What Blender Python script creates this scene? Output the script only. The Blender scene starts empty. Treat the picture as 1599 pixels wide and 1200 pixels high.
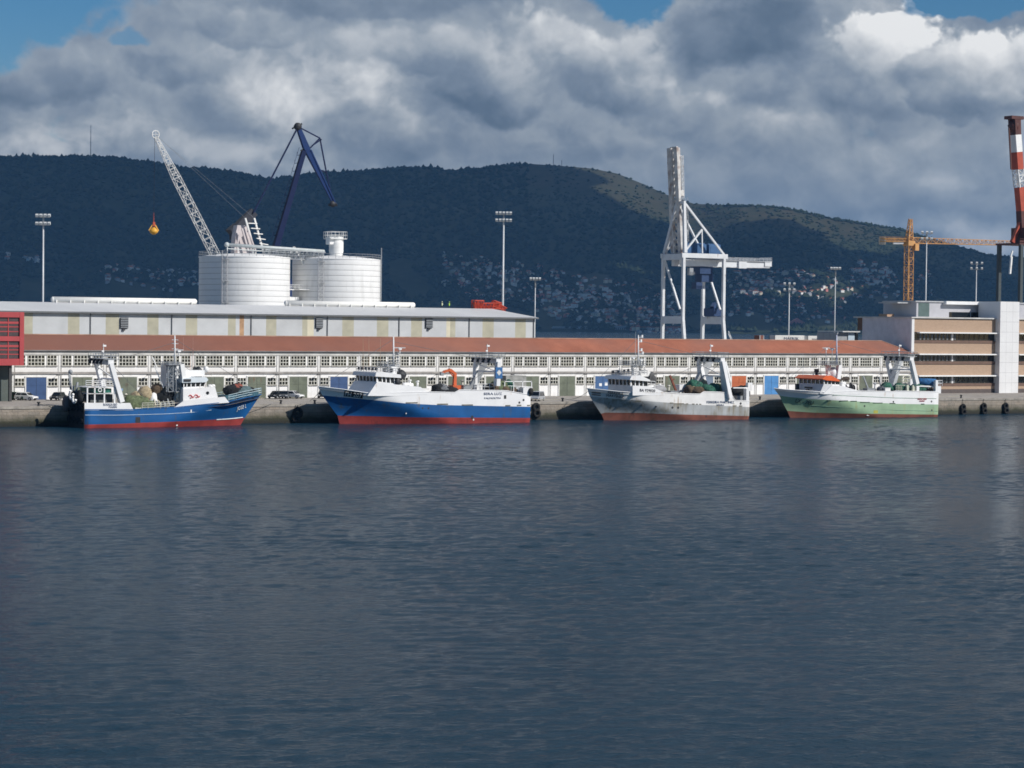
import bpy, bmesh, math, random
import numpy as np
from mathutils import Vector, Matrix, noise
random.seed(7)
S = bpy.context.scene
COL = S.collection

# ------------------------------------------------------------------ survey
# The quay runs along world X, the land lies towards +Y, water level is z = 0.
F_PX, YH, ROLL, VPD, SC, WL = 3600.0, 505.0, .0115, 6150.0, 8.2, 656.6
PITCH, YAW = math.atan((600 - YH) / F_PX), math.atan(F_PX / VPD)
FH = Vector((math.sin(YAW), math.cos(YAW), 0)); RH = Vector((math.cos(YAW), -math.sin(YAW), 0)); UP = Vector((0, 0, 1))
FW = FH * math.cos(PITCH) - UP * math.sin(PITCH); U1 = UP * math.cos(PITCH) + FH * math.sin(PITCH)
RR = RH * math.cos(ROLL) + U1 * math.sin(ROLL); UR = U1 * math.cos(ROLL) - RH * math.sin(ROLL)
CAM = -FH * (F_PX / SC); CAM.z = (WL - YH) / SC
def ray(px, py): return FW + RR * ((px - 799.5) / F_PX) + UR * ((600 - py) / F_PX)
def onY(px, py, Y):
    d = ray(px, py); return CAM + d * ((Y - CAM.y) / d.y)
def onX(px, py, X):
    d = ray(px, py); return CAM + d * ((X - CAM.x) / d.x)
def onZ(px, py, Z):
    d = ray(px, py); return CAM + d * ((Z - CAM.z) / d.z)
def xz(pts, Y):
    return [(p.x, p.z) for p in (onY(a, b, Y) for a, b in pts)]
QZ = 3.45        # quay level
SHY = 31.0       # front of the long shed

# ------------------------------------------------------------------ materials
def new_mat(name):
    m = bpy.data.materials.new(name); m.use_nodes = True
    nt = m.node_tree; b = nt.nodes['Principled BSDF']; return m, nt, b
def N(nt, t, **kw):
    n = nt.nodes.new(t)
    for k, v in kw.items(): setattr(n, k, v)
    return n
def lk(nt, a, b): nt.links.new(a, b)
def ramp(nt, fac, stops, interp='LINEAR'):
    r = N(nt, 'ShaderNodeValToRGB'); r.color_ramp.interpolation = interp
    e = r.color_ramp.elements
    while len(e) < len(stops): e.new(.5)
    for el, (p, c) in zip(e, stops): el.position = p; el.color = (*c, 1) if len(c) == 3 else c
    lk(nt, fac, r.inputs[0]); return r.outputs[0]
def mixc(nt, fac, a, b, mode='MIX'):
    m = N(nt, 'ShaderNodeMix', data_type='RGBA', blend_type=mode)
    for s, v in ((m.inputs[0], fac), (m.inputs[6], a), (m.inputs[7], b)):
        if hasattr(v, 'links') or hasattr(v, 'is_linked'): lk(nt, v, s)
        elif isinstance(v, (int, float)): s.default_value = v
        else: s.default_value = (*v, 1)
    return m.outputs[2]
def noi(nt, vec, scale, detail=4, rough=.55, dist=0, stretch=None, norm=True):
    if stretch:
        mp = N(nt, 'ShaderNodeMapping'); mp.inputs['Scale'].default_value = stretch
        lk(nt, vec, mp.inputs[0]); vec = mp.outputs[0]
    n = N(nt, 'ShaderNodeTexNoise'); n.inputs['Scale'].default_value = scale
    n.inputs['Detail'].default_value = detail; n.inputs['Roughness'].default_value = rough
    n.inputs['Distortion'].default_value = dist
    lk(nt, vec, n.inputs['Vector']); return n.outputs['Fac']
def pos(nt):
    return N(nt, 'ShaderNodeNewGeometry').outputs['Position']
MATS = {}
def M(name, col, rough=.6, var=.18, scale=1.2, metal=0, rust=0, rustcol=(.16, .06, .025), streak=(1.6, 1.6, .12), bump=0, spec=.4):
    """Painted or plain surface with mottled tone; rust > 0 adds run-down stains in vertical streaks."""
    if name in MATS: return MATS[name]
    m, nt, b = new_mat(name); P = pos(nt)
    c2 = tuple(max(0, x * (1 - var)) for x in col); c1 = tuple(min(1, x * (1 + var * .5)) for x in col)
    c = mixc(nt, ramp(nt, noi(nt, P, scale), [(.3, (0, 0, 0)), (.7, (1, 1, 1))]), c2, c1)
    if rust:
        s = noi(nt, P, 1.0, 5, .65, 0, streak)
        s2 = noi(nt, P, .35, 3)
        mu = N(nt, 'ShaderNodeMath', operation='MULTIPLY'); lk(nt, s, mu.inputs[0]); lk(nt, s2, mu.inputs[1])
        c = mixc(nt, ramp(nt, mu.outputs[0], [(.36 - .1 * rust, (0, 0, 0)), (.46 - .06 * rust, (.75, .75, .75))]), c, rustcol)
    lk(nt, c, b.inputs['Base Color']); b.inputs['Roughness'].default_value = rough; b.inputs['Metallic'].default_value = metal
    b.inputs['Specular IOR Level'].default_value = spec
    if bump:
        bp = N(nt, 'ShaderNodeBump'); bp.inputs['Strength'].default_value = bump; bp.inputs['Distance'].default_value = .1
        lk(nt, noi(nt, P, scale * 6, 6), bp.inputs['Height']); lk(nt, bp.outputs[0], b.inputs['Normal'])
    MATS[name] = m; return m

# ------------------------------------------------------------------ mesh builder
ORG = {}
class MB:
    def __init__(s): s.v = []; s.f = []; s.m = []; s.sm = []
    def add(s, vs, fs, mi=0, smooth=False):
        o = len(s.v); s.v += [tuple(v) for v in vs]
        for f in fs: s.f.append(tuple(o + i for i in f)); s.m.append(mi); s.sm.append(smooth)
    def box(s, x0, x1, y0, y1, z0, z1, mi=0):
        s.add([(x, y, z) for x in (x0, x1) for y in (y0, y1) for z in (z0, z1)],
              [(0, 1, 3, 2), (4, 6, 7, 5), (0, 4, 5, 1), (2, 3, 7, 6), (0, 2, 6, 4), (1, 5, 7, 3)], mi)
    def frame(s, p, q):
        p, q = Vector(p), Vector(q); d = q - p
        z = d.normalized(); a = Vector((0, 0, 1)) if abs(z.z) < .95 else Vector((0, 1, 0))
        x = a.cross(z).normalized(); y = z.cross(x); return p, q, x, y
    def bar(s, p, q, w, h=None, mi=0, w2=None, h2=None):
        h = h or w; w2 = w2 or w; h2 = h2 or h
        p, q, x, y = s.frame(p, q)
        vs = [p + x * a * w / 2 + y * b * h / 2 for a, b in ((-1, -1), (1, -1), (1, 1), (-1, 1))] + \
             [q + x * a * w2 / 2 + y * b * h2 / 2 for a, b in ((-1, -1), (1, -1), (1, 1), (-1, 1))]
        s.add(vs, [(3, 2, 1, 0), (4, 5, 6, 7), (0, 1, 5, 4), (1, 2, 6, 5), (2, 3, 7, 6), (3, 0, 4, 7)], mi)
    def tube(s, p, q, r, r2=None, n=6, mi=0):
        r2 = r if r2 is None else r2
        p, q, x, y = s.frame(p, q)
        cs = [(math.cos(2 * math.pi * i / n), math.sin(2 * math.pi * i / n)) for i in range(n)]
        vs = [p + (x * a + y * b) * r for a, b in cs] + [q + (x * a + y * b) * r2 for a, b in cs]
        o = len(s.v); s.v += [tuple(v) for v in vs]
        for i in range(n):
            j = (i + 1) % n; s.f.append((o + i, o + j, o + n + j, o + n + i)); s.m.append(mi); s.sm.append(n > 6)
        s.f.append(tuple(o + i for i in reversed(range(n)))); s.m.append(mi); s.sm.append(False)
        s.f.append(tuple(o + n + i for i in range(n))); s.m.append(mi); s.sm.append(False)
    def poly(s, pts, r, n=5, mi=0):
        for a, b in zip(pts, pts[1:]): s.tube(a, b, r, None, n, mi)
    def prism(s, pts, y0, y1, mi=0, pts2=None):
        n = len(pts); pts2 = pts2 or pts
        vs = [(x, y0, z) for x, z in pts] + [(x, y1, z) for x, z in pts2]
        s.add(vs, [tuple(range(n)), tuple(reversed(range(n, 2 * n)))] +
              [(i, n + i, n + (i + 1) % n, (i + 1) % n) for i in range(n)], mi)
    def slab(s, pts, z0, z1, mi=0):
        n = len(pts)
        vs = [(x, y, z0) for x, y in pts] + [(x, y, z1) for x, y in pts]
        s.add(vs, [tuple(reversed(range(n))), tuple(range(n, 2 * n))] +
              [(i, (i + 1) % n, n + (i + 1) % n, n + i) for i in range(n)], mi)
    def lathe(s, cx, cy, prof, n=32, mi=0, smooth=True):
        vs = [(cx + r * math.cos(2 * math.pi * i / n), cy + r * math.sin(2 * math.pi * i / n), z) for r, z in prof for i in range(n)]
        fs = []
        for k in range(len(prof) - 1):
            for i in range(n):
                j = (i + 1) % n; fs.append((k * n + i, k * n + j, (k + 1) * n + j, (k + 1) * n + i))
        s.add(vs, fs, mi, smooth)
        s.add([vs[i] for i in range(n)], [tuple(reversed(range(n)))], mi)
        s.add(vs[-n:], [tuple(range(n))], mi)
    def blob(s, c, rx, ry, rz, seed=0, amp=.25, nu=12, nv=8, mi=0, f=1.3, smooth=True, fine=0):
        vs = []; c = Vector(c)
        for j in range(nv + 1):
            th = math.pi * j / nv
            for i in range(nu):
                ph = 2 * math.pi * i / nu
                d = Vector((math.sin(th) * math.cos(ph), math.sin(th) * math.sin(ph), math.cos(th)))
                k = 1 + amp * noise.noise(d * f + Vector((seed * 3.1, seed * 1.7, 0)) ) + fine * noise.noise(d * f * 4 + Vector((0, seed * 2.3, 5)))
                vs.append((c.x + d.x * rx * k, c.y + d.y * ry * k, c.z + d.z * rz * k))
        fs = [(j * nu + i, (j + 1) * nu + i, (j + 1) * nu + (i + 1) % nu, j * nu + (i + 1) % nu) for j in range(nv) for i in range(nu)]
        s.add(vs, fs, mi, smooth)
    def truss(s, p, q, w, h, n, r, mi=0, w2=None, h2=None, tri=False):
        w2 = w2 or w; h2 = h2 or h
        p, q, x, y = s.frame(p, q)
        def ring(t):
            c = p.lerp(q, t); a = (w + (w2 - w) * t) / 2; b = (h + (h2 - h) * t) / 2
            if tri: return [c - x * a - y * b, c + x * a - y * b, c + y * b]
            return [c - x * a - y * b, c + x * a - y * b, c + x * a + y * b, c - x * a + y * b]
        R = [ring(i / n) for i in range(n + 1)]; k = len(R[0])
        for j in range(k):
            s.tube(R[0][j], R[n][j], r * 1.5, None, 5, mi)
            for i in range(n):
                a, b = (j, (j + 1) % k) if i % 2 else ((j + 1) % k, j)
                s.tube(R[i][a], R[i + 1][b], r, None, 4, mi)
                s.tube(R[i][j], R[i][(j + 1) % k], r, None, 4, mi)
    def rail(s, pts, h=1.0, r=.035, step=1.6, rows=2, mi=0):
        for a, b in zip(pts, pts[1:]):
            a, b = Vector(a), Vector(b); n = max(1, round((b - a).length / step))
            for i in range(n + 1):
                c = a.lerp(b, i / n); s.tube(c, c + UP * h, r, None, 4, mi)
            for k in range(rows):
                z = UP * h * (k + 1) / rows; s.tube(a + z, b + z, r, None, 4, mi)
    def build(s, name, mats, parent=None, at=None):
        if not isinstance(mats, (list, tuple)): mats = [mats]
        if parent is not None: o0 = ORG[parent.name]
        elif at is not None: o0 = Vector(at)
        else:
            a = np.array(s.v); lo, hi = a.min(0), a.max(0); o0 = Vector(((lo[0] + hi[0]) / 2, (lo[1] + hi[1]) / 2, lo[2]))
        me = bpy.data.meshes.new(name)
        me.from_pydata([(x - o0.x, y - o0.y, z - o0.z) for x, y, z in s.v], [], s.f)
        for m in mats: me.materials.append(m)
        me.polygons.foreach_set('material_index', s.m); me.polygons.foreach_set('use_smooth', s.sm)
        bm = bmesh.new(); bm.from_mesh(me); bmesh.ops.recalc_face_normals(bm, faces=bm.faces); bm.to_mesh(me); bm.free()
        me.update()
        o = bpy.data.objects.new(name, me); COL.objects.link(o)
        if parent is not None: o.parent = parent
        else: o.location = o0
        ORG[o.name] = o0
        return o
def tag(o, label=None, cat=None, group=None, kind=None):
    if label: o['label'] = label
    if cat: o['category'] = cat
    if group: o['group'] = group
    if kind: o['kind'] = kind
    return o
def thing(name, label, cat, loc=(0, 0, 0), group=None):
    o = bpy.data.objects.new(name, None); COL.objects.link(o); o.empty_display_size = .5
    o.location = loc; ORG[o.name] = Vector(loc); return tag(o, label, cat, group)
def structure(o): o['kind'] = 'structure'; return o
KIDS = {}
def dup(o, parent=None, loc=None, rotz=None, label=None):
    c = o.copy(); COL.objects.link(c)
    if parent is not None: c.parent = parent
    if loc is not None: c.location = loc
    if rotz is not None: c.rotation_euler = (0, 0, rotz)
    if label: c['label'] = label
    for ch in [x for x in bpy.data.objects if x.parent == o]: dup(ch, c)
    return c
def text(s, p, h, mat, parent, w=None, tilt=0, rot=None, ext=.03, name='lettering'):
    """Lettering as a flat mesh standing on a surface that faces the water (-Y); p is its lower left corner."""
    cu = bpy.data.curves.new(name, 'FONT'); cu.body = s; cu.size = h * 1.38; cu.extrude = ext; cu.resolution_u = 2
    o = bpy.data.objects.new(name, cu); me = bpy.data.meshes.new_from_object(o)
    bpy.data.objects.remove(o); me.name = name; me.materials.clear(); me.materials.append(mat)
    xs = [v.co.x for v in me.vertices]; k = (w / (max(xs) - min(xs))) if w else 1
    for v in me.vertices: v.co.x = (v.co.x - min(xs)) * k
    o = bpy.data.objects.new(name, me); COL.objects.link(o); o.parent = parent
    o.location = Vector(p) - ORG[parent.name]
    o.rotation_euler = rot or (math.radians(90), -tilt, 0)
    return o
# ------------------------------------------------------------------ camera, sun, sky
cd = bpy.data.cameras.new('camera'); co = bpy.data.objects.new('camera', cd); COL.objects.link(co)
cd.sensor_width = 36; cd.lens = F_PX / 1599 * 36; cd.clip_start = 1; cd.clip_end = 40000
co.matrix_world = Matrix.Translation(CAM) @ Matrix((RR, UR, -FW)).transposed().to_4x4()
S.camera = co
S.view_settings.view_transform = 'Standard'; S.view_settings.look = 'None'
S.view_settings.exposure = 0.0; S.view_settings.gamma = 1
S.cycles.filter_width = 1.65; S.cycles.max_bounces = 6; S.cycles.volume_bounces = 0; S.cycles.transparent_max_bounces = 6
SUN_EL, SUN_AZ = math.radians(36), math.atan2(.56, -.83)     # azimuth measured from +Y towards +X
sdir = Vector((math.sin(SUN_AZ) * math.cos(SUN_EL), math.cos(SUN_AZ) * math.cos(SUN_EL), math.sin(SUN_EL)))
sl = bpy.data.lights.new('sun', 'SUN'); sl.energy = 4.5; sl.angle = math.radians(.53); sl.color = (1, .955, .89)
so = bpy.data.objects.new('sun', sl); COL.objects.link(so); so.location = (60, -160, 180)
so.rotation_euler = sdir.to_track_quat('Z', 'Y').to_euler()

W = bpy.data.worlds.new('World'); S.world = W; W.use_nodes = True
nt = W.node_tree; nt.nodes.clear()
def mth(op, a, b=None, c=None, clamp=False):
    n = N(nt, 'ShaderNodeMath', operation=op); n.use_clamp = clamp
    for i, v in enumerate((a, b, c)):
        if v is None: continue
        if isinstance(v, (int, float)): n.inputs[i].default_value = v
        else: lk(nt, v, n.inputs[i])
    return n.outputs[0]
def vm(op, a, b):
    n = N(nt, 'ShaderNodeVectorMath', operation=op)
    for i, v in enumerate((a, b)):
        if isinstance(v, (tuple, Vector)): n.inputs[i].default_value = tuple(v)
        else: lk(nt, v, n.inputs[i])
    return n.outputs['Value'] if op == 'DOT_PRODUCT' else n.outputs['Vector']
def sstep(x, a, b):
    n = N(nt, 'ShaderNodeMapRange', interpolation_type='SMOOTHSTEP')
    lk(nt, x, n.inputs[0]); n.inputs[1].default_value = a; n.inputs[2].default_value = b; return n.outputs[0]
out = N(nt, 'ShaderNodeOutputWorld')
sky = N(nt, 'ShaderNodeTexSky', sky_type='NISHITA'); sky.sun_disc = False
sky.sun_elevation = SUN_EL; sky.sun_rotation = SUN_AZ; sky.ozone_density = 1.6; sky.air_density = .8; sky.dust_density = .4
bg = N(nt, 'ShaderNodeBackground'); bg.inputs[1].default_value = .07
hs = N(nt, 'ShaderNodeHueSaturation'); hs.inputs['Saturation'].default_value = 1.5; lk(nt, sky.outputs[0], hs.inputs['Color'])
lk(nt, hs.outputs[0], bg.inputs[0])
D = N(nt, 'ShaderNodeTexCoord').outputs['Generated']
xr, yf, zz = vm('DOT_PRODUCT', D, RH), vm('DOT_PRODUCT', D, FH), vm('DOT_PRODUCT', D, UP)
yc = mth('MAXIMUM', yf, .08)
u0, v0 = mth('DIVIDE', xr, yc), mth('DIVIDE', zz, yc)
front = sstep(yf, .2, .6)
# cloud space: seamless over the whole dome, flattened a little
cmb = N(nt, 'ShaderNodeCombineXYZ'); lk(nt, xr, cmb.inputs[0]); lk(nt, yf, cmb.inputs[1]); lk(nt, mth('MULTIPLY', zz, 1.15), cmb.inputs[2])
Q = cmb.outputs[0]; RELK = 1.0
def cn(vec, scale, det, rough, dist=0, typ='FBM', lac=2.1):
    n = N(nt, 'ShaderNodeTexNoise', noise_type=typ); n.inputs['Scale'].default_value = scale; n.inputs['Detail'].default_value = det
    n.inputs['Roughness'].default_value = rough; n.inputs['Distortion'].default_value = dist; n.inputs['Lacunarity'].default_value = lac
    lk(nt, vec, n.inputs['Vector']); return n
def vscale(v, k):
    n = N(nt, 'ShaderNodeVectorMath', operation='SCALE'); lk(nt, v, n.inputs[0]); n.inputs[3].default_value = k; return n.outputs[0]
wv = vscale(vm('SUBTRACT', cn(Q, 12, 2, .5).outputs['Color'], (.5, .5, .5)), .03)
wv2 = vscale(vm('SUBTRACT', cn(Q, 55, 3, .55).outputs['Color'], (.5, .5, .5)), .009)
Qw = vm('ADD', vm('ADD', Q, wv), wv2)
def puff(vec, scale, det=2):
    v = N(nt, 'ShaderNodeTexVoronoi', feature='F1'); v.inputs['Scale'].default_value = scale; pass
    v.inputs['Detail'].default_value = det; v.inputs['Roughness'].default_value = .42; v.inputs['Lacunarity'].default_value = 2.3
    lk(nt, vec, v.inputs['Vector']); return mth('SUBTRACT', .75, v.outputs['Distance'])
def field(vec):
    return mth('ADD', mth('MULTIPLY', cn(vec, 14, 6, .5).outputs['Fac'], .55), mth('MULTIPLY', puff(vec, 21, 3), .45))
f1 = field(Qw); f2 = field(vm('ADD', Qw, (.0050, .0005, .0085)))
rel = mth('MULTIPLY', mth('SUBTRACT', f1, f2), RELK)          # lit on the sun's side, shaded below
fineA = cn(Qw, 34, 6, .56).outputs['Fac']; fineB = cn(vm('ADD', Qw, (.0022, 0, .0042)), 34, 6, .56).outputs['Fac']
rel = mth('ADD', rel, mth('MULTIPLY', mth('SUBTRACT', fineA, fineB), .35))
edge = mth('ADD', mth('MULTIPLY', mth('SUBTRACT', fineA, .5), .9), mth('MULTIPLY', mth('SUBTRACT', f1, .24), 1.3))
w3 = N(nt, 'ShaderNodeSeparateXYZ'); lk(nt, vscale(vm('SUBTRACT', cn(Q, 26, 4, .55).outputs['Color'], (.5, .5, .5)), .034), w3.inputs[0])
uw, vw = mth('ADD', u0, w3.outputs[0]), mth('ADD', v0, w3.outputs[2])
def body(px, py, a, b):
    """one cloud of the deck: inside-ness d and position across it, from the direction it lies in"""
    du = mth('MULTIPLY_ADD', uw, F_PX / a, -(px - 799.5) / a); dv = mth('MULTIPLY_ADD', vw, F_PX / b, -(YH - py) / b)
    r = mth('SQRT', mth('ADD', mth('MULTIPLY', du, du), mth('MULTIPLY', dv, dv)))
    return mth('ADD', mth('SUBTRACT', 1.0, r), edge), du, dv
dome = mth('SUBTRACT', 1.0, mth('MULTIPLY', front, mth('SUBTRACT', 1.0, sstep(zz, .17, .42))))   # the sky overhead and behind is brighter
L = mth('ADD', .51, mth('MULTIPLY', mth('SUBTRACT', cn(Qw, 9, 3, .5).outputs['Fac'], .5), .4))
L = mth('ADD', L, mth('MULTIPLY', rel, .8))
CL = [  # px, py, half width, half height, tone, rise, run, softness, relief
    (470, 150, 190, 95, .62, .02, .0, 1.0, .8), (120, 215, 260, 50, .62, .0, .0, .9, .7), (330, 240, 330, 45, .57, .0, .0, .9, .6), (480, 150, 100, 62, .74, .08, .0, 1.2, 1.2),
    (85, 135, 150, 45, .36, .10, .05, .55, .8), (255, 112, 120, 36, .38, .08, .05, .6, .8), (600, 215, 190, 55, .42, .14, -.04, .5, 1.0), (950, 225, 260, 60, .46, .10, .0, .8, .9), (1260, 215, 230, 60, .47, .12, .03, .8, .9),
    (640, 72, 200, 40, .54, .06, .0, .8, .8), (560, 4, 330, 34, .34, -.02, .0, .55, .7), (370, 45, 140, 30, .44, .10, .0, .5, .8), (640, 102, 62, 24, .40, .10, .0, .45, .7), (850, 85, 120, 80, .52, .20, .05, .4, 1.0),
    (755, 140, 105, 62, .36, .16, .10, .35, 1.0), (965, 115, 105, 80, .48, .20, .06, .4, 1.0), (1065, 165, 120, 60, .46, .16, .05, .45, 1.0), (1150, 55, 165, 85, .27, .03, .0, .5, .8), (1190, 130, 90, 55, .36, .08, .0, .5, .9),
    (1330, 130, 130, 85, .46, .14, .06, .4, 1.0), (1385, 45, 105, 58, .78, .22, .08, .22, .9), (1520, 105, 140, 88, .56, .30, .16, .22, 1.0), (1440, 345, 330, 55, .34, .06, .0, .8, .6), (1180, 290, 240, 45, .39, .06, .0, .8, .6), (1480, 352, 180, 40, .60, .0, .0, 1.6, .3)]
holes = None
for px, py, a, b, tn, ry, rx, so, rk in CL:
    d, du, dv = body(px, py, a, b)
    al = mth('MULTIPLY', sstep(d, -.02, so * .8), front)
    sh = mth('ADD', mth('MULTIPLY_ADD', dv, ry * 1.35, (tn - .45) * 1.3 + .50), mth('MULTIPLY_ADD', du, rx * 1.35, mth('MULTIPLY', rel, rk)))
    m_ = N(nt, 'ShaderNodeMix', data_type='FLOAT'); lk(nt, al, m_.inputs[0]); lk(nt, L, m_.inputs[2]); lk(nt, sh, m_.inputs[3]); L = m_.outputs[0]
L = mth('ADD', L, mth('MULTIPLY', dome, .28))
cover = None
for px, py, a, b, k in ((40, 5, 230, 92, 1.0), (205, 70, 60, 26, .7), (975, 2, 75, 38, 1.0), (1540, -14, 150, 34, 1.2), (1450, -10, 60, 24, .8)):
    d, du, dv = body(px, py, a, b); h_ = mth('MULTIPLY', mth('MULTIPLY', sstep(d, -.02, .3), front), k); cover = h_ if cover is None else mth('MAXIMUM', cover, h_)
alpha = mth('SUBTRACT', sstep(mth('ADD', f1, mth('MULTIPLY', front, .5)), .36, .5), cover, None, True)
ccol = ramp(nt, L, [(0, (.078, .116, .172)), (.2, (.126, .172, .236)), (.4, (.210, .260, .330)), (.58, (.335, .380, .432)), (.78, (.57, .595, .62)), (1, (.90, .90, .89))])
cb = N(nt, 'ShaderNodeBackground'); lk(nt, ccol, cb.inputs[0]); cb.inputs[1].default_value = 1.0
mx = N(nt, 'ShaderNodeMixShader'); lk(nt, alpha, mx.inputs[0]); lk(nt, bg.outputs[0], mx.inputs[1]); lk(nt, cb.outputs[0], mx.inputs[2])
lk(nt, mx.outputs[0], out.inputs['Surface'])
W.cycles.sampling_method = 'MANUAL'; W.cycles.sample_map_resolution = 512

# ------------------------------------------------------------------ water
WAVE = .5
m, nt, b = new_mat('harbour water'); P = pos(nt)
b.inputs['Base Color'].default_value = (.008, .033, .058, 1); b.inputs['Specular IOR Level'].default_value = .034; b.inputs['Roughness'].default_value = .10; b.inputs['IOR'].default_value = 1.333
def dotp(v):
    n = N(nt, 'ShaderNodeVectorMath', operation='DOT_PRODUCT'); lk(nt, P, n.inputs[0]); n.inputs[1].default_value = tuple(v); return n.outputs['Value']
cw = Vector((RH.x, RH.y, 0)); cw.rotate(Matrix.Rotation(math.radians(14), 3, 'Z')); dw = Vector((-cw.y, cw.x, 0))
cx = N(nt, 'ShaderNodeCombineXYZ'); lk(nt, dotp(cw), cx.inputs[0]); lk(nt, dotp(dw), cx.inputs[1]); PW = cx.outputs[0]
def wl_(scale, det, st, amp, dist=.4):
    return mth('MULTIPLY', noi(nt, PW, scale, det, .5, dist, st), amp)
h = mth('ADD', wl_(2.4, 3, (.8, 1, 1), .17), wl_(7, 3, (.9, 1, 1), .07))
patch = ramp(nt, noi(nt, P, .012, 3, .5), [(.35, (.55, .55, .55)), (.65, (1, 1, 1))])
bp = N(nt, 'ShaderNodeBump'); bp.inputs['Distance'].default_value = 1.0; lk(nt, patch, bp.inputs['Strength']); lk(nt, h, bp.inputs['Height']); lk(nt, bp.outputs[0], b.inputs['Normal'])
MWATER = m
# open water as a sheet of real waves in front of the quay, carried on by a flat sheet to the far shore
wr = np.random.default_rng(11)
dd = np.concatenate([np.arange(70, 150, .27), np.arange(150, 300, .38), np.arange(300, 560, .6)]); nr = 420
tt = np.linspace(-1, 1, nr); DDg, TT = np.meshgrid(dd, tt, indexing='ij'); RRg = TT * (DDg * .25 + 26)
Xg = CAM.x + FH.x * DDg + RH.x * RRg; Yg = CAM.y + FH.y * DDg + RH.y * RRg; Zg = np.zeros_like(Xg)
w0 = math.atan2(FH.y, FH.x) + math.radians(14)
env = np.zeros_like(Xg)
for i in range(5): a_ = wr.uniform(0, 6.28); env += np.sin(Xg * math.cos(a_) * .06 + Yg * math.sin(a_) * .06 + wr.uniform(0, 6.28))
env = 1 + .16 * env
for i in range(64):
    lam = .8 * (3.4 / .8) ** wr.random() if i < 58 else wr.uniform(4, 8); k_ = 2 * math.pi / lam; a_ = w0 + wr.normal(0, .5)
    amp = .0205 * lam / 2 / math.pi * (1.0 if lam < 3 else 3 / lam)
    ph = k_ * (Xg * math.cos(a_) + Yg * math.sin(a_)) + wr.uniform(0, 6.28); Zg += amp * (np.sin(ph) + .25 * np.sin(2 * ph + .6))
Zg = Zg * env * WAVE
nd = len(dd); ids = np.arange(nd * nr).reshape(nd, nr)
quads = np.stack([ids[:-1, :-1], ids[:-1, 1:], ids[1:, 1:], ids[1:, :-1]], -1).reshape(-1, 4)
vs = np.stack([Xg, Yg, Zg], -1).reshape(-1, 3); o_ = len(vs)
vs = np.concatenate([vs, np.array([(-9000, -1600, -.45), (14000, -1600, -.45), (14000, 13000, -.45), (-9000, 13000, -.45)])])
me = bpy.data.meshes.new('water'); me.from_pydata(vs.tolist(), [], quads.tolist() + [(o_, o_ + 1, o_ + 2, o_ + 3)])
me.polygons.foreach_set('use_smooth', [True] * len(me.polygons)); me.materials.append(m); me.update()
o = bpy.data.objects.new('water', me); COL.objects.link(o); structure(o)

# ------------------------------------------------------------------ quay and yard
m, nt, b = new_mat('quay stone'); P = pos(nt)
c = mixc(nt, noi(nt, P, .9, 6), (.20, .17, .14), (.40, .36, .31))
br = N(nt, 'ShaderNodeTexBrick'); br.inputs['Scale'].default_value = 1; br.inputs['Brick Width'].default_value = 1.9; br.inputs['Row Height'].default_value = .62; br.inputs['Mortar Size'].default_value = .035
br.inputs['Color1'].default_value = (.9, .9, .9, 1); br.inputs['Color2'].default_value = (1.1, 1.05, 1, 1); br.inputs['Mortar'].default_value = (.6, .58, .55, 1)
sw = N(nt, 'ShaderNodeSeparateXYZ'); lk(nt, P, sw.inputs[0]); cb2 = N(nt, 'ShaderNodeCombineXYZ'); lk(nt, sw.outputs[0], cb2.inputs[0]); lk(nt, sw.outputs[2], cb2.inputs[1]); lk(nt, cb2.outputs[0], br.inputs['Vector'])
c = mixc(nt, 1, c, br.outputs['Color'], 'MULTIPLY')
hz = mth('ADD', sw.outputs[2], mth('MULTIPLY', mth('SUBTRACT', noi(nt, P, .5, 5), .5), 1.6))
c = mixc(nt, ramp(nt, mth('DIVIDE', hz, 3.4), [(.22, (1, 1, 1)), (.68, (0, 0, 0))]), c, (.045, .047, .024))
c = mixc(nt, ramp(nt, mth('DIVIDE', sw.outputs[2], 3.4), [(.06, (1, 1, 1)), (.32, (0, 0, 0))]), c, (.018, .018, .014))
lk(nt, c, b.inputs['Base Color']); b.inputs['Roughness'].default_value = .85
bp = N(nt, 'ShaderNodeBump'); bp.inputs['Strength'].default_value = .8; bp.inputs['Distance'].default_value = .12; lk(nt, noi(nt, P, 2.5, 6), bp.inputs['Height']); lk(nt, bp.outputs[0], b.inputs['Normal'])
MSTONE = m
m, nt, b = new_mat('apron concrete'); P = pos(nt)
c = mixc(nt, noi(nt, P, .25, 6, .6), (.26, .235, .205), (.42, .39, .35))
c = mixc(nt, ramp(nt, noi(nt, P, .9, 4, .6, 1, (.25, 1, 1)), [(.55, (0, 0, 0)), (.66, (1, 1, 1))]), c, (.18, .15, .125))
lk(nt, c, b.inputs['Base Color']); b.inputs['Roughness'].default_value = .9
MAPRON = m
q = MB(); q.box(-420, 900, 0, 30, -4, QZ - .45); structure(q.build('quay_wall', MSTONE, at=(0, 0, -4)))
q = MB(); q.box(-420, 900, -.12, 1.1, QZ - .45, QZ); structure(q.build('quay_kerb', M('coping stone', (.36, .33, .29), .85, .35, .8, bump=.4), at=(0, 0, QZ)))
q = MB(); q.add([(-420, 1.1, QZ - .02), (900, 1.1, QZ - .02), (900, 640, QZ - .02), (-420, 640, QZ - .02)], [(0, 1, 2, 3)]); structure(q.build('quay', MAPRON, at=(0, 0, QZ)))
q = MB(); q.box(-420, 900, 30, 640, -4, QZ - .5); structure(q.build('ground', MAPRON, at=(0, 300, 0)))

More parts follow.
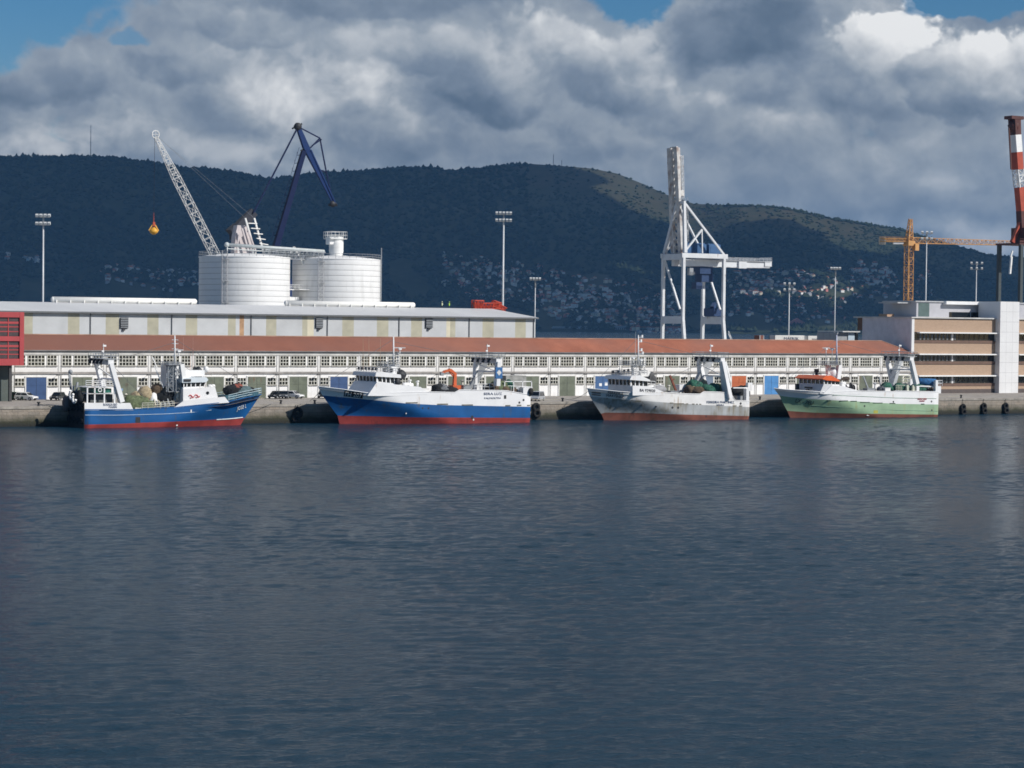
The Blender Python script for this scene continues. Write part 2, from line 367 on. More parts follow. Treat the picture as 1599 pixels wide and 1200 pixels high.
# ------------------------------------------------------------------ hills
RIDGE = [(-700, 300), (-300, 262), (-100, 250), (0, 246.5), (60, 246), (130, 245), (180, 247.5), (230, 254), (280, 262), (330, 266), (380, 273), (420, 281), (450, 277), (500, 270), (560, 268.5), (620, 262), (665, 262), (700, 267.5), (740, 264),
         (790, 258), (825, 257), (860, 259), (920, 264), (960, 272), (1000, 288), (1040, 306), (1080, 319), (1130, 321), (1190, 322), (1230, 327), (1300, 343), (1350, 350), (1400, 358), (1440, 371), (1500, 388), (1540, 399), (1599, 405), (1750, 420), (1950, 440), (2400, 470)]
RX, RY = [a for a, _ in RIDGE], [b for _, b in RIDGE]
D0 = 5500.0
def ridge_d(c): return float(np.interp(c, [-700, 380, 470, 1000, 1150, 1600, 2400], [7000, 7050, 7600, 7900, 7300, 7000, 6900]))
def col_h(c): return YH + ROLL * (c - 799.5)
def hill(c, t):
    Dr = ridge_d(c); D = D0 + (Dr - D0) * t
    Hr = CAM.z + (col_h(c) - np.interp(c, RX, RY)) / F_PX * Dr
    X = c / 115.0
    if t <= 1:
        g = .012 + .988 * (max(0, t - .03) / .97) ** 1.12
        nz = noise.fractal(Vector((X * .9, t * 3.2, 3)), .9, 2.1, 5) * .17 + (1 - abs(noise.noise(Vector((X * .55 + t * .6, t * .8, 9))))) * .12 - .08
        g += nz * math.sin(math.pi * min(1, t)) ** 1.0 * (1 - t * .55) * g ** .4
        g = max(g, .006)
        # keep the crest the skyline
        D_lim = CAM.z + (Hr - CAM.z) * D / Dr - 6 * (1 - t)
        h = min(Hr * g, D_lim) if t > .5 else Hr * g
    else: h = Hr * (1 - (t - 1) * 1.5)
    if t <= 0: h = -3
    p = CAM + (FH + RH * ((c - 799.5) / F_PX)) * D; p.z = h
    return p
cs = np.arange(-700, 2400.1, 10); tsv = [0, .01, .03] + list(np.linspace(.05, 1, 64)) + [1.05, 1.12, 1.2]
hb = MB(); hv = [hill(c, t) for c in cs for t in tsv]; n_t = len(tsv)
hb.add(hv, [(i * n_t + j, (i + 1) * n_t + j, (i + 1) * n_t + j + 1, i * n_t + j + 1) for i in range(len(cs) - 1) for j in range(n_t - 1)], 0, True)
m, nt, b = new_mat('forested hillside'); P = pos(nt)
c = mixc(nt, ramp(nt, noi(nt, P, .004, 6, .6), [(.3, (0, 0, 0)), (.7, (1, 1, 1))]), (.012, .020, .012), (.030, .040, .018))
c = mixc(nt, ramp(nt, noi(nt, P, .03, 5, .65), [(.35, (0, 0, 0)), (.7, (1, 1, 1))]), c, (.036, .044, .022))
def spot(c_, t_, r):
    q = hill(c_, t_); n = N(nt, 'ShaderNodeVectorMath', operation='DISTANCE'); lk(nt, P, n.inputs[0]); n.inputs[1].default_value = q
    d = mth('ADD', mth('DIVIDE', n.outputs['Value'], r), mth('MULTIPLY', mth('SUBTRACT', noi(nt, P, .006, 5, .65), .5), 1.9))
    return ramp(nt, d, [(.35, (1, 1, 1)), (1.15, (0, 0, 0))])
MHILL = (m, nt, b, c, spot)
moor = None
for c_, t_, r in ((860, .97, 430), (950, .93, 420), (1010, .85, 330), (1090, .93, 300), (1190, .93, 330), (1300, .92, 260), (700, 1.0, 200)):
    s = spot(c_, t_, r); moor = s if moor is None else mth('MAXIMUM', moor, s)
c = mixc(nt, mth('MULTIPLY', moor, ramp(nt, noi(nt, P, .02, 5, .65), [(.32, (.15, .15, .15)), (.62, (.85, .85, .85))])), c, mixc(nt, noi(nt, P, .012, 5, .7), (.024, .027, .016), (.085, .066, .040)))
fld = None
for c_, t_, r in ((1360, .13, 130), (1330, .3, 110), (1300, .12, 100), (1420, .1, 90), (1200, .2, 90), (760, .2, 120), (900, .12, 120), (1010, .05, 110)):
    s = spot(c_, t_, r); fld = s if fld is None else mth('MAXIMUM', fld, s)
c = mixc(nt, mth('MULTIPLY', fld, .7), c, mixc(nt, noi(nt, P, .02, 3), (.045, .062, .026), (.095, .088, .05)))
lk(nt, c, b.inputs['Base Color']); b.inputs['Roughness'].default_value = .95; b.inputs['Specular IOR Level'].default_value = .1
structure(hb.build('hills', m, at=(3000, 6000, 0)))

# woods: one mass of tree crowns over the slopes
rng = np.random.default_rng(5)
tv, tf = [], []
base = np.array([(1, 0, .35), (.31, .95, .3), (-.81, .59, .38), (-.81, -.59, .3), (.31, -.95, .36), (.1, 0, 1.0), (0, 0, 0)])
tri = [(0, 1, 5), (1, 2, 5), (2, 3, 5), (3, 4, 5), (4, 0, 5), (1, 0, 6), (2, 1, 6), (3, 2, 6), (4, 3, 6), (0, 4, 6)]
def grow(c_, t_, hgt, wid):
    q = hill(c_, t_)
    a = rng.uniform(0, 6.28); ca, sa = math.cos(a), math.sin(a); j = rng.uniform(.7, 1.3, (7, 3)); o = len(tv) * 7
    v = base * j; x = v[:, 0] * ca - v[:, 1] * sa; y = v[:, 0] * sa + v[:, 1] * ca
    tv.append(np.stack([q.x + x * wid, q.y + y * wid, q.z - 1 + v[:, 2] * hgt], 1))
    for t in tri: tf.append((t[0] + o, t[1] + o, t[2] + o))
for k in range(26000):
    c_ = rng.uniform(-420, 2020); t_ = rng.uniform(.015, 1.0) ** 1.15
    dn = noise.noise(Vector((c_ / 60., t_ * 7, 2)))
    if t_ < .35 and dn < -.1: continue
    if 820 < c_ < 1330 and t_ > .82 and dn < .08 and rng.random() < .8: continue
    lit = t_ > .7 and c_ > 820; grow(c_, t_, rng.uniform(4, 8) if lit else rng.uniform(8, 15), rng.uniform(4, 8) if lit else rng.uniform(6, 11))
for k in range(2600):
    c_ = rng.uniform(-420, 2020)
    if 800 < c_ < 1130 and rng.random() < .9: continue
    grow(c_, rng.uniform(.985, 1.01), rng.uniform(4, 10) if c_ < 480 else rng.uniform(4, 9), rng.uniform(5, 9))
me = bpy.data.meshes.new('woodland'); tvv = np.concatenate(tv)
me.from_pydata(tvv.tolist(), [], tf); me.update()
m, nt, b = new_mat('tree crowns'); P = pos(nt)
c = mixc(nt, ramp(nt, noi(nt, P, .05, 3), [(.35, (0, 0, 0)), (.65, (1, 1, 1))]), (.012, .021, .012), (.036, .046, .022))
lk(nt, c, b.inputs['Base Color']); b.inputs['Roughness'].default_value = .95; b.inputs['Specular IOR Level'].default_value = .1
me.materials.append(m); o = bpy.data.objects.new('woodland', me); COL.objects.link(o)
tag(o, 'dark forest of countless small trees covering the hills across the estuary', 'forest', kind='stuff')

# houses of the villages across the water
HM = [M('house white', (.78, .77, .74), .8, .1, .1), M('house cream', (.62, .55, .43), .8, .1, .1), M('house tile', (.36, .13, .07), .8, .25, .1), M('house grey', (.35, .36, .38), .8, .1, .1), M('house pink', (.60, .22, .19), .8, .1, .1), M('house window', (.04, .045, .05), .3)]
def house_mesh(w, d, h, wall, roof, name='house'):
    k = MB(); k.box(-w / 2, w / 2, -d / 2, d / 2, -4, h, 0)
    k.prism([(-w / 2 - .5, h), (w / 2 + .5, h), (0, h + w * .28)], -d / 2 - .5, d / 2 + .5, 1)
    for x in (-w * .28, 0, w * .28):
        for z in range(1, int(h), 3): k.box(x - .6, x + .6, -d / 2 - .06, -d / 2, z, z + 1.4, 2)
    return k, [HM[wall], HM[roof], HM[5]]
protos = []
for w, d, h, a, r in ((12, 10, 6, 0, 2), (15, 11, 8, 0, 2), (11, 9, 6, 1, 2), (14, 10, 9, 0, 3), (18, 12, 7, 1, 3), (12, 9, 6, 3, 2)):
    k, mm = house_mesh(w, d, h, a, r); me = None
    o = k.build('house', mm, at=(0, 0, 0)); protos.append(o)
def find_t(c_, py):
    best = None
    for i in range(0, 200):
        t = i / 200; p = hill(c_, t); y = col_h(c_) - F_PX * (p.z - CAM.z) / (D0 + (ridge_d(c_) - D0) * t)
        if y <= py: return t
    return .5
used = set()
def village(x0, x1, y0, y1, n, label, group, slope=0, kinds=(0, 1, 2, 3, 4, 5), k0=1.0, big=0):
    for i in range(n):
        c_ = random.uniform(x0, x1); py = random.uniform(y0, y1) + slope * (c_ - (x0 + x1) / 2)
        k = random.choice(kinds); q = hill(c_, find_t(c_, py))
        if k in used: o = protos[k].copy(); COL.objects.link(o)
        else: o = protos[k]; used.add(k)
        s = random.uniform(.75, 1.15) * k0 * (.9 if k else 1)
        o.scale = (s * random.uniform(.9, 1.25 + big), s, s * random.uniform(.85, 1.1)); o.location = q; o.rotation_euler = (0, 0, -YAW + random.uniform(-.9, .9))
        tag(o, label, 'house', group)
village(1325, 1400, 424, 446, 46, 'tiny bright house in the sunlit hillside village left of the orange tower crane', 'houses of the bright hillside village', kinds=(0, 0, 1, 2, 3), k0=1.0)
village(1330, 1368, 412, 422, 7, 'tiny pale house on the slope above the bright hillside village', 'houses above the bright village', kinds=(0, 1, 3))
village(1432, 1452, 428, 446, 7, 'tiny house on the hillside right of the orange tower crane mast', 'houses right of the tower crane')
village(1140, 1270, 425, 492, 58, 'tiny house scattered on the slope right of the white container crane', 'houses right of the container crane', k0=1.05, kinds=(2, 4, 5, 1, 5))
village(985, 1062, 488, 512, 34, 'tiny house by the far shore behind the legs of the white container crane', 'shore houses behind the container crane', kinds=(0, 1, 2, 2, 4))
village(838, 985, 448, 508, 62, 'tiny house in the far shore village between warehouse and white container crane', 'houses between warehouse and container crane', slope=.18, kinds=(2, 4, 5, 1, 0, 3), k0=1.05)
village(692, 830, 412, 458, 52, 'tiny house on the dark slope above the right end of the grey warehouse', 'houses above the right end of the warehouse', slope=.12, k0=1.0, kinds=(2, 4, 5, 5, 3))
village(165, 305, 424, 446, 24, 'tiny pale house on the dark slope left of the white silos', 'houses left of the silos', slope=.08, k0=1.05, kinds=(3, 5, 4, 1))
village(0, 58, 400, 409, 7, 'tiny grey house on the dark slope at the left edge of the photo', 'houses at the left edge', slope=.1, k0=1.05, kinds=(3, 5))
# the smaller houses between them: past counting, one mass
k = MB(); ri = random.Random(12)
for x0, x1, y0, y1, n, sl_ in ((835, 1065, 440, 514, 260, .2), (690, 840, 405, 470, 120, .12), (1135, 1320, 420, 505, 150, 0), (150, 310, 420, 455, 40, .08), (1320, 1460, 420, 470, 50, 0)):
    for i in range(n):
        c_ = ri.uniform(x0, x1); q = hill(c_, find_t(c_, ri.uniform(y0, y1) + sl_ * (c_ - (x0 + x1) / 2))); w, d, h_ = ri.uniform(6, 11), ri.uniform(6, 8), ri.uniform(4, 7); mi = ri.choice((0, 0, 1, 3, 4, 1, 3)); rf = ri.choice((2, 2, 3))
        k.box(q.x - w / 2, q.x + w / 2, q.y - d / 2, q.y + d / 2, q.z - 3, q.z + h_, mi); o0 = len(k.v)
        k.prism([(q.x - w / 2 - .4, q.z + h_), (q.x + w / 2 + .4, q.z + h_), (q.x, q.z + h_ + w * .3)], q.y - d / 2 - .4, q.y + d / 2 + .4, rf)
o = k.build('distant_village', HM); tag(o, 'mass of tiny far houses scattered over the lower slopes across the estuary', 'village', kind='stuff')
q = hill(1243, find_t(1243, 509)); k, mm = house_mesh(36, 16, 8, 4, 4); o = k.build('house', mm, at=(0, 0, 0)); o.location = q; o.rotation_euler = (0, 0, -YAW)
tag(o, 'large pink red house alone among trees above the white container boxes', 'house')
for i, (a, w, h_) in enumerate(((880, 60, 6), (925, 90, 7), (968, 40, 9), (1012, 70, 8), (1050, 44, 10))):
    k = MB(); k.box(-w / 2, w / 2, -9, 9, -3, h_, 0); k.prism([(-w / 2 - 1, h_), (w / 2 + 1, h_), (w / 2 - 4, h_ + 3), (-w / 2 + 4, h_ + 3)], -9.6, 9.6, 1)
    for x in np.arange(-w / 2 + 3, w / 2 - 2, 5): k.box(x, x + 2.4, -9.08, -9, 1.5, h_ - 1.5, 2)
    o = k.build('waterfront_building', [HM[0 if i % 2 else 4 if i == 4 else 3], HM[2 if i > 2 else 3], HM[5]], at=(0, 0, 0)); o.location = hill(a, .02); o.location.z = 3; o.rotation_euler = (0, 0, -YAW)
    tag(o, ('long low grey shed on the far shore, leftmost of the waterfront row', 'longest low pale building on the far shore beyond the water strip', 'small grey waterfront block in the middle of the far shore row', 'pale red roofed building on the far shore next to the crane legs', 'reddish waterfront building behind the legs of the container crane')[i], 'building', 'waterfront buildings across the estuary')
# signal masts on the crest
for a, y0, y1, lab in ((139, 197, 246, 'thin tall radio mast on the left hilltop'), (860, 243, 260, 'short lattice mast on the middle summit'), (873, 251, 260, 'shortest stub mast beside the lattice mast on the summit')):
    p = hill(a, 1.0); hgt = (y1 - y0) / F_PX * ridge_d(a)
    k = MB(); k.tube(p - UP * 3, p + UP * hgt, 1.3, .7, 5); k.tube(p + UP * hgt * .45, p + UP * (hgt * .45 + 1.2), 2.2, None, 6); k.tube(p + UP * hgt * .8, p + UP * (hgt * .8 + 1.2), 1.7, None, 6)
    tag(k.build('radio_mast', M('mast grey', (.25, .26, .28), .6)), lab, 'radio mast', 'radio masts on the hills')

# the cloud bank that keeps the far hills in shade, above the picture
k = MB(); rc = random.Random(4)
for c_, t_, r in ((-420, .4, 900), (-350, .95, 900), (-20, .3, 900), (20, .95, 900), (330, .3, 850), (380, .9, 800), (620, .3, 650), (650, .8, 700), (860, .25, 420), (890, .62, 420), (1060, .3, 330), (1090, .6, 330), (1200, .15, 230), (1230, .6, 330), (1010, .03, 250), (900, .06, 280), (1420, .55, 260), (1560, .3, 330), (1640, .8, 420), (1800, .4, 500)):
    q = hill(c_, t_); q = q + sdir * ((1420 - q.z) / sdir.z)
    k.blob(q + UP * 60, r * rc.uniform(.9, 1.1), r * rc.uniform(.8, 1.0), 110, rc.randint(1, 90), .35, 40, 12, 0, 1.7, True, .12)
m, nt, b = new_mat('cloud vapour'); b.inputs['Base Color'].default_value = (.85, .87, .9, 1); b.inputs['Roughness'].default_value = 1
tr = N(nt, 'ShaderNodeBsdfTranslucent'); tr.inputs[0].default_value = (.9, .92, .95, 1); ms = N(nt, 'ShaderNodeMixShader'); ms.inputs[0].default_value = .6
lk(nt, b.outputs[0], ms.inputs[1]); lk(nt, tr.outputs[0], ms.inputs[2]); lk(nt, ms.outputs[0], nt.nodes['Material Output'].inputs['Surface'])
tag(k.build('cloud', m), 'low bank of cloud above the far hills', 'cloud', kind='stuff')

# air between the harbour and the hills
hz_ = MB(); hz_.box(-8000, 13000, -1500, 12500, -5.2, 640)
m = bpy.data.materials.new('haze air'); m.use_nodes = True; nt = m.node_tree; nt.nodes.clear()
o_ = N(nt, 'ShaderNodeOutputMaterial'); pv = N(nt, 'ShaderNodeVolumePrincipled'); pv.inputs['Color'].default_value = (.19, .46, .90, 1); pv.inputs['Density'].default_value = 3.5e-5; pv.inputs['Anisotropy'].default_value = 0
lk(nt, pv.outputs[0], o_.inputs['Volume'])
o = hz_.build('haze', m); tag(o, 'thin blue haze over the estuary', 'haze', kind='stuff'); o.display_type = 'WIRE'
# ------------------------------------------------------------------ common paints
WHITE = M('white steel paint', (.80, .80, .78), .5, .12, .6, rust=.12)
CLEANW = M('clean white paint', (.84, .84, .83), .45, .06, .8)
GREYP = M('grey steel paint', (.30, .32, .34), .55, .2, 1)
GALV = M('galvanised steel', (.42, .44, .46), .45, .2, 2, metal=.3)
DARK = M('dark steel', (.035, .036, .04), .6, .3, 2)
BLACKR = M('black rubber', (.014, .014, .014), .8, .3, 2)
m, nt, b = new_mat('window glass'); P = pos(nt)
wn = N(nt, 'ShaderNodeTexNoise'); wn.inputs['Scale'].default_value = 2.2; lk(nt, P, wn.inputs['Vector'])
wl2 = noi(nt, P, .22, 2); lk(nt, ramp(nt, mth('ADD', mth('MULTIPLY', wn.outputs['Fac'], .62), mth('MULTIPLY', wl2, .42)), [(.3, (.008, .009, .010)), (.55, (.020, .022, .020)), (.66, (.07, .065, .04)), (.8, (.16, .15, .11))]), b.inputs['Base Color'])  # yellowish reflections and blinds put into the pane colour as random patches
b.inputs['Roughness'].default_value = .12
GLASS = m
DGLASS = M('dark glass', (.012, .016, .02), .08, .3, 1, spec=.6)

# ------------------------------------------------------------------ long two-storey harbour shed
m, nt, b = new_mat('limewashed wall'); P = pos(nt); sp = N(nt, 'ShaderNodeSeparateXYZ'); lk(nt, P, sp.inputs[0])
c = mixc(nt, ramp(nt, noi(nt, P, .6, 6, .6), [(.3, (0, 0, 0)), (.7, (1, 1, 1))]), (.80, .79, .77), (.90, .89, .88))
st = noi(nt, P, 1, 6, .7, 0, (1.1, 1, .22))
c = mixc(nt, ramp(nt, st, [(.53, (0, 0, 0)), (.72, (.75, .75, .75))]), c, (.60, .57, .53))
bandz = ramp(nt, mth('DIVIDE', mth('ADD', sp.outputs[2], mth('MULTIPLY', mth('SUBTRACT', st, .5), 1.6)), 14), [(.555, (0, 0, 0)), (.60, (.5, .5, .5)), (.64, (.5, .5, .5)), (.67, (0, 0, 0))])
c = mixc(nt, bandz, c, (.66, .64, .61))
lk(nt, c, b.inputs['Base Color']); b.inputs['Roughness'].default_value = .85
LIME = m
m, nt, b = new_mat('clay roof tiles'); P = pos(nt); sp = N(nt, 'ShaderNodeSeparateXYZ'); lk(nt, P, sp.inputs[0])
c = mixc(nt, ramp(nt, noi(nt, P, .22, 6, .65), [(.3, (0, 0, 0)), (.7, (1, 1, 1))]), (.27, .088, .048), (.40, .14, .08))
c = mixc(nt, ramp(nt, noi(nt, P, .05, 2), [(.4, (0, 0, 0)), (.62, (.6, .6, .6))]), c, (.25, .12, .09))
age = ramp(nt, mth('MULTIPLY_ADD', sp.outputs[0], 1 / 160, .55), [(.0, (1, 1, 1)), (.42, (.7, .7, .7)), (.56, (0, 0, 0))]); c = mixc(nt, mth('MULTIPLY', age, .75), c, (.19, .082, .058))
wvx = N(nt, 'ShaderNodeTexWave'); wvx.inputs['Scale'].default_value = 1.3; lk(nt, P, wvx.inputs['Vector'])
bp = N(nt, 'ShaderNodeBump'); bp.inputs['Strength'].default_value = .5; bp.inputs['Distance'].default_value = .1; lk(nt, wvx.outputs['Fac'], bp.inputs['Height']); lk(nt, bp.outputs[0], b.inputs['Normal'])
lk(nt, c, b.inputs['Base Color']); b.inputs['Roughness'].default_value = .85
TILE = m
def shed_bay(i):
    big = {0: 53.7, 1: 126, 3: 264.7, 5: 401.8, 9: 653.7, 12: 830.4, 16: 1050.3, 20: 1254.2, 23: 1397.5}
    return BAY0 + BAYP * i
_ii = np.array([0, 1, 2, 3, 4, 5, 6, 7, 8, 9, 10, 12, 13, 14, 16, 18, 19, 20, 22, 23])
_px = [53.7, 126, 197, 264.7, 335.7, 401.8, 466.2, 529.5, 593.3, 653.7, 717.3, 830.4, 886.3, 941.5, 1050.3, 1153.2, 1203.6, 1254.2, 1350.8, 1397.5]
BAYP, BAY0 = np.polyfit(_ii, [onY(p, 563 + .005 * (p - 800), SHY).x for p in _px], 1)
EAVE, RIDZ, SHD = 12.55, 15.35, 10.0
x0s, x1s = shed_bay(-3) - 4, shed_bay(23) + 5.0
shed = thing('harbour_shed', 'long white two-storey dock shed with small-paned windows and low red tiled roof', 'shed', ((x0s + x1s) / 2, SHY + SHD / 2, QZ - .02))
k = MB(); k.box(x0s, x1s, SHY, SHY + SHD, QZ - .4, EAVE - .3)
zs = onY(700, 581.5, SHY).z
k.build('wall', LIME, shed)
k = MB(); k.box(x0s, x1s + .2, SHY - .28, SHY - .003, zs - .25, zs + .12); k.build('string_course', M('ledge concrete', (.34, .32, .30), .9, .3, .7), shed)
k = MB(); ov = .35; a0 = 1.2
k.add([(x0s, SHY - ov, EAVE), (x1s + ov, SHY - ov, EAVE), (x1s + ov, SHY + SHD + ov, EAVE), (x0s, SHY + SHD + ov, EAVE), (x0s, SHY + SHD / 2, RIDZ), (x1s - 5.2, SHY + SHD / 2, RIDZ)],
      [(0, 1, 5, 4), (1, 2, 5), (2, 3, 4, 5), (3, 0, 4), (0, 3, 2, 1)]); k.build('roof', TILE, shed)
k = MB(); k.box(x0s, x1s - 5.2, SHY + SHD / 2 - .2, SHY + SHD / 2 + .2, RIDZ - .05, RIDZ + .14); k.tube((x1s - 5.2, SHY + SHD / 2, RIDZ), (x1s + ov, SHY - ov, EAVE + .05), .15, None, 6); k.build('ridge_tiles', M('mortared ridge', (.42, .25, .18), .9, .3, .6), shed)
k = MB(); k.box(x0s, x1s + ov, SHY - ov - .22, SHY - ov + .003, EAVE - .20, EAVE - .02); k.build('gutter', M('gutter zinc', (.17, .17, .17), .6, .3, .5), shed)
k = MB(); k.box(x0s, x1s + .3, SHY - .22, SHY - .003, EAVE - .85, EAVE - .3); k.build('cornice', M('cornice white', (.62, .61, .58), .8, .25, .5), shed)
# windows: dark panes behind a grid of pale bars
BARS = M('window bars', (.70, .69, .62), .7, .2, 3)
def window_mesh(w, h, nc, nr, name):
    k = MB(); k.box(-w / 2, w / 2, -.02, .12, 0, h, 0)
    t = .115
    for i in range(nc + 1):
        x = -w / 2 + w * i / nc; k.box(x - t / 2, x + t / 2, -.09, -.02, 0, h, 1)
    for i in range(nr + 1):
        z = h * i / nr
        for j in range(nc): k.box(-w / 2 + w * j / nc + t / 2, -w / 2 + w * (j + 1) / nc - t / 2, -.075, -.02, max(0, z - t / 2), min(h, z + t / 2), 1)
    k.box(-w / 2 - .15, w / 2 + .15, -.22, -.003, -.16, 0, 2)
    return k
zb0, zb1 = onY(530, 571.5, SHY).z, onY(530, 556.5, SHY).z
zl0, zl1 = onY(530, 601, SHY).z, onY(530, 590, SHY).z
zd = onY(530, 588.5, SHY).z
sill = M('stained sill', (.40, .38, .34), .9, .35, 1)
def put_window(kind, x, z):
    global WP
    if kind not in WP:
        w, h, nc, nr = {'big': (3.2, zb1 - zb0, 5, 3), 'small': (1.8, zb1 - zb0, 3, 3), 'low': (1.8, zl1 - zl0, 3, 2)}[kind]
        nm = 'loading_bay_window' if kind == 'low' else 'window'
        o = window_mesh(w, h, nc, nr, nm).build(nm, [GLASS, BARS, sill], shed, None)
        # the builder subtracts the shed's origin; place the mesh about its own sill instead
        off = ORG[shed.name]
        for v in o.data.vertices: v.co += off
        WP[kind] = o
    else:
        o = WP[kind].copy(); COL.objects.link(o)
    o.location = Vector((x, SHY - .02, z)) - ORG[shed.name]
WP = {}
doorcol = {0: 'b', 7: 'b', 14: 'b2', 18: 'o', 19: 'lb', 17: 'gb', -1: 'b'}
DM = {'g': M('green door paint', (.15, .17, .125), .7, .25, .8, rust=.15), 'b': M('blue door paint', (.04, .085, .20), .6, .2, .8), 'b2': M('mid blue door paint', (.055, .13, .29), .6, .2, .8),
      'o': M('orange door paint', (.50, .13, .045), .6, .25, .8), 'lb': M('bright blue door paint', (.07, .24, .52), .6, .15, .8), 'gb': M('grey blue door paint', (.15, .20, .27), .7, .2, .8)}
FRAMEW = M('door frame white', (.74, .73, .70), .8, .15, 1)
LAMP = M('lamp housing', (.12, .12, .12), .6)
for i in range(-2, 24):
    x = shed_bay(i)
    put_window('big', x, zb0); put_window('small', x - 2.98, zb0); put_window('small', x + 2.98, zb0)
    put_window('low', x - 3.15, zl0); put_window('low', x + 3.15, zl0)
    k = MB(); w = 1.92
    k.box(x - w, x - .03, SHY - .12, SHY - .003, QZ, zd, 0); k.box(x + .03, x + w, SHY - .12, SHY - .003, QZ, zd, 0); k.box(x - .03, x + .03, SHY - .09, SHY - .003, QZ, zd, 2)
    k.box(x - w - .22, x - w, SHY - .16, SHY - .003, QZ, zd + .2, 1); k.box(x + w, x + w + .22, SHY - .16, SHY - .003, QZ, zd + .2, 1); k.box(x - w, x + w, SHY - .16, SHY - .003, zd, zd + .2, 1)
    for zz_ in (QZ + 1, QZ + 2.6): k.box(x - w + .1, x - .1, SHY - .15, SHY - .12, zz_, zz_ + .12, 0); k.box(x + .1, x + w - .1, SHY - .15, SHY - .12, zz_, zz_ + .12, 0)
    o = k.build('door', [DM[doorcol.get(i, 'g')], FRAMEW, DARK], shed)
    lab = {0: 'blue double door', 7: 'blue double door', 14: 'mid blue double door', 18: 'orange red double door', 19: 'bright light blue double door', 17: 'grey blue double door'}.get(i)
    if lab: o['label'] = lab
    if i == 14:
        k = MB(); k.box(x - .9, x - .25, SHY - .14, SHY - .122, QZ + 2.0, QZ + 2.7); k.box(x + .5, x + 1.2, SHY - .14, SHY - .122, QZ + 2.1, QZ + 2.8); k.build('notice', CLEANW, o)
    k = MB(); xm = x + BAYP / 2
    k.box(xm - .14, xm + .14, SHY - .10, SHY - .003, QZ, zs - .25); k.box(xm - .2, xm + .2, SHY - .12, SHY - .003, zs + .12, EAVE - .85); k.build('pilaster', FRAMEW, shed)
    k = MB(); k.tube((xm + .35, SHY - .14, QZ), (xm + .35, SHY - .14, EAVE - .3), .06, None, 5); k.build('downpipe', M('pipe grey', (.38, .37, .35), .7), shed)
    k = MB(); k.tube((xm - .6, SHY - .02, zs - .7), (xm - .6, SHY - 1.0, zs - .35), .04, None, 4); k.box(xm - .85, xm - .35, SHY - 1.45, SHY - .85, zs - .55, zs - .3); k.build('wall_lamp', LAMP, shed)

# ------------------------------------------------------------------ grey panelled warehouse
WY, WD = 62.0, 40.0
WE, WR = 19.8, 21.75
wx1 = onY(835.5, 495, WY).x; wx0 = -150
ware = thing('warehouse', 'large grey warehouse with beige vertical panels and a pale low-pitched metal roof', 'warehouse', ((wx0 + wx1) / 2, WY + WD / 2, QZ - .02))
bands = [(35, 51, 'y'), (106, 124, 'y'), (165, 186, 'y'), (230, 247.5, 'y'), (290, 308, 'y'), (356, 368, 'o'), (374, 381, 'o2'), (415.5, 431.5, 'y'), (472, 480, 'y'), (480, 490, 'p'), (534.5, 552.5, 'y'), (588.5, 606.5, 'y'), (642, 659, 'y'), (697, 703, 'p'), (703, 711, 'y'), (753.5, 771, 'y'), (804.5, 821, 'y')]
PANEL = M('grey wall sheet', (.53, .545, .555), .5, .12, .25); BEIGE = M('beige translucent sheet', (.44, .42, .32), .5, .18, .4); PALEY = M('pale cream sheet', (.66, .61, .46), .5, .12, .4); RUSTY = M('rust stained sheet', (.45, .27, .15), .6, .4, .6)
k = MB(); xs = wx0
for a, b_, c_ in bands:
    xa, xb = onY(a, 510, WY).x, onY(b_, 510, WY).x
    if xa > xs + .01: k.box(xs, xa, WY, WY + .2, QZ, WE - .2, 0)
    k.box(max(xa, xs), xb, WY + .004, WY + .2, QZ, WE - .2, {'y': 1, 'p': 2, 'o': 1, 'o2': 3}[c_]); xs = xb
k.box(xs, wx1, WY, WY + .2, QZ, WE - .2, 0)
k.box(wx0, wx1, WY + WD - .2, WY + WD, QZ, WE - .2, 0)
for xx in (wx0, wx1 - .2): k.prism([(0, 0)] * 0 or [(xx, QZ), (xx + .2, QZ), (xx + .2, WE - .2), (xx, WE - .2)], WY + .2, WY + WD - .2, 0)
k.add([(wx1 - .1, WY, WE - .2), (wx1 - .1, WY + WD, WE - .2), (wx1 - .1, WY + WD / 2, WR - .25)], [(0, 1, 2)], 0)
k.build('wall', [PANEL, BEIGE, PALEY, RUSTY], ware)
m, nt, b = new_mat('roof sheeting'); P = pos(nt)
c = mixc(nt, ramp(nt, noi(nt, P, .12, 5, .6, 0, (1, .25, 1)), [(.3, (0, 0, 0)), (.7, (1, 1, 1))]), (.52, .53, .54), (.66, .665, .67))
wvx = N(nt, 'ShaderNodeTexWave'); wvx.inputs['Scale'].default_value = .9; wvx.inputs['Distortion'].default_value = .2; lk(nt, P, wvx.inputs['Vector'])
c = mixc(nt, mth('MULTIPLY', wvx.outputs['Fac'], .2), c, (.44, .44, .45)); lk(nt, c, b.inputs['Base Color']); b.inputs['Roughness'].default_value = .45
k = MB(); ym = WY + WD / 2
for s_ in (-1, 1):
    ye = ym + s_ * (WD / 2 + .6)
    k.add([(wx0, ye, WE), (wx1 + .5, ye, WE), (wx1 + .5, ym, WR), (wx0, ym, WR), (wx0, ye, WE - .14), (wx1 + .5, ye, WE - .14), (wx1 + .5, ym, WR - .14), (wx0, ym, WR - .14)],
          [(0, 1, 2, 3), (4, 7, 6, 5), (0, 4, 5, 1), (1, 5, 6, 2), (3, 2, 6, 7), (0, 3, 7, 4)])
k.build('roof', m, ware)
k = MB(); k.box(wx0, wx1 + .5, WY - .85, WY - .6, WE - .32, WE - .003); k.build('gutter', M('dark gutter', (.15, .16, .17), .6), ware)
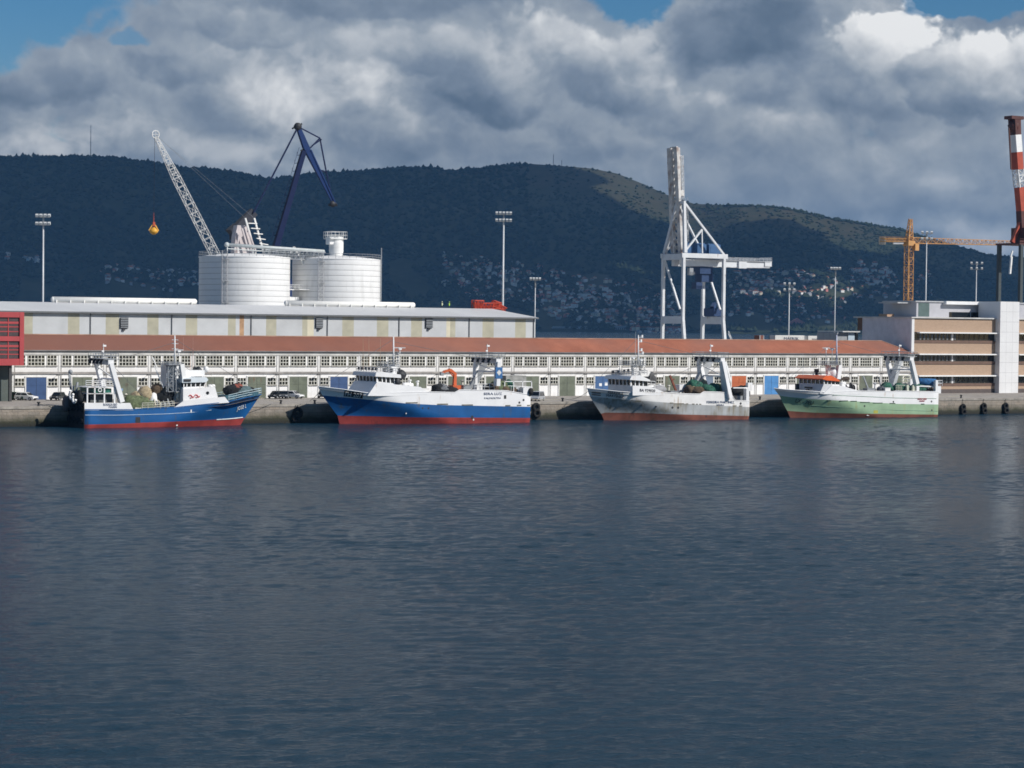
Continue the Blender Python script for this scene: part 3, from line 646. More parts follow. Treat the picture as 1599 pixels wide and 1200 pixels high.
for a in (141, 268, 392, 511, 623, 732.5, 833):
    x = onY(a, 510, WY).x; k = MB(); k.tube((x, WY - .12, QZ), (x, WY - .12, WE - .25), .11, None, 6); k.build('downpipe', M('dark pipe', (.13, .14, .15), .6), ware)
for a in (193.5, 498, 669.5):
    p = onY(a, 505, WY); k = MB(); k.box(p.x - .85, p.x + .85, WY - .28, WY - .005, p.z - 1.0, p.z + 1.1, 0)
    for j in range(6): k.box(p.x - .8, p.x + .8, WY - .42, WY - .28, p.z - .9 + j * .34, p.z - .74 + j * .34, 1)
    k.bar((p.x - .1, WY - .3, p.z - 1.0), (p.x - .1, WY - .3, p.z - 1.5), .5, .2, 0)
    k.build('louvre_vent', [DARK, GREYP], ware)
VENTW = M('white ridge vent', (.80, .79, .75), .5, .08, .5)
for a, b_, y in ((83, 304, 469), (447, 645, 476)):
    xa, xb = onY(a, y, ym).x, onY(b_, y, ym).x; r = .62
    k = MB()
    k.tube((xa, ym, WR + .55), (xb, ym, WR + .55), r, None, 18)
    k.blob((xa, ym, WR + .55), r * .8, r * .99, r * .99, 1, 0, 18, 10); k.blob((xb, ym, WR + .55), r * .8, r * .99, r * .99, 1, 0, 18, 10)
    for x in np.arange(xa + .5, xb, 3.0): k.box(x - .1, x + .1, ym - .8, ym + .8, WR - .2, WR + .5)
    k.build('ridge_vent', VENTW, ware)

# red steelwork lying along the ridge
RED = M('red lattice paint', (.48, .06, .03), .6, .25, 1)
def at_ridge(a, y, Y=WY + WD / 2 + 1.5): return onY(a, y, Y)
k = MB()
p, q = at_ridge(739, 476.5), at_ridge(753, 477); k.truss(p, q, 1.6, 2.0, 3, .11); k.box(p.x + .2, p.x + 1.7, p.y - .6, p.y + .6, p.z - .9, p.z + .6)
p, q = at_ridge(753, 478.5), at_ridge(779, 478); k.truss(p, q, 1.1, 1.3, 7, .1); k.bar(p - UP * .3, q + UP * .2, .5, .4)
p, q = at_ridge(769, 474), at_ridge(781, 478); k.truss(p, q, 1.0, 1.3, 3, .1)
p, q = at_ridge(778, 478), at_ridge(789, 484.5); k.truss(p, q, .9, .9, 4, .09)
for a in (741, 751, 765, 777): p = at_ridge(a, 480); k.tube(p, p - UP * 1.2, .12, None, 5)
tag(k.build('steel_frame', RED), 'red lattice steelwork lying behind the ridge of the grey warehouse roof', 'steel frame')

# two workers on the roof
SKIN = M('skin', (.45, .26, .18), .6); VEST1 = M('pale yellow vest', (.72, .78, .50), .6, .1); VEST2 = M('green hi-vis vest', (.40, .72, .08), .6, .1); TROU = M('dark trousers', (.03, .035, .05), .8)
def person(p, heading, mat, label, bend=0):
    def limb(pts, rad):
        vs.extend([Vector(v) for v in pts]); rs.extend(rad)
    me = bpy.data.meshes.new('person'); V = [(0, 0, .95), (0, .02, 1.2), (0, .0 + bend * .1, 1.42), (0, bend * .16, 1.52), (0, bend * .2, 1.66), (0, bend * .2, 1.76),
        (-.1, 0, .88), (-.12, .03, .48), (-.13, -.02, .08), (-.13, .12, .03), (.1, 0, .88), (.13, .06, .48), (.15, .0, .08), (.15, .14, .03),
        (-.19, bend * .1, 1.40), (-.25, .0, 1.12), (-.2, .2, .95), (.19, bend * .1, 1.40), (.26, .03, 1.12), (.2, .24, 1.0)]
    E = [(0, 1), (1, 2), (2, 3), (3, 4), (4, 5), (0, 6), (6, 7), (7, 8), (8, 9), (0, 10), (10, 11), (11, 12), (12, 13), (2, 14), (14, 15), (15, 16), (2, 17), (17, 18), (18, 19)]
    R = [.15, .14, .15, .06, .1, .085, .1, .075, .05, .045, .1, .075, .05, .045, .075, .055, .04, .075, .055, .04]
    me.from_pydata(V, E, []); o = bpy.data.objects.new('person', me); COL.objects.link(o); o.location = p; o.rotation_euler = (0, 0, heading); ORG[o.name] = Vector(p)
    md = o.modifiers.new('skin', 'SKIN'); o.modifiers.new('sub', 'SUBSURF').levels = 1; o.modifiers['sub'].render_levels = 1
    if not me.skin_vertices: me.attributes
    for i, r in enumerate(R):
        try: me.skin_vertices[0].data[i].radius = (r, r)
        except Exception: pass
    try: me.skin_vertices[0].data[0].use_root = True
    except Exception: pass
    me.materials.append(TROU)
    def child(name, k, mm):
        c = k.build(name, mm, None, at=(0, 0, 0)); c.parent = o; c.location = (0, 0, 0); return c
    k = MB(); k.lathe(0, bend * .05, [(.17, .92), (.185, 1.05), (.195, 1.3), (.2, 1.42), (.1, 1.5)], 12); child('vest', k, mat)
    k = MB(); k.blob((0, bend * .2, 1.68), .095, .11, .125, 1, .05, 10, 8); child('face', k, SKIN)
    k = MB(); k.lathe(0, bend * .2, [(.15, 1.72), (.125, 1.76), (.11, 1.82), (.03, 1.86)], 12); child('helmet', k, mat)
    return tag(o, label, 'person', 'workers on the warehouse roof')
for a, mm, lab, hd in ((690.5, VEST1, 'worker in a pale yellow vest on the warehouse roof, left of two', 2.4), (701, VEST2, 'worker in a bright green vest on the warehouse roof, right of two', 3.6)):
    p = onY(a, 480, WY + WD / 2 + 1.0); p.z = WR - .35; person(p, hd, mm, lab, .6)

# ------------------------------------------------------------------ red clad building at the left edge
RY_ = 22.0
RC = M('red cladding', (.42, .062, .066), .5, .15, .4); RDK = M('red louvre', (.16, .03, .035), .5, .2, 1)
p1 = onY(37.5, 530, RY_); rz0, rz1 = onY(20, 571, RY_).z, onY(20, 487.5, RY_).z
redb = thing('red_building', 'red clad office building with louvred window grids and an overhanging upper storey', 'building', (p1.x - 15, RY_ + 6, QZ - .02))
k = MB(); k.box(p1.x - 32, p1.x, RY_ + .5, RY_ + 8.6, rz0, rz1); k.build('wall', M('dark recess', (.05, .03, .03), .7), redb)
k = MB()
def rb(y0, y1): z1, z0 = onY(20, y0, RY_).z, onY(20, y1, RY_).z; k.box(p1.x - 32, p1.x - .8, RY_, RY_ + .5, z0, z1)
rb(487.5, 496); rb(525.5, 533); rb(560.5, 571); k.box(p1.x - .8, p1.x, RY_ - .04, RY_ + .5, rz0, rz1)
k.build('cladding', RC, redb)
cols = [37.5 - 3.2 - 15.5 * i for i in range(8)]
for top, bot in ((496, 525.5), (533, 560.5)):
    z1, z0 = onY(20, top, RY_).z, onY(20, bot, RY_).z
    for i in range(12):
        xb = p1.x - .8 - i * 2.05; xa = xb - 2.05
        if xa < p1.x - 31: break
        k = MB(); k.box(xa + .08, xb - .08, RY_ + .30, RY_ + .5, z0, z1, 0); k.box(xa - .08, xa + .08, RY_ + .15, RY_ + .5, z0, z1, 1); n = 4
        for j in range(1, n): zz_ = z0 + (z1 - z0) * j / n; k.box(xa + .08, xb - .08, RY_ + .18, RY_ + .30, zz_ - (.09 if j != 3 else .3), zz_ + .09, 1)
        for j in range(n):
            for t in range(3): zz_ = z0 + (z1 - z0) * (j + .25 + t * .25) / n; k.box(xa + .1, xb - .1, RY_ + .25, RY_ + .30, zz_ - .05, zz_ + .05, 2)
        k.build('window', [M('louvre glass', (.05, .05, .055), .25), RC, M('louvre slat', (.13, .09, .09), .5)], redb)
k = MB(); x2 = onY(17, 600, RY_ + 3).x; k.box(p1.x - 32, x2, RY_ + 3, RY_ + 8.6, QZ - .3, rz0 - .003); k.build('lower_wall', M('grey green render', (.10, .12, .11), .8, .3, .3), redb)
k = MB()
for dx in (.6, 8, 16): k.box(x2 - dx - .5, x2 - dx, RY_ + .6, RY_ + 1.2, QZ - .3, rz0 - .003)
k.build('pillar', M('dark pillar', (.07, .07, .07), .8), redb)

# ------------------------------------------------------------------ brick office building on the right
BY = 31.0
bc = onY(1423, 540, BY); bx0 = bc.x; yb_end = onX(1346, 540, bx0).y
def zB(y, px=1490): return onY(px, y, BY).z
bx1 = bx0 + 62
BR = bpy.data.materials.new('tan brickwork'); BR.use_nodes = True; nt = BR.node_tree; b = nt.nodes['Principled BSDF']; P = pos(nt); sp = N(nt, 'ShaderNodeSeparateXYZ'); lk(nt, P, sp.inputs[0])
cc = N(nt, 'ShaderNodeCombineXYZ'); lk(nt, mth('ADD', sp.outputs[0], sp.outputs[1]), cc.inputs[0]); lk(nt, sp.outputs[2], cc.inputs[1])
br = N(nt, 'ShaderNodeTexBrick'); lk(nt, cc.outputs[0], br.inputs['Vector']); br.inputs['Scale'].default_value = 1; br.inputs['Brick Width'].default_value = .45; br.inputs['Row Height'].default_value = .16; br.inputs['Mortar Size'].default_value = .015
br.inputs['Color1'].default_value = (.37, .25, .165, 1); br.inputs['Color2'].default_value = (.45, .31, .21, 1); br.inputs['Mortar'].default_value = (.42, .34, .27, 1)
lk(nt, mixc(nt, mth('MULTIPLY', noi(nt, P, .3, 5), .35), br.outputs['Color'], (.36, .24, .17)), b.inputs['Base Color']); b.inputs['Roughness'].default_value = .85
office = thing('brick_office', 'tan brick office block with dark strip windows, white sunshades and a white stair tower', 'office building', (bx0 + 30, BY + 15, QZ - .02))
GREYT = M('grey tile cladding', (.70, .67, .69), .7, .15, .5); WCOL = M('white panel', (.74, .74, .74), .5, .06, .3); SILLB = M('brown sill', (.16, .10, .075), .7, .2, 1)
k = MB(); k.box(bx0, bx1, BY + .5, yb_end, QZ - .3, zB(498)); k.build('side_wall', GREYT, office)
pil0, pil1 = onY(1554, 540, BY).x, onY(1583.5, 540, BY).x
segs = [(bx0 + .75, pil0, True), (pil1, bx1, False)]
for y0, y1 in ((499, 519.5), (536.6, 553), (570, 586.5), (598.8, 608)):
    for xa, xb, _ in segs:
        k = MB(); k.box(xa, xb, BY, BY + .5, zB(y1), zB(y0)); k.build('brick_band', BR, office)
for y0, y1 in ((519.5, 532), (553, 564.6), (586.5, 598.8)):
    for xa, xb, first in segs:
        k = MB(); k.box(xa, xb, BY + .42, BY + .5, zB(y1), zB(y0), 0); n = max(2, int((xb - xa) / 1.5))
        for i in range(n + 1): x = xa + (xb - xa) * i / n; k.box(x - .035, x + .035, BY + .34, BY + .42, zB(y1), zB(y0), 1)
        if first:
            xw = onY(1488.5, y1, BY).x; k.box(xw - .25, xw + .25, BY + .3, BY + .42, zB(y1), zB(y0), 2)
            for i in range(10): x = xa + 2 + i * 1.15; k.box(x, x + .5, BY + .38, BY + .415, zB(y1) + .1, zB(y0) - .1, 3)
        k.build('strip_window', [DGLASS, DARK, WCOL, M('pale blind', (.16, .17, .17), .7)], office)
        k = MB(); k.box(xa, xb, BY - .1, BY + .45, zB(y1 + 4.4), zB(y1)); k.build('window_sill', SILLB, office)
        k = MB(); k.box(xa + .9, xb + (.8 if first else 0), BY - 1.0, BY - .003, zB(y0 + 1.6), zB(y0 - .3)); k.build('sunshade', CLEANW, office)
k = MB(); k.box(bx0 - .02, bx0 + .75, BY - .1, BY + .5, QZ, zB(498)); k.build('corner_column', WCOL, office)
k = MB(); k.box(bx0 + .75, bx1, BY - .05, BY + .45, QZ - .3, zB(608)); k.build('plinth', M('dark plinth', (.11, .09, .085), .8), office)
zt = zB(471.5, 1570)
k = MB(); k.box(pil0, pil1, BY - 1.6, BY + 6, QZ - .3, zt, 0)
for j in range(1, 9): z = QZ + (zt - QZ) * j / 9; k.box(pil0 + .02, pil1 - .02, BY - 1.606, BY - 1.6, z - .03, z + .03, 1)
for t in (.33, .66): x = pil0 + (pil1 - pil0) * t; k.box(x - .02, x + .02, BY - 1.605, BY - 1.6, QZ, zt - .1, 1)
k.build('stair_tower', [WCOL, M('panel joint', (.45, .45, .46), .7)], office)
k = MB(); k.box(bx0 - .35, bx1, BY - .4, yb_end + 3.0, zB(498), zB(496)); k.build('roof_slab', M('pale roof edge', (.58, .57, .55), .7, .2, .5), office)
k = MB(); k.box(bx0 + 1, bx0 + 9, yb_end + .1, yb_end + 3, zB(518), zB(498) - .003); k.build('rear_wall', M('brown brick return', (.17, .10, .065), .85, .25, .6), office)
PY = BY + 7
ph0 = onY(1431, 485, PY).x; phz = onY(1490, 470.3, PY).z
k = MB(); k.box(ph0, bx1, PY, PY + 12, zB(496), phz - .4); k.build('penthouse', M('mid grey panel', (.46, .46, .49), .6, .1, .4), office)
xa, xb = onY(1482, 490, PY).x, onY(1544, 490, PY).x
k = MB(); k.box(xa, xb, PY - .06, PY - .003, onY(1500, 496.5, PY).z, onY(1500, 487.8, PY).z, 0); k.box(xa + (xb - xa) * .52, xa + (xb - xa) * .54, PY - .1, PY - .06, onY(1500, 496.5, PY).z, onY(1500, 487.8, PY).z, 1); k.build('penthouse_window', [DGLASS, GREYP], office)
xa, xb = onY(1478, 473, PY - 1.2).x, onY(1544, 473, PY - 1.2).x
k = MB(); k.box(xa, xb, PY - 1.2, PY - .003, onY(1500, 476, PY - 1.2).z, phz - .1); k.build('fascia', CLEANW, office)
k = MB(); k.box(onY(1393, 475, PY + 4).x, ph0 + 3, PY + 2, PY + 9, phz - .75, phz - .5); k.box(ph0 - .5, bx1, PY - .3, PY + 12, phz - .4, phz - .12); k.build('penthouse_roof', M('slab edge grey', (.46, .47, .48), .6), office)
xa, xb = onY(1434, 485, PY).x, onY(1451, 485, PY).x
k = MB(); k.box(xa, xb, PY - .04, PY - .003, zB(495), phz - .6); k.build('glazed_panel', M('greenish glass', (.10, .15, .15), .15), office)
k = MB(); k.box(onY(1381, 492, PY + 6).x, onY(1392, 492, PY + 6).x, PY + 5, PY + 8, zB(496), onY(1386, 490.5, PY + 5).z); k.build('roof_vent', M('terracotta box', (.42, .28, .19), .8), office)

# annex and containers seen over the shed roof
AY = 70
def boxpx(name, a, b_, y0, y1, Y, d, mat, zb=None):
    p, q = onY(a, y1, Y), onY(b_, y0, Y); k = MB(); k.box(p.x, q.x, Y, Y + d, zb if zb is not None else p.z, q.z); return k, p, q
annex = thing('annex', 'small glazed rooftop annex with a thin flat roof between shed roof and brick office', 'annex', (onY(1325, 525, AY).x, AY + 4, QZ - .02))
k, p, q = boxpx('w', 1307, 1340, 520, 536, AY, 8, None, QZ); k.build('wall', M('grey annex wall', (.33, .35, .37), .6), annex)
k, p, q = boxpx('w', 1316, 1343, 517.6, 519, AY - 1.2, 10, None); k.build('roof', M('thin slab', (.60, .60, .58), .6), annex)
k, p, q = boxpx('w', 1324.5, 1334.5, 520.5, 533, AY - .25, .24, None); k.build('window', M('pale glazing', (.50, .60, .68), .2), annex)
k, p, q = boxpx('w', 1335, 1340, 520.5, 533, AY - .25, .24, None); k.build('window', DGLASS, annex)
NAVY = M('navy lettering', (.03, .04, .10), .6)
CY = 120
def container(a, b_, y0, y1, mat, label, txt=None, group='freight containers beyond the shed'):
    p, q = onY(a, y1, CY), onY(b_, y0, CY)
    t = thing('freight_container', label, 'container', ((p.x + q.x) / 2, CY + 1.2, QZ - .02), group); zt_ = q.z; n = 4; hh = (zt_ - QZ)
    k = MB(); k.box(p.x, q.x, CY, CY + 2.4, zt_ - 2.6, zt_); 
    for i in range(int((q.x - p.x) / .5)): k.box(p.x + .15 + i * .5, p.x + .35 + i * .5, CY - .04, CY, zt_ - 2.45, zt_ - .15)
    o = k.build('box', mat, t)
    k = MB(); k.box(p.x, q.x, CY, CY + 2.4, QZ, zt_ - 2.603); k.build('stacked_base', M('container blue grey', (.20, .22, .26), .6, .3), t)
    k = MB()
    for x in (p.x, q.x - .2):
        for y in (CY - .06, CY + 2.26): k.box(x, x + .2, y, y + .2, zt_ - 2.6, zt_ + .02)
    k.build('corner_post', M('container post', (.45, .46, .47), .6), t)
    if txt:
        for s_, x, z, h, w, mm in txt: text(s_, (p.x + (q.x - p.x) * x, CY - .08, zt_ - 2.6 + z), h, mm, t, w)
GREYX = M('worn grey lettering', (.28, .29, .30), .6)
WCONT = M('container off-white', (.66, .65, .62), .5, .1, .6, rust=.1)
p, q = onY(1210, 530, CY), onY(1256.5, 530, CY); wl0 = q.x - p.x
container(1210, 1256.5, 524.3, 533, WCONT, 'long off-white freight container with dark lettering above the shed roof', [('MAERSK', .30, 1.42, .72, wl0 * .5, NAVY)])
container(1261.5, 1283.5, 525, 533, WCONT, 'short off-white freight container right of the long lettered one', [('SEALAND', .28, 1.5, .45, wl0 * .23, GREYX)])
container(1186, 1193, 524, 533, M('container brown', (.20, .075, .05), .6, .2), 'rusty brown container end left of the white lettered container')
# ------------------------------------------------------------------ silos
SILY = 122.0
m, nt, b = new_mat('white ribbed silo steel'); P = pos(nt); sp = N(nt, 'ShaderNodeSeparateXYZ'); lk(nt, P, sp.inputs[0])
c = mixc(nt, noi(nt, P, .4, 4, .6), (.70, .70, .69), (.82, .82, .81))
c = mixc(nt, ramp(nt, noi(nt, P, .6, 4, .6, 0, (1, 1, .15)), [(.55, (0, 0, 0)), (.75, (.5, .5, .5))]), c, (.52, .52, .50))
lk(nt, c, b.inputs['Base Color']); b.inputs['Roughness'].default_value = .45
SILO = m
def silo(a, b_, ytop, yd, label):
    pl, pr = onY(a, 440, SILY), onY(b_, 440, SILY)
    # a round body seen at an angle: centre on the middle ray, radius from its apparent width
    mid = (a + b_) / 2; c0 = onY(mid, 440, SILY); D = (c0 - CAM).dot(FW); r = (b_ - a) / 2 / F_PX * D
    zt = onY(mid, ytop, SILY).z; zd_ = onY(mid, yd, SILY).z
    t = thing('silo', label, 'silo', (c0.x, c0.y, QZ - .02), 'twin storage silos'); prof = []; n = round((zt - QZ) / 1.27); hh = (zt - QZ) / n
    for i in range(n):
        z = QZ + i * hh; prof += [(r - .015, z), (r, z + .1), (r, z + hh - .1), (r - .015, z + hh - .01)]
    k = MB(); k.lathe(c0.x, c0.y, prof, 72); k.build('wall', SILO, t)
    k = MB()
    for i in range(1, n): k.lathe(c0.x, c0.y, [(r - .03, QZ + i * hh - .07), (r + .025, QZ + i * hh - .06), (r + .025, QZ + i * hh + .02), (r - .03, QZ + i * hh + .03)], 72)
    k.build('stiffening_ring', M('silo seam steel', (.36, .36, .36), .6), t)  # grey rings along the seams
    k = MB(); k.lathe(c0.x, c0.y, [(r + .12, zt - .05), (r + .12, zt + .15), (r * .8, zt + (zd_ - zt) * .42), (r * .5, zt + (zd_ - zt) * .75), (r * .22, zd_), (.1, zd_ + .05)], 48); k.build('roof', SILO, t)
    k = MB(); ring = [(c0.x + (r + .02) * math.cos(i / 40 * 2 * math.pi), c0.y + (r + .02) * math.sin(i / 40 * 2 * math.pi), zt + .12) for i in range(41)]
    k.rail(ring, 1.15, .045, 1.3, 2); k.build('railing', GALV, t)
    return t, c0, r, zt, zd_
def front_pt(c0, r, px):  # point of the wall facing the camera in pixel column px
    mid = (c0 - CAM); D = mid.dot(FW); xoff = (px - 799.5) / F_PX * D - mid.dot(RH)
    xoff = max(-r * .99, min(r * .99, xoff)); return Vector((c0.x, c0.y, 0)) + RH * xoff - FH * math.sqrt(r * r - xoff * xoff)
s1 = silo(311, 452.5, 403, 396, 'white ribbed silo on the left, nearer the lattice boom')
s2 = silo(456.5, 594, 406.5, 399.5, 'white ribbed silo on the right with a small headhouse on its dome')
for (t, c0, r, zt, zd_), px in ((s1, 358), (s2, 505)):
    f = front_pt(c0, r + .45, px); k = MB(); d = RH * .62
    for s_ in (-1, 1):
        for e in (0, .75): k.bar(f + d * s_ * .9 - FH * e + UP * QZ, f + d * s_ * .9 - FH * e + UP * (zt + 1.4), .09)
    z = QZ + 1
    while z < zt + 1.2:
        k.bar(f - d * .9 + UP * z, f + d * .9 + UP * z, .06); k.bar(f - d * .9 - FH * .75 + UP * z, f + d * .9 - FH * .75 + UP * (z + .9), .05); z += .9
    for z in np.arange(QZ + 4, zt, 5): k.box(f.x - .9, f.x + .9, f.y - .5, f.y + .2, z, z + .08)
    k.build('caged_ladder', M('ladder grey', (.33, .34, .36), .5), t)
t, c0, r, zt, zd_ = s2
hp = onY(525, 385, SILY); k = MB(); z0, z1 = zd_ - .4, onY(525, 370, SILY).z
k.lathe(hp.x, hp.y, [(1.4, z0), (1.75, z0 + 1.4), (1.75, z1)], 20)
for j in range(4): k.lathe(hp.x, hp.y, [(1.75, z0 + 1.6 + j * .8), (1.83, z0 + 1.65 + j * .8), (1.75, z0 + 1.7 + j * .8)], 20)
k.build('headhouse', WHITE, t)
k = MB(); k.box(hp.x - 2.4, hp.x + 1.9, hp.y - 2, hp.y + 2, z1 - .6, z1 - .45); k.rail([(hp.x - 2.4, hp.y - 2, z1 - .45), (hp.x + 1.9, hp.y - 2, z1 - .45), (hp.x + 1.9, hp.y + 2, z1 - .45), (hp.x - 2.4, hp.y + 2, z1 - .45), (hp.x - 2.4, hp.y - 2, z1 - .45)], 1.6, .045, 1.0, 2)
k.box(hp.x - 2.3, hp.x - .9, hp.y - 1.2, hp.y + 1, z1 - 1.9, z1 - .1); k.build('headhouse_platform', WHITE, t)
f = front_pt(c0, r + .1, 593.5); k = MB(); k.tube((f.x + .3, f.y, QZ), (f.x + .3, f.y, zt + 3), .14, None, 6); k.build('lightning_rod', GREYP, t)
# conveyor gantry across the two silos
cv = thing('conveyor_bridge', 'grey conveyor bridge running above the domes of the two silos', 'conveyor', (onY(430, 395, SILY).x, SILY, s1[4]))
a, b_ = onY(354, 381, SILY), onY(506, 394, SILY)
a, b_ = onY(354, 382.5, SILY - 3), onY(506, 393, SILY - 3)
k = MB(); k.tube(a, b_, .42, None, 10); k.tube(a - UP * .9, b_ - UP * .9, .13, None, 6); k.blob(a, .6, .6, .6, 1, 0, 10, 8); k.build('tube', M('conveyor tube', (.50, .54, .54), .5, .15), cv)
k = MB(); k.truss(a + Vector((9.5, 0, -1.9)), b_ + Vector((0, 0, -1.2)), 1.6, 1.9, 16, .075); k.build('walkway_truss', GALV, cv)
k = MB(); k.box(a.x + 9.5, b_.x, a.y - .75, a.y + .75, a.z - 2.2, a.z - 2.05); k.build('walkway', GREYP, cv)
p = onY(459, 386, SILY - 3)
k = MB()
for e in (-1, 1):
    k.bar(p, p + Vector((e * 3.2, 0, -5.0)), .38); 
k.bar(p + Vector((-1.7, -.1, -2.4)), p + Vector((1.7, -.1, -2.4)), .25)
for q in (355, 372, 395, 420, 445, 490): 
    w = onY(q, 390, SILY - 3); w.z = a.z + (b_.z - a.z) * (w.x - a.x) / (b_.x - a.x); k.bar(w, w - UP * (2.6 + abs(q - 385) * .02), .16)
k.build('support_frame', WHITE, cv)
k = MB()
for q in (447, 480): w = onY(q, 453, SILY - 5); k.box(w.x - 2, w.x + 2, w.y, w.y + 5, w.z, w.z + .2); 
w = onY(455, 453, SILY - 4); k.rail([(w.x - 2.2, w.y, w.z + .2), (w.x + 3, w.y, w.z + .2)], 1.0, .05, 1, 2); k.box(w.x - 2, w.x + 2.5, w.y + 1, w.y + 4, QZ, w.z - 1.6)
k.build('service_platform', WHITE, cv)

# ------------------------------------------------------------------ cranes behind the silos
LY = 165.0
lw = thing('mobile_harbour_crane', 'white lattice boom harbour crane rising behind the left silo', 'crane', (onY(372, 470, LY).x, LY, QZ - .02))
tip, foot = onY(243, 214, LY), onY(343, 413, LY); foot2 = onY(337, 402, LY)
b0, b1 = onY(329.5, 402, LY), onY(345.5, 401, LY); bm = (b0 + b1) / 2; D = (tip - bm); pv_ = bm - D * .28
k = MB(); wb_ = (b1 - b0).length * .82
u_, v_ = onY(265, 261, LY), None
k.truss(pv_, bm + D * .66, 1.6, wb_, 13, .05, 0, 1.5, wb_ * .82); k.truss(bm + D * .66, tip, 1.5, wb_ * .82, 9, .05, 0, .7, .7)
k.build('boom', WHITE, lw)
k = MB(); 
for i in range(16):
    a_, b_ = i / 16 * 2 * math.pi, (i + 1) / 16 * 2 * math.pi; R_ = .95; c_ = tip + UP * .6
    k.tube(c_ + Vector((math.cos(a_) * R_, 0, math.sin(a_) * R_)), c_ + Vector((math.cos(b_) * R_, 0, math.sin(b_) * R_)), .13, None, 5)
    if i % 4 == 0: k.tube(c_, c_ + Vector((math.cos(a_) * R_, 0, math.sin(a_) * R_)), .06, None, 4)
k.build('sheave', WHITE, lw)
af1, af2 = onY(383, 341, LY), onY(397, 341, LY + 4)
k = MB(); g1, g2 = onY(412, 392, LY), onY(425, 395, LY + 4); h1, h2 = onY(371, 396, LY), onY(388, 399, LY + 4)
for p, q, s_ in ((af1, g1, .3), (af2, g2, .3)): k.bar(p, q - UP * 8, .42, .42)
for i in range(1, 7): t_ = i / 6.5; k.bar(af1.lerp(g1, t_), af2.lerp(g2, t_), .22)
k.build('a_frame', WHITE, lw)
k = MB(); ta, tb = onY(380, 352, LY), onY(380, 400, LY)
k.prism([(ta.x - 1.2, ta.z), (ta.x + 1.3, ta.z), (ta.x + 2.8, ta.z - 3.4), (ta.x + 3, QZ + 10), (ta.x - 3, QZ + 10), (ta.x - 1.8, ta.z - 3)], LY + 1, LY + 3.4)
k.bar(onY(373, 367, LY), onY(369, 395, LY), .35); k.bar(onY(378, 357, LY - .5), onY(388, 392, LY - .5), .4); k.bar(onY(388, 362, LY - .5), onY(400, 394, LY - .5), .35)
k.build('tower', M('pinkish white tower', (.62, .56, .56), .6, .15, .5, rust=.1), lw)
k = MB(); x = ORG[lw.name].x; k.box(x - 5, x + 6, LY - 3, LY + 6, QZ + 3, QZ + 10); k.build('machine_house', WHITE, lw)
for dx in (-6, 6):
    for dy in (-4, 6): k = MB(); k.box(x + dx - 1, x + dx + 1, LY + dy - 1, LY + dy + 1, QZ - .02, QZ + 3.2); k.build('outrigger_leg', GREYP, lw)
k = MB(); k.tube(tip + UP * .6, af1, .028, None, 4); k.tube(tip + Vector((.3, .6, .4)), af2, .028, None, 4); k.build('pendant_cable', GREYP, lw)
gy = onY(240, 361, LY)
k = MB(); k.tube((gy.x, gy.y, gy.z + 4.2), (gy.x + .1, gy.y, tip.z), .045, None, 4); k.build('hoist_cable', DARK, lw)
k = MB(); k.tube((gy.x, gy.y, gy.z + .8), (gy.x, gy.y, gy.z + 4.6), .16, .05, 6); k.box(gy.x - .3, gy.x + .3, gy.y - .3, gy.y + .3, gy.z + 1.2, gy.z + 2.2); k.build('hook_block', M('red hook block', (.42, .07, .03), .5), lw)
k = MB(); YEL = M('yellow grab', (.80, .42, .05), .45, .2, 1)
k.lathe(gy.x, gy.y, [(.3, gy.z + .9), (.85, gy.z + .4), (1.2, gy.z - .1), (.95, gy.z - .5), (.4, gy.z - .9)], 8); [k.bar((gy.x + e * .3, gy.y, gy.z + 1.6), (gy.x + e * 1.3, gy.y, gy.z + .1), .22) for e in (-1, 1)]
k.build('grab', YEL, lw)

NAVYP = M('navy crane paint', (.003, .012, .060), .6, .2, .4, spec=.2); BLUEC = M('blue crane paint', (.008, .032, .125), .6, .2, .4, spec=.2)
GY = 205.0
bl = thing('blue_jib_crane', 'tall dark blue double-jib dock crane standing behind the silos', 'crane', (onY(433, 440, GY).x, GY, QZ - .02))
G = lambda a, y, dy=0: onY(a, y, GY + dy)
k = MB(); a, b_ = G(431.5, 383), G(474.5, 236); d = (b_ - a).normalized()
k.bar(a - d * 12, b_, 1.7, 1.6, 0, 1.3, 1.1)
for t_ in np.linspace(.1, .95, 11): p = a.lerp(b_, t_); k.bar(p + RH * -1.4 , p + RH * .2 + UP * .5, .12); k.bar(p - RH * 1.5, p - RH * 1.5 + UP * 1.0, .08)
k.bar(a - RH * 1.5 + UP, b_ - RH * 1.3 + UP, .07)
k.build('boom', NAVYP, bl)
k = MB(); ap, pvv, jt = G(465, 198), G(479, 234), G(520, 317)
k.bar(ap, pvv, .9, 1.1, 0, 1.2, 1.8); k.bar(pvv, jt, 1.2, 1.5, 0, .45, .6); k.bar(pvv + RH * 1.1, jt + RH * .6, .35); 
k.build('fly_jib', BLUEC, bl)
k = MB(); u1_, u2_ = G(499.5, 216), G(509.5, 269)
for p, q in ((ap, u1_), (u1_, u2_), (u2_, jt), (pvv + RH * .5, u1_), (G(500, 266), u2_), (G(487, 228), G(502, 218))): k.bar(p, q, .32)
k.build('jib_bracing', NAVYP, bl)
k = MB(); 
for dy in (-1.2, 1.2): k.bar(G(463, 203, dy), G(395.6, 333, dy), .38); 
for t_ in (.2, .45, .7): k.bar(G(463, 203, -1.2).lerp(G(395.6, 333, -1.2), t_), G(463, 203, 1.2).lerp(G(395.6, 333, 1.2), t_), .2)
k.build('tie_rod', NAVYP, bl)
k = MB(); k.bar(G(396, 331), G(368, 362), 1.6, 2.4, 0, 3.2, 3.0); k.bar(G(372, 356), G(361, 366), 3.2, 3.0); k.bar(G(366, 360), G(366, 375), 2.0, 2.4); k.build('counterweight', M('black navy', (.012, .016, .03), .6), bl)
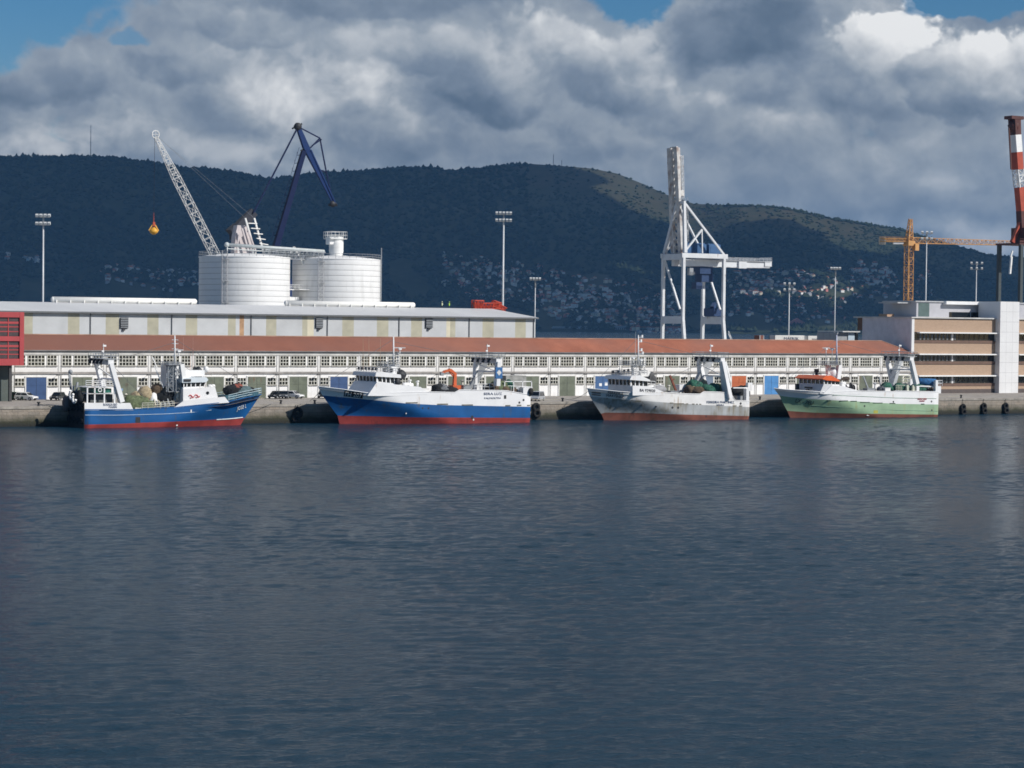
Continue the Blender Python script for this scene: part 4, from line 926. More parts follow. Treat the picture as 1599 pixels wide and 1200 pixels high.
k = MB(); k.blob(jt - UP * .3, 1.1, .8, .9, 3, .4, 8, 6); k.bar(jt - RH * 1.3 - UP * .6, jt + RH * 1.2 - UP * .6, .7); k.blob(ap, 1.2, 1, 1.2, 4, .3, 8, 6); k.bar(ap - RH * 1.6 - UP * .6, ap + RH * 1.2 + UP * .8, .4); k.bar(G(470, 236), G(480, 230), .5); k.build('sheave_block', DARK, bl)
x = ORG[bl.name].x
k = MB(); k.box(x - 6, x + 6, GY - 4, GY + 4, 22, 29); k.prism([(x - 4, 29), (x + 4, 29), (x + 1, 33), (x - 3, 33)], GY - 2, GY + 2); k.build('machine_house', BLUEC, bl)
for dx in (-6, 6):
    for dy in (-6, 6): k = MB(); k.bar((x + dx, GY + dy, QZ - .02), (x + dx * .6, GY + dy * .6, 22), 1.5); k.build('leg', BLUEC, bl)

# ------------------------------------------------------------------ white container crane
CX0 = onY(1067, 398, 330)
yn = 330.0
B_ = lambda a, y, Y=yn: onY(a, y, Y)
xB, xD = B_(1067.5, 400).x, B_(1130.5, 403).x
zG = B_(1067, 399).z
yf_ = onX(1036, 402, xB).y
STS = thing('container_crane', 'white ship to shore container crane with its boom raised and blue machinery', 'crane', ((xB + xD) / 2, (yn + yf_) / 2, QZ - .02))
CW = M('crane white', (.66, .68, .70), .5, .12, .3, rust=.18); CWR = M('weathered crane white', (.62, .61, .59), .6, .3, .4, rust=1.1)
zs_ = B_(1067, 500).z
for x in (xB, xD):
    for y in (yn, yf_):
        k = MB(); k.bar((x, y, zs_ - .5), (x, y, zG), 1.05, 1.15); k.bar((x + (.8 if x == xD else .8), y + (1.4 if y == yf_ else -1.4), QZ - .02), (x, y, zs_), 1.0, 1.1, 0, 1.1, 1.2)
        k.box(x - 1.6 + .8, x + 1.6 + .8, y - 2.4, y + 2.4, QZ - .02, QZ + 1.8)
        k.build('leg', CW, STS)
for x in (xB, xD):
    k = MB(); k.bar((x, yn + .5, zs_), (x, yf_ - .5, zs_), 1.1, 2.8); k.build('sill_beam', CW, STS)
    k = MB(); k.bar((x, yn - .2, zG - .5), (x, yf_ + .2, zG - .5), 1.2, 2.2); k.build('cross_beam', CW, STS)
    k = MB(); k.bar((x, yf_ - .8, zG - 1.5), (x, yn + 2, zs_ + 4), .65); k.build('diagonal_brace', CW, STS)
zc = B_(1067, 399).z
for y in (yn, yf_):
    k = MB(); k.bar((xB - 1, y, zG), (xD + 1.4, y, zG), 1.1, 1.7); k.build('portal_beam', CW, STS)
zap = B_(1071, 316).z
for y, sh in ((yn, 0), (yf_, 0)):
    k = MB(); xa = xB + .6; yy = yn + 1.0 if y == yn else yn + (yf_ - yn) * .42; xm_ = xB + (xD - xB) * .46
    k.bar((xa, y, zG + 1), (xa, yy, zap), 1.3, 1.3, 0, .9, .9)
    k.bar((xa, yy, zap), (xD, y, zG + .6), .7); k.bar((xB, y, zG + .9), (xm_, (y + yy) / 2, zG + (zap - zG) * .5), .65); k.bar((xm_, (y + yy) / 2, zG + (zap - zG) * .5), (xm_, y, zG + 1), .4)
    k.build('pylon', CW, STS)
k = MB(); yq = yn + (yf_ - yn) * .42; k.bar((xa, yn + .5, zap), (xa, yq + .5, zap), 1.0); k.rail([(xa - 1, yn, zap + .5), (xa - 1, yq, zap + .5)], 1.1, .06, 2); k.rail([(xa + 1, yn, zap + .5), (xa + 1, yq, zap + .5)], 1.1, .06, 2); k.build('pylon_head', CW, STS)
# raised boom
ym_ = (yn + yf_) / 2
hx = onY(1057, 392, ym_).x; zt0, zt1 = onY(1057, 396, ym_).z, onY(1050, 231, ym_).z; tx = onY(1050.5, 231, ym_).x
k = MB()
k.bar((hx, ym_ - 2.6, zt0), (tx, ym_ - 2.2, zt1), 1.0, 2.2); k.bar((hx, ym_ + 2.2, zt0), (tx, ym_ + 2.2, zt1), 1.0, 2.2)
n = 16
for i in range(n + 1):
    t_ = i / n; x = hx + (tx - hx) * t_; z = zt0 + (zt1 - zt0) * t_; k.bar((x + .6, ym_ - 2, z), (x + .6, ym_ + 2, z), .8)
    if i < n: k.bar((x + .8, ym_ - 2, z), (x + .8 + (tx - hx) / n, ym_ + 2, z + (zt1 - zt0) / n), .45)
mid = lambda t_: Vector((hx + (tx - hx) * t_ + 1.05, ym_, zt0 + (zt1 - zt0) * t_))
k.bar(mid(.55), mid(1.0), 4.2, .4); 
k.build('boom', CWR, STS)
k = MB(); k.box(mid(.56).x - .2, mid(.56).x + 2.4, ym_ - 1.2, ym_ + 1.2, mid(.545).z, mid(.6).z); k.bar(mid(.5), mid(.56) + Vector((1, 0, 0)), .9); k.build('boom_latch', CWR, STS)
k = MB(); p, q = onY(1066, 310, ym_), onY(1064.5, 243, ym_)
k.truss(p, q, .9, .9, 16, .07); k.bar(q, q - Vector((3, 0, 1)), .12); k.build('forestay', CW, STS)
k = MB(); p, q = B_(1071, 320, ym_), B_(1073, 392, ym_); k.truss(p, q, 1, 1, 14, .07); k.build('access_ladder', GALV, STS)
# back girder
k = MB(); g0, g1 = onY(1081, 411.5, ym_), onY(1194, 406, ym_); zg = (g0.z + onY(1150, 409, ym_).z) / 2
xg1 = g1.x
for y in (ym_ - 2.6, ym_ + 2.6): k.box(hx, xg1, y - .8, y + .8, zG - 3.8, zG - 1.4)
for x in np.arange(hx + 2, xg1, 4): k.box(x, x + .5, ym_ - 1.8, ym_ + 1.8, zG - 2.6, zG - 1.8)
k.build('girder', CW, STS)
k = MB(); z = zG - 1.4
for y in (ym_ - 3.6, ym_ + 3.6): k.box(hx + 6, xg1, y - .5, y + .5, z, z + .1); k.rail([(hx + 6, y - .5 * (1 if y < ym_ else -1), z + .1), (xg1, y - .5 * (1 if y < ym_ else -1), z + .1)], 1.1, .06, 1.8)
k.box(xg1 - 2.6, xg1 + .6, ym_ - 3.8, ym_ + 3.8, z - 1.8, z + .2); k.rail([(xg1 + .6, ym_ - 3.8, z + .2), (xg1 + .6, ym_ + 3.8, z + .2)], 1.4, .1, 1.2); p = onY(1150, 413, ym_); k.box(p.x - 1.8, p.x + 1.8, ym_ - 4.2, ym_ - 3.4, zG - 4.2, zG - 1.6)
k.build('walkway', CW, STS)
MBL = M('machinery blue', (.045, .12, .26), .5, .2, .5); MBD = M('dark machinery blue', (.02, .05, .13), .5, .2, .5)
for a, b_, y0, y1 in ((1060, 1074, 381, 396), (1082, 1096, 382, 397), (1100, 1118, 383, 397)):
    p, q = onY(a, y1, ym_), onY(b_, y0, ym_); k = MB(); k.box(p.x, q.x, ym_ - 3, ym_ + 3, zG + .2, q.z); k.box(p.x + .6, q.x - .6, ym_ - 3.06, ym_ - 3, zG + 1.4, q.z - .8); k.bar((p.x, ym_, q.z + .2), (q.x, ym_, q.z + .2), 4, .3); k.build('machinery_house', MBL, STS)
k = MB(); p, q = onY(1086, 430, ym_), onY(1106, 416, ym_)
k.box(p.x, q.x, ym_ - 3, ym_ + 3, zG - 6.6, zG - 3.9); k.box(p.x + 1.2, q.x + .6, ym_ - 2.4, ym_ + 2, zG - 9.6, zG - 6.6); k.box(p.x - 1.2, p.x + 1.5, ym_ - 2.4, ym_ + .6, zG - 12.3, zG - 9.8); k.rail([(p.x - 1.4, ym_ - 2.6, zG - 12.3), (p.x + 4, ym_ - 2.6, zG - 12.3)], 1.1, .08, 1)
k.build('trolley', MBD, STS)
k = MB(); p, q = onY(1074, 430, ym_ - 4), onY(1080, 419, ym_ - 4); k.box(p.x, q.x, ym_ - 5.2, ym_ - 3.6, p.z, q.z); k.rail([(p.x - .5, ym_ - 5.4, p.z), (q.x + .5, ym_ - 5.4, p.z)], 1.1, .07, 1); k.build('operator_cab', GREYP, STS)
k = MB(); p, q = onY(1106, 495, ym_), onY(1120, 478, ym_); k.box(p.x, q.x, ym_ - 3, ym_ + 3, zs_ + 1.6, zs_ + 4.5); k.bar((p.x + 1, ym_ - 1, zs_ + 4.5), (q.x - .5, ym_ + 1, zs_ + 6.2), 1.4); k.build('drive_unit', MBD, STS)
k = MB(); p = Vector((xD + 1.5, yn - 1.5, zs_ - 5)); q = Vector((xD + 8, yn - 1.5, QZ)); k.bar(p, q, .25); k.bar(p + UP * 1.1, q + UP * 1.1, .12)
for i in range(9): c_ = p.lerp(q, i / 8); k.bar(c_, c_ + UP * 1.1, .1)
k.build('stairs', CW, STS)

# ------------------------------------------------------------------ tower crane
TY = 150.0
tp = onY(1418, 480, TY); ORN = M('tower crane orange', (.60, .32, .12), .55, .2, .5)
tcr = thing('tower_crane', 'orange lattice tower crane with horizontal jib behind the brick office', 'crane', (tp.x, tp.y, QZ - .02))
zj = onY(1418, 382, TY).z; za = onY(1420, 342, TY).z
k = MB(); k.truss((tp.x, tp.y, QZ - .02), (tp.x, tp.y, zj), 1.9, 1.9, 20, .09); k.build('mast', ORN, tcr)
k = MB(); k.truss((tp.x, tp.y, zj + 1), (tp.x + .4, tp.y, za), 1.7, 1.7, 5, .1, 0, .7, .7); k.box(tp.x - 1.3, tp.x + 1.3, tp.y - 1.3, tp.y + 1.3, zj - .4, zj + 1); k.build('tower_head', ORN, tcr)
jd = (RH * .93 + FH * .36).normalized(); jl = 50
k = MB(); base_ = Vector((tp.x, tp.y, zj + 1.2)); e = base_ + jd * 44; k.truss(base_, e, 1.5, 1.7, 30, .075, 0, 1.3, 1.2, True); k.build('jib', ORN, tcr)
k = MB(); cj = base_ - RH * 8.8; k.truss(base_, cj, 1.6, .9, 7, .09); k.rail([base_ - UP * .2, cj - UP * .2], 1.1, .05, 1.4); k.build('counter_jib', ORN, tcr)
k = MB(); c_ = base_ - RH * 7.8; k.bar(c_ - RH * 1 - UP * .3, c_ + RH * .8 - UP * .3, 1.6, 2.0); k.build('counterweight', M('pale concrete', (.58, .52, .42), .8), tcr)
k = MB(); c_ = base_ - RH * 3.2 - UP * .7; k.bar(c_ - RH * 1.5, c_ + RH * 1.5, 1.4, .9); k.build('sign_board', CLEANW, tcr)
k = MB(); k.box(tp.x + .9, tp.x + 2.3, tp.y - 1.8, tp.y - .4, zj - 1.8, zj + .2); k.build('cab', ORN, tcr)

# ------------------------------------------------------------------ red and white portal crane at the right edge
QY = 120.0
rw = thing('red_white_crane', 'portal crane with red and white banded jib at the right edge of the photo', 'crane', (onY(1597, 470, QY).x, QY, QZ - .02))
Rw = lambda a, y, dy=0: onY(a, y, QY + dy)
RB = M('crane red', (.42, .075, .04), .55, .25, .5); BD = M('dark red brown', (.10, .035, .03), .6, .3, .5)
k = MB(); pts = [(1584, 183), (1585, 211), (1587, 238), (1589, 265), (1592, 293), (1595, 330), (1597, 380)]
w_ = [3.0, 2.9, 2.9, 2.8, 2.2, 2.2, 2.2]
for i, mi in enumerate((2, 1, 0, 3, 0, 2)):
    a, b_ = Rw(*pts[i]), Rw(*pts[i + 1])
    if mi == 3:
        k.truss(a, b_, 2.0, 2.4, 3, .14, 1); k.bar(a, b_, .8, .8, 1)
    else: k.bar(a, b_, 2.2, w_[i], mi, 2.1, w_[i + 1])
k.box(Rw(1574, 183).x, Rw(1593, 183).x, QY - 1.6, QY + 1.6, Rw(1584, 187).z, Rw(1584, 182).z, 2); k.blob(Rw(1584, 196), 1.9, 1.6, 2.2, 2, .4, 8, 6, 2)
k.bar(Rw(1575.5, 200), Rw(1579, 265), .35, .35, 2); 
k.build('jib', [RB, CLEANW, BD, WHITE], rw)
k = MB(); k.bar(Rw(1599, 335), Rw(1580.5, 379), 1.1, 1.1, 0); k.bar(Rw(1599, 340), Rw(1596.5, 350), 1.25, 1.25, 1); k.build('strut', [RB, CLEANW], rw)
z0, z1 = Rw(1580, 383).z, Rw(1580, 377).z; xL = Rw(1577.5, 380).x
k = MB(); k.box(xL - 1, xL + 14, QY - 5, QY + 5, z0, z0 + .5); k.box(xL - 1, xL + 14, QY - 5, QY - 4.4, z0 + .7, z0 + 1.2); k.rail([(xL - 1, QY - 5, z0 + .5), (xL + 14, QY - 5, z0 + .5)], 1.1, .07, 1.5); k.box(xL + 3, xL + 11, QY - 3, QY + 3, z0 + .5, z0 + 5); k.build('platform', BD, rw)
for dx in (0, 13):
    for dy in (-4.5, 4.5): k = MB(); k.bar((xL + dx, QY + dy, QZ - .02), (xL + dx, QY + dy, z0), 1.0); k.build('leg', M('dark grey green', (.06, .075, .08), .6), rw)
k = MB(); k.bar(Rw(1579.5, 401, -4.6), Rw(1577, 428, -4.6), .5); k.bar(Rw(1581, 392, -4.6), Rw(1578, 402, -4.6), .35); k.bar((xL, QY - 4.5, QZ + 8), (xL + 13, QY - 4.5, z0 - 6), .5); k.build('brace', WHITE, rw)

# ------------------------------------------------------------------ floodlight masts
FLM = M('floodlight housing', (.58, .60, .60), .4, .2, 3); MAST = M('mast steel', (.56, .58, .60), .45, .15, .3)
def light_mast(px, yt, ybase, Y, label, r=.28, n=8, two=True, w=1.35):
    p = onY(px, ybase, Y); zt = onY(px, yt, Y).z
    t = thing('floodlight_mast', label, 'light mast', (p.x, p.y, QZ - .02), 'floodlight masts of the port')
    k = MB(); k.tube((p.x, p.y, QZ - .02), (p.x, p.y, zt), r, r * .55, 8); k.build('pole', MAST, t)
    k = MB(); rr = w * 1.0
    for j in range(2 if two else 1):
        z = zt - .1 - j * 1.7; k.bar((p.x, p.y, z) + RH * 0 if False else Vector((p.x, p.y, z)) - RH * rr, Vector((p.x, p.y, z)) + RH * rr, .14); k.bar(Vector((p.x, p.y, z)) - FH * rr * .7, Vector((p.x, p.y, z)) + FH * rr * .7, .14)
    k.tube((p.x, p.y, zt - 2), (p.x, p.y, zt + .3), .22, None, 8); k.build('crown_frame', GREYP, t)
    for j in range(2 if two else 1):
        for i in range(n // (2 if two else 1)):
            e = (i / (n // (2 if two else 1) - 1) - .5) * 2; c_ = Vector((p.x, p.y, zt + .25 - j * 1.75)) + RH * rr * e - FH * (.5 if i % 2 else .35)
            k = MB(); k.bar(c_ + FH * .25 + UP * .18, c_ - FH * .3 - UP * .12, .62, .55); k.build('floodlight', FLM, t)
light_mast(67, 339, 470, 112, 'tall floodlight mast behind the left end of the grey warehouse', .3)
light_mast(785, 335, 484, 112, 'tallest floodlight mast beside the red steelwork on the warehouse', .34, 10, True, 1.7)
light_mast(835.3, 437.5, 495, 150, 'thin floodlight mast at the right end of the grey warehouse', .2, 4, False, 1.2)
light_mast(1231.5, 445, 524, 160, 'floodlight mast above the long white container', .24, 6, True, 1.4)
light_mast(1303, 421, 533, 145, 'thin floodlight mast left of the brick office', .2, 4, False, 1.2)
light_mast(1445.5, 365, 470, 118, 'floodlight mast just right of the orange tower crane', .24, 6, True, 1.3)
light_mast(1524, 412.5, 470, 190, 'floodlight mast behind the penthouse of the brick office', .24, 6, True, 1.7)
light_mast(1593.5, 366, 470, 165, 'floodlight mast at the right edge inside the red and white crane', .22, 4, False, 1.2)
# ------------------------------------------------------------------ fishing boats
def lerp1(x, pts):
    return float(np.interp(x, [p[0] for p in pts], [p[1] for p in pts]))
class Boat:
    """A trawler lying alongside. rows: keel-to-rail lines traced along the near side; the last point of each lies on the centre line."""
    def __init__(s, name, label, d, x0, beam, rows, wl_tip, mats, gap=.9, deck_drop=1.0, cat='fishing boat'):
        s.d, s.B = d, beam; s.Yf = -gap; s.Yn = -gap - beam; s.Yc = (s.Yf + s.Yn) / 2
        s.X0 = onY(*x0, s.Yn).x
        s.root = thing(name, label, cat, (s.X0 + d * 18, s.Yc, 0), 'trawlers moored along the quay')
        R = []
        for r in rows:
            pts = [(onY(a, b, s.Yn).x, onY(a, b, s.Yn).z) for a, b in r[:-1]]; t = onY(*r[-1], s.Yc); pts.append((t.x, t.z)); pts.sort(); R.append((pts, t.x))
        wt = onY(*wl_tip, s.Yc).x
        s.rows = R; ns = 40
        lines = [([(-999, -2.4), (999, -2.4)], wt - d * 2.5, .34, 1.2, .55), ([(-999, -.3), (999, -.3)], wt, .42, 1.25, .93)]
        for j, (pts, tip) in enumerate(R): lines.append((pts, tip, (.50, .66, .69)[j], (1.35, 1.8, 2.1)[j], (.985, 1.0, 1.0)[j]))
        s.tip = R[-1][1]
        V = []; F = []; MI = []
        BI = []; SUB = 4
        for q in range(len(lines) - 1):
            for e in range(SUB + (q == len(lines) - 2)):
                w_ = e / SUB; A, Bq = lines[q], lines[q + 1]; row = []
                for i in range(ns + 1):
                    t = (i / ns) ** .9; hb = []; xs = []; zs = []
                    tb, pw, full = (A[c] + (Bq[c] - A[c]) * w_ for c in (2, 3, 4)); tip_ = A[1] + (Bq[1] - A[1]) * w_
                    x = s.X0 + (tip_ - s.X0) * t; h_ = 1 if t < tb else 1 - ((t - tb) / (1 - tb)) ** pw
                    z = lerp1(x, A[0]) * (1 - w_) + lerp1(x, Bq[0]) * w_; row.append((x, h_ * full * beam / 2, z))
                V.append(row); BI.append(max(0, q - 1))
        k = MB(); idx = {}; vs = []
        for side in (-1, 1):
            for j, row in enumerate(V):
                for i, (x, hb, z) in enumerate(row): idx[(side, j, i)] = len(vs); vs.append((x, s.Yc + side * hb, z))
        o = len(k.v); k.v += vs
        def face(f, mi, sm=True): k.f.append(tuple(f)); k.m.append(mi); k.sm.append(sm)
        for side in (-1, 1):
            for j in range(len(V) - 1):
                for i in range(ns):
                    face((idx[(side, j, i)], idx[(side, j, i + 1)], idx[(side, j + 1, i + 1)], idx[(side, j + 1, i)]), BI[j])
        for j in range(len(V) - 1): face((idx[(-1, j, 0)], idx[(1, j, 0)], idx[(1, j + 1, 0)], idx[(-1, j + 1, 0)]), BI[j], False)
        s.hull = k.build('hull', mats, s.root)
        # deck, below the bulwark
        k = MB(); top = V[-1]; k.v = []; n = len(top)
        for (x, hb, z) in top: k.v += [(x, s.Yc - hb * .985, z - deck_drop), (x, s.Yc + hb * .985, z - deck_drop)]
        for i in range(n - 1): k.f.append((2 * i, 2 * i + 1, 2 * i + 3, 2 * i + 2)); k.m.append(0); k.sm.append(False)
        k.build('deck', M('deck paint', (.20, .17, .14), .8, .35, 1, rust=.4), s.root)
        # rubbing strake on the rail
        k = MB()
        for side in (-1, 1): k.poly([(x, s.Yc + side * hb, z + .02) for x, hb, z in top], .09, 5)
        k.poly([(top[0][0], s.Yc - top[0][1], top[0][2]), (top[0][0], s.Yc + top[0][1], top[0][2])], .09, 5)
        k.build('rail', mats[-1], s.root)
        s.V = V
    def side(s, px, py, dy=0): return onY(px, py, s.Yn + dy)
    def pt(s, px, py, f=.5): return onY(px, py, s.Yn + s.B * f)
    def prism(s, name, pts, mat, f0=0.0, f1=1.0, parent=None, eps=0):
        k = MB(); Ya, Yb = s.Yn + s.B * f0 - eps, s.Yn + s.B * f1; k.prism(xz(pts, Ya), Ya, Yb); return k.build(name, mat, parent or s.root)
    def plate(s, name, x0, x1, y0, y1, mat, th=.05, f=0, parent=None):
        """Small flat fitting on the near side."""
        Y = s.surf((x0 + x1) / 2, (y0 + y1) / 2)[0].y if f == 0 else s.Yn + s.B * f; a, b = onY(x0, y1, Y), onY(x1, y0, Y); k = MB(); k.box(a.x, b.x, Y - th * .6, Y + .12, a.z, b.z); return k.build(name, mat, parent or s.root)
    def ports(s, lst, mat, r=.17, f=0):
        for a, b in lst:
            p = s.surf(a, b)[0] if f == 0 else onY(a, b, s.Yn + s.B * f); k = MB(); k.tube((p.x, p.y - .025, p.z), (p.x, p.y + .12, p.z), r, None, 10); k.build('porthole', mat, s.root)
    def near_y(s, x):
        """Y of the near side of the hull, rail row, at X."""
        row = s.V[-1]; xs = [r[0] for r in row]; hb = [r[1] for r in row]
        if xs[0] > xs[-1]: xs, hb = xs[::-1], hb[::-1]
        return s.Yc - float(np.interp(x, xs, hb))
    def surf(s, px, py):
        """Point of the near hull plating seen at a pixel, and the plating's upward direction there."""
        Y = s.Yn
        for _ in range(12):
            p = onY(px, py, Y); ys = []
            for row in s.V:
                xs = [r[0] for r in row]; hb = [r[1] for r in row]; zz = [r[2] for r in row]
                if xs[0] > xs[-1]: xs, hb, zz = xs[::-1], hb[::-1], zz[::-1]
                ys.append((float(np.interp(p.x, xs, zz)), s.Yc - float(np.interp(p.x, xs, hb))))
            ys.sort(); zq = [a for a, _ in ys]; yq = [b for _, b in ys]; Y = .5 * Y + .5 * float(np.interp(p.z, zq, yq))
        dy = float(np.interp(p.z + .5, zq, yq)) - float(np.interp(p.z - .1, zq, yq))
        return onY(px, py, Y), Vector((0, dy, .6)).normalized()
    def bowtext(s, st, px0, py0, px1, py1, h, mat, w=None):
        """Lettering laid along the curved bow plating, leaning with its flare."""
        p0, u0_ = s.surf(px0, py0); p1, u1_ = s.surf(px1, py1); pm, _ = s.surf((px0 + px1) / 2, (py0 + py1) / 2)
        L = (p1 - p0).length; dirv = (p1 - p0).normalized(); up = (u0_ + u1_).normalized(); nrm = dirv.cross(up).normalized(); up = nrm.cross(dirv)
        off = max(.03, (pm - (p0 + p1) / 2).dot(nrm) + .04)
        o = text(st, p0 + nrm * off, h, mat, s.root, w or L); o.rotation_euler = Matrix((dirv, up, nrm)).transposed().to_euler(); s.last = (p0 + nrm * (off - .06), dirv, up, nrm, L); return o
def net(label, parts, mats, group='heaps of fishing net', seed=1):
    k = MB(); r = random.Random(seed)
    for i, (c, rx, ry, rz, mi) in enumerate(parts): k.blob(c, rx, ry, rz, seed + i, .3, 18, 11, mi, 1.6, True, .16)
    return tag(k.build('fishing_net', mats), label, 'fishing net', group)
GRN = M('green net', (.035, .13, .09), .95, .55, 2.5, bump=.6); GRN2 = M('olive net', (.13, .16, .085), .95, .5, 2.5, bump=.6); BRN = M('brown net', (.12, .085, .055), .95, .5, 2.5, bump=.6); BLK = M('black net', (.02, .022, .024), .95, .5, 2.5, bump=.6); TAN = M('tan net', (.42, .34, .22), .95, .4, 2.5, bump=.6)
BLUEH = M('blue hull paint', (.012, .105, .31), .45, .28, .25, rust=.55, rustcol=(.07, .09, .11)); REDH = M('red antifouling', (.32, .045, .04), .6, .3, .4, rust=.35, rustcol=(.09, .03, .025))
GRNH = M('pale green hull paint', (.32, .47, .30), .5, .2, .3, rust=.9, rustcol=(.33, .36, .17)); GRYH = M('grey hull paint', (.40, .415, .42), .5, .22, .4, rust=1.3, rustcol=(.20, .165, .10)); BRNH = M('brown antifouling', (.22, .075, .05), .7, .35, .4, rust=.6, rustcol=(.07, .045, .03))
WHB = M('boat white', (.82, .82, .82), .45, .07, .4, rust=.10, rustcol=(.55, .45, .36)); WHR = M('boat white worn', (.78, .77, .75), .5, .10, .5, rust=.4, rustcol=(.42, .30, .2))
LETD = M('dark lettering', (.03, .03, .04), .6); LETR = M('red lettering', (.42, .04, .06), .6); LETW = M('white lettering', (.75, .76, .75), .6); LETB = M('blue grey lettering', (.13, .16, .24), .6)
def mast(b, name, px, y0, y1, f, r=.13, mat=None, px2=None):
    k = MB(); k.tube(b.pt(px, y0, f), b.pt(px2 or px, y1, f), r, r * .6, 7); return k.build(name, mat or WHB, b.root)
def whips(b, lst, f=.5, mat=None):
    for px, y0, y1 in lst: k = MB(); k.tube(b.pt(px, y0, f), b.pt(px, y1, f), .05, .025, 4); k.build('antenna', mat or CLEANW, b.root)
def gantry(b, near, far, top, wn, parts_top=None, mat=None, f0=.06, f1=.94, emblem=None):
    """Stern gantry: near = [(x, y) top, (x, y) foot], far likewise, drawn on their own planes."""
    mat = mat or WHB
    na, nb = b.pt(*near[0], f0), b.pt(*near[1], f0); fa, fb = b.pt(*far[0], f1), b.pt(*far[1], f1)
    fa = Vector((na.x, fa.y, na.z)); fb = Vector((nb.x, fb.y, nb.z))
    k = MB(); k.bar(nb, na, .8, wn[1], 0, .7, wn[0]); k.build('gantry_leg', mat, b.root)
    k = MB(); k.bar(fb, fa, .8, wn[1], 0, .7, wn[0]); k.build('gantry_leg', mat, b.root)
    k = MB(); k.bar(na + Vector((0, -.3, .1)), fa + Vector((0, .3, .1)), 1.0, .9); k.bar(na.lerp(nb, .42), fa.lerp(fb, .42), .3); k.bar(na.lerp(nb, .42), fa.lerp(fb, .12), .15); k.build('gantry_beam', mat, b.root)
    k = MB(); z = max(na.z, fa.z) + .6; x = na.x; k.box(x - 1.3, x + 1.3, na.y - .4, fa.y + .4, z, z + .1); pl = [(x - 1.3, na.y - .4, z), (x + 1.3, na.y - .4, z), (x + 1.3, fa.y + .4, z), (x - 1.3, fa.y + .4, z), (x - 1.3, na.y - .4, z)]
    k.rail(pl, 1.0, .05, 1.2); k.build('gantry_platform', GALV, b.root)
    for i in range(4): k = MB(); y = na.y + (fa.y - na.y) * (i + .5) / 4; k.box(x - 1.55, x - 1.15, y - .3, y + .3, z - .35, z + .05); k.tube((x - 1.35, y, z - .3), (x - 1.5, y, z - .8), .2, .3, 8); k.build('deck_light', DARK, b.root)
    k = MB(); k.tube((x, (na.y + fa.y) / 2, z), (x, (na.y + fa.y) / 2, z + 2.6), .09, .05, 6); k.box(x - .1, x + .45, (na.y + fa.y) / 2 - .15, (na.y + fa.y) / 2 + .15, z + 2.1, z + 2.4); k.box(x - .3, x + .1, (na.y + fa.y) / 2 - .1, (na.y + fa.y) / 2 + .1, z + 1.2, z + 1.45); k.build('light_pole', CLEANW, b.root)
    return na, nb, fa, fb, z
def winch(b, px, py, f, r, w, mat, name='winch'):
    p = b.pt(px, py, f); k = MB(); k.tube((p.x - w, p.y, p.z), (p.x + w, p.y, p.z), r * .55, None, 10)
    for e in (-1, -.1, 1): k.tube((p.x + e * w - .06, p.y, p.z), (p.x + e * w + .06, p.y, p.z), r, None, 12)
    k.box(p.x - w, p.x + w, p.y - r * .6, p.y + r * .6, p.z - r * 1.1, p.z - r * .8); k.bar((p.x + w * .5, p.y - r, p.z), (p.x + w * .5, p.y - r * .2, p.z + r * 1.2), .2); return k.build(name, mat, b.root)
def wheelhouse(b, name, band, roof, mat_roof, f0, f1, glass_pts, posts, front=None, roof_over=.35, bmat=None):
    """Bridge: body below the glass, a band of glass with posts, and an overhanging roof, all traced on the near plane."""
    o = b.prism(name, band, bmat or WHB, f0, f1)
    g = b.prism('bridge_window', glass_pts, DGLASS, f0 + .004, f1 - .004)
    k = MB(); Ya = b.Yn + b.B * f0
    for a, y0, a1, y1 in posts: k.bar(onY(a, y0, Ya) + Vector((0, .02, 0)), onY(a1, y1, Ya) + Vector((0, .02, 0)), .16)
    xs = [p[0] for p in xz(glass_pts, Ya)]; zs = [p[1] for p in xz(glass_pts, Ya)]
    xf = min(xs) if b.d < 0 else max(xs); n = 6
    fr = front or [(xf, min(zs)), (xf, max(zs))]
    for i in range(n + 1):
        y = Ya + (b.Yn + b.B * f1 - Ya) * i / n; k.bar((fr[0][0] + b.d * .02, y, fr[0][1]), (fr[1][0] + b.d * .02, y, fr[1][1]), .16)
    k.build('window_post', WHB, b.root)
    k = MB(); Yr = Ya - roof_over; k.prism(xz(roof, Yr), Yr, b.Yn + b.B * f1 + roof_over); r = k.build('bridge_roof', mat_roof, b.root)
    return o, r
def radar(b, px, py, f, w, mat=None):
    p = b.pt(px, py, f); k = MB(); k.tube(p - UP * .8, p, .09, None, 6); k.box(p.x - .25, p.x + .25, p.y - .25, p.y + .25, p.z - .12, p.z + .14); k.bar(p - RH * w / 2 + UP * .24, p + RH * w / 2 + UP * .24, .2, .16); k.build('radar', mat or CLEANW, b.root)
def platform(b, x0, x1, y0, y1, f0, f1, mat=GREYP, rail=True):
    p, q = b.pt(x0, y1, f0), b.pt(x1, y0, f0); Y1 = b.Yn + b.B * f1; k = MB(); k.box(p.x, q.x, p.y, Y1, p.z, p.z + .12)
    if rail: k.rail([(p.x, p.y, p.z), (q.x, p.y, p.z), (q.x, Y1, p.z), (p.x, Y1, p.z), (p.x, p.y, p.z)], q.z - p.z, .045, .9)
    k.build('mast_platform', mat, b.root)

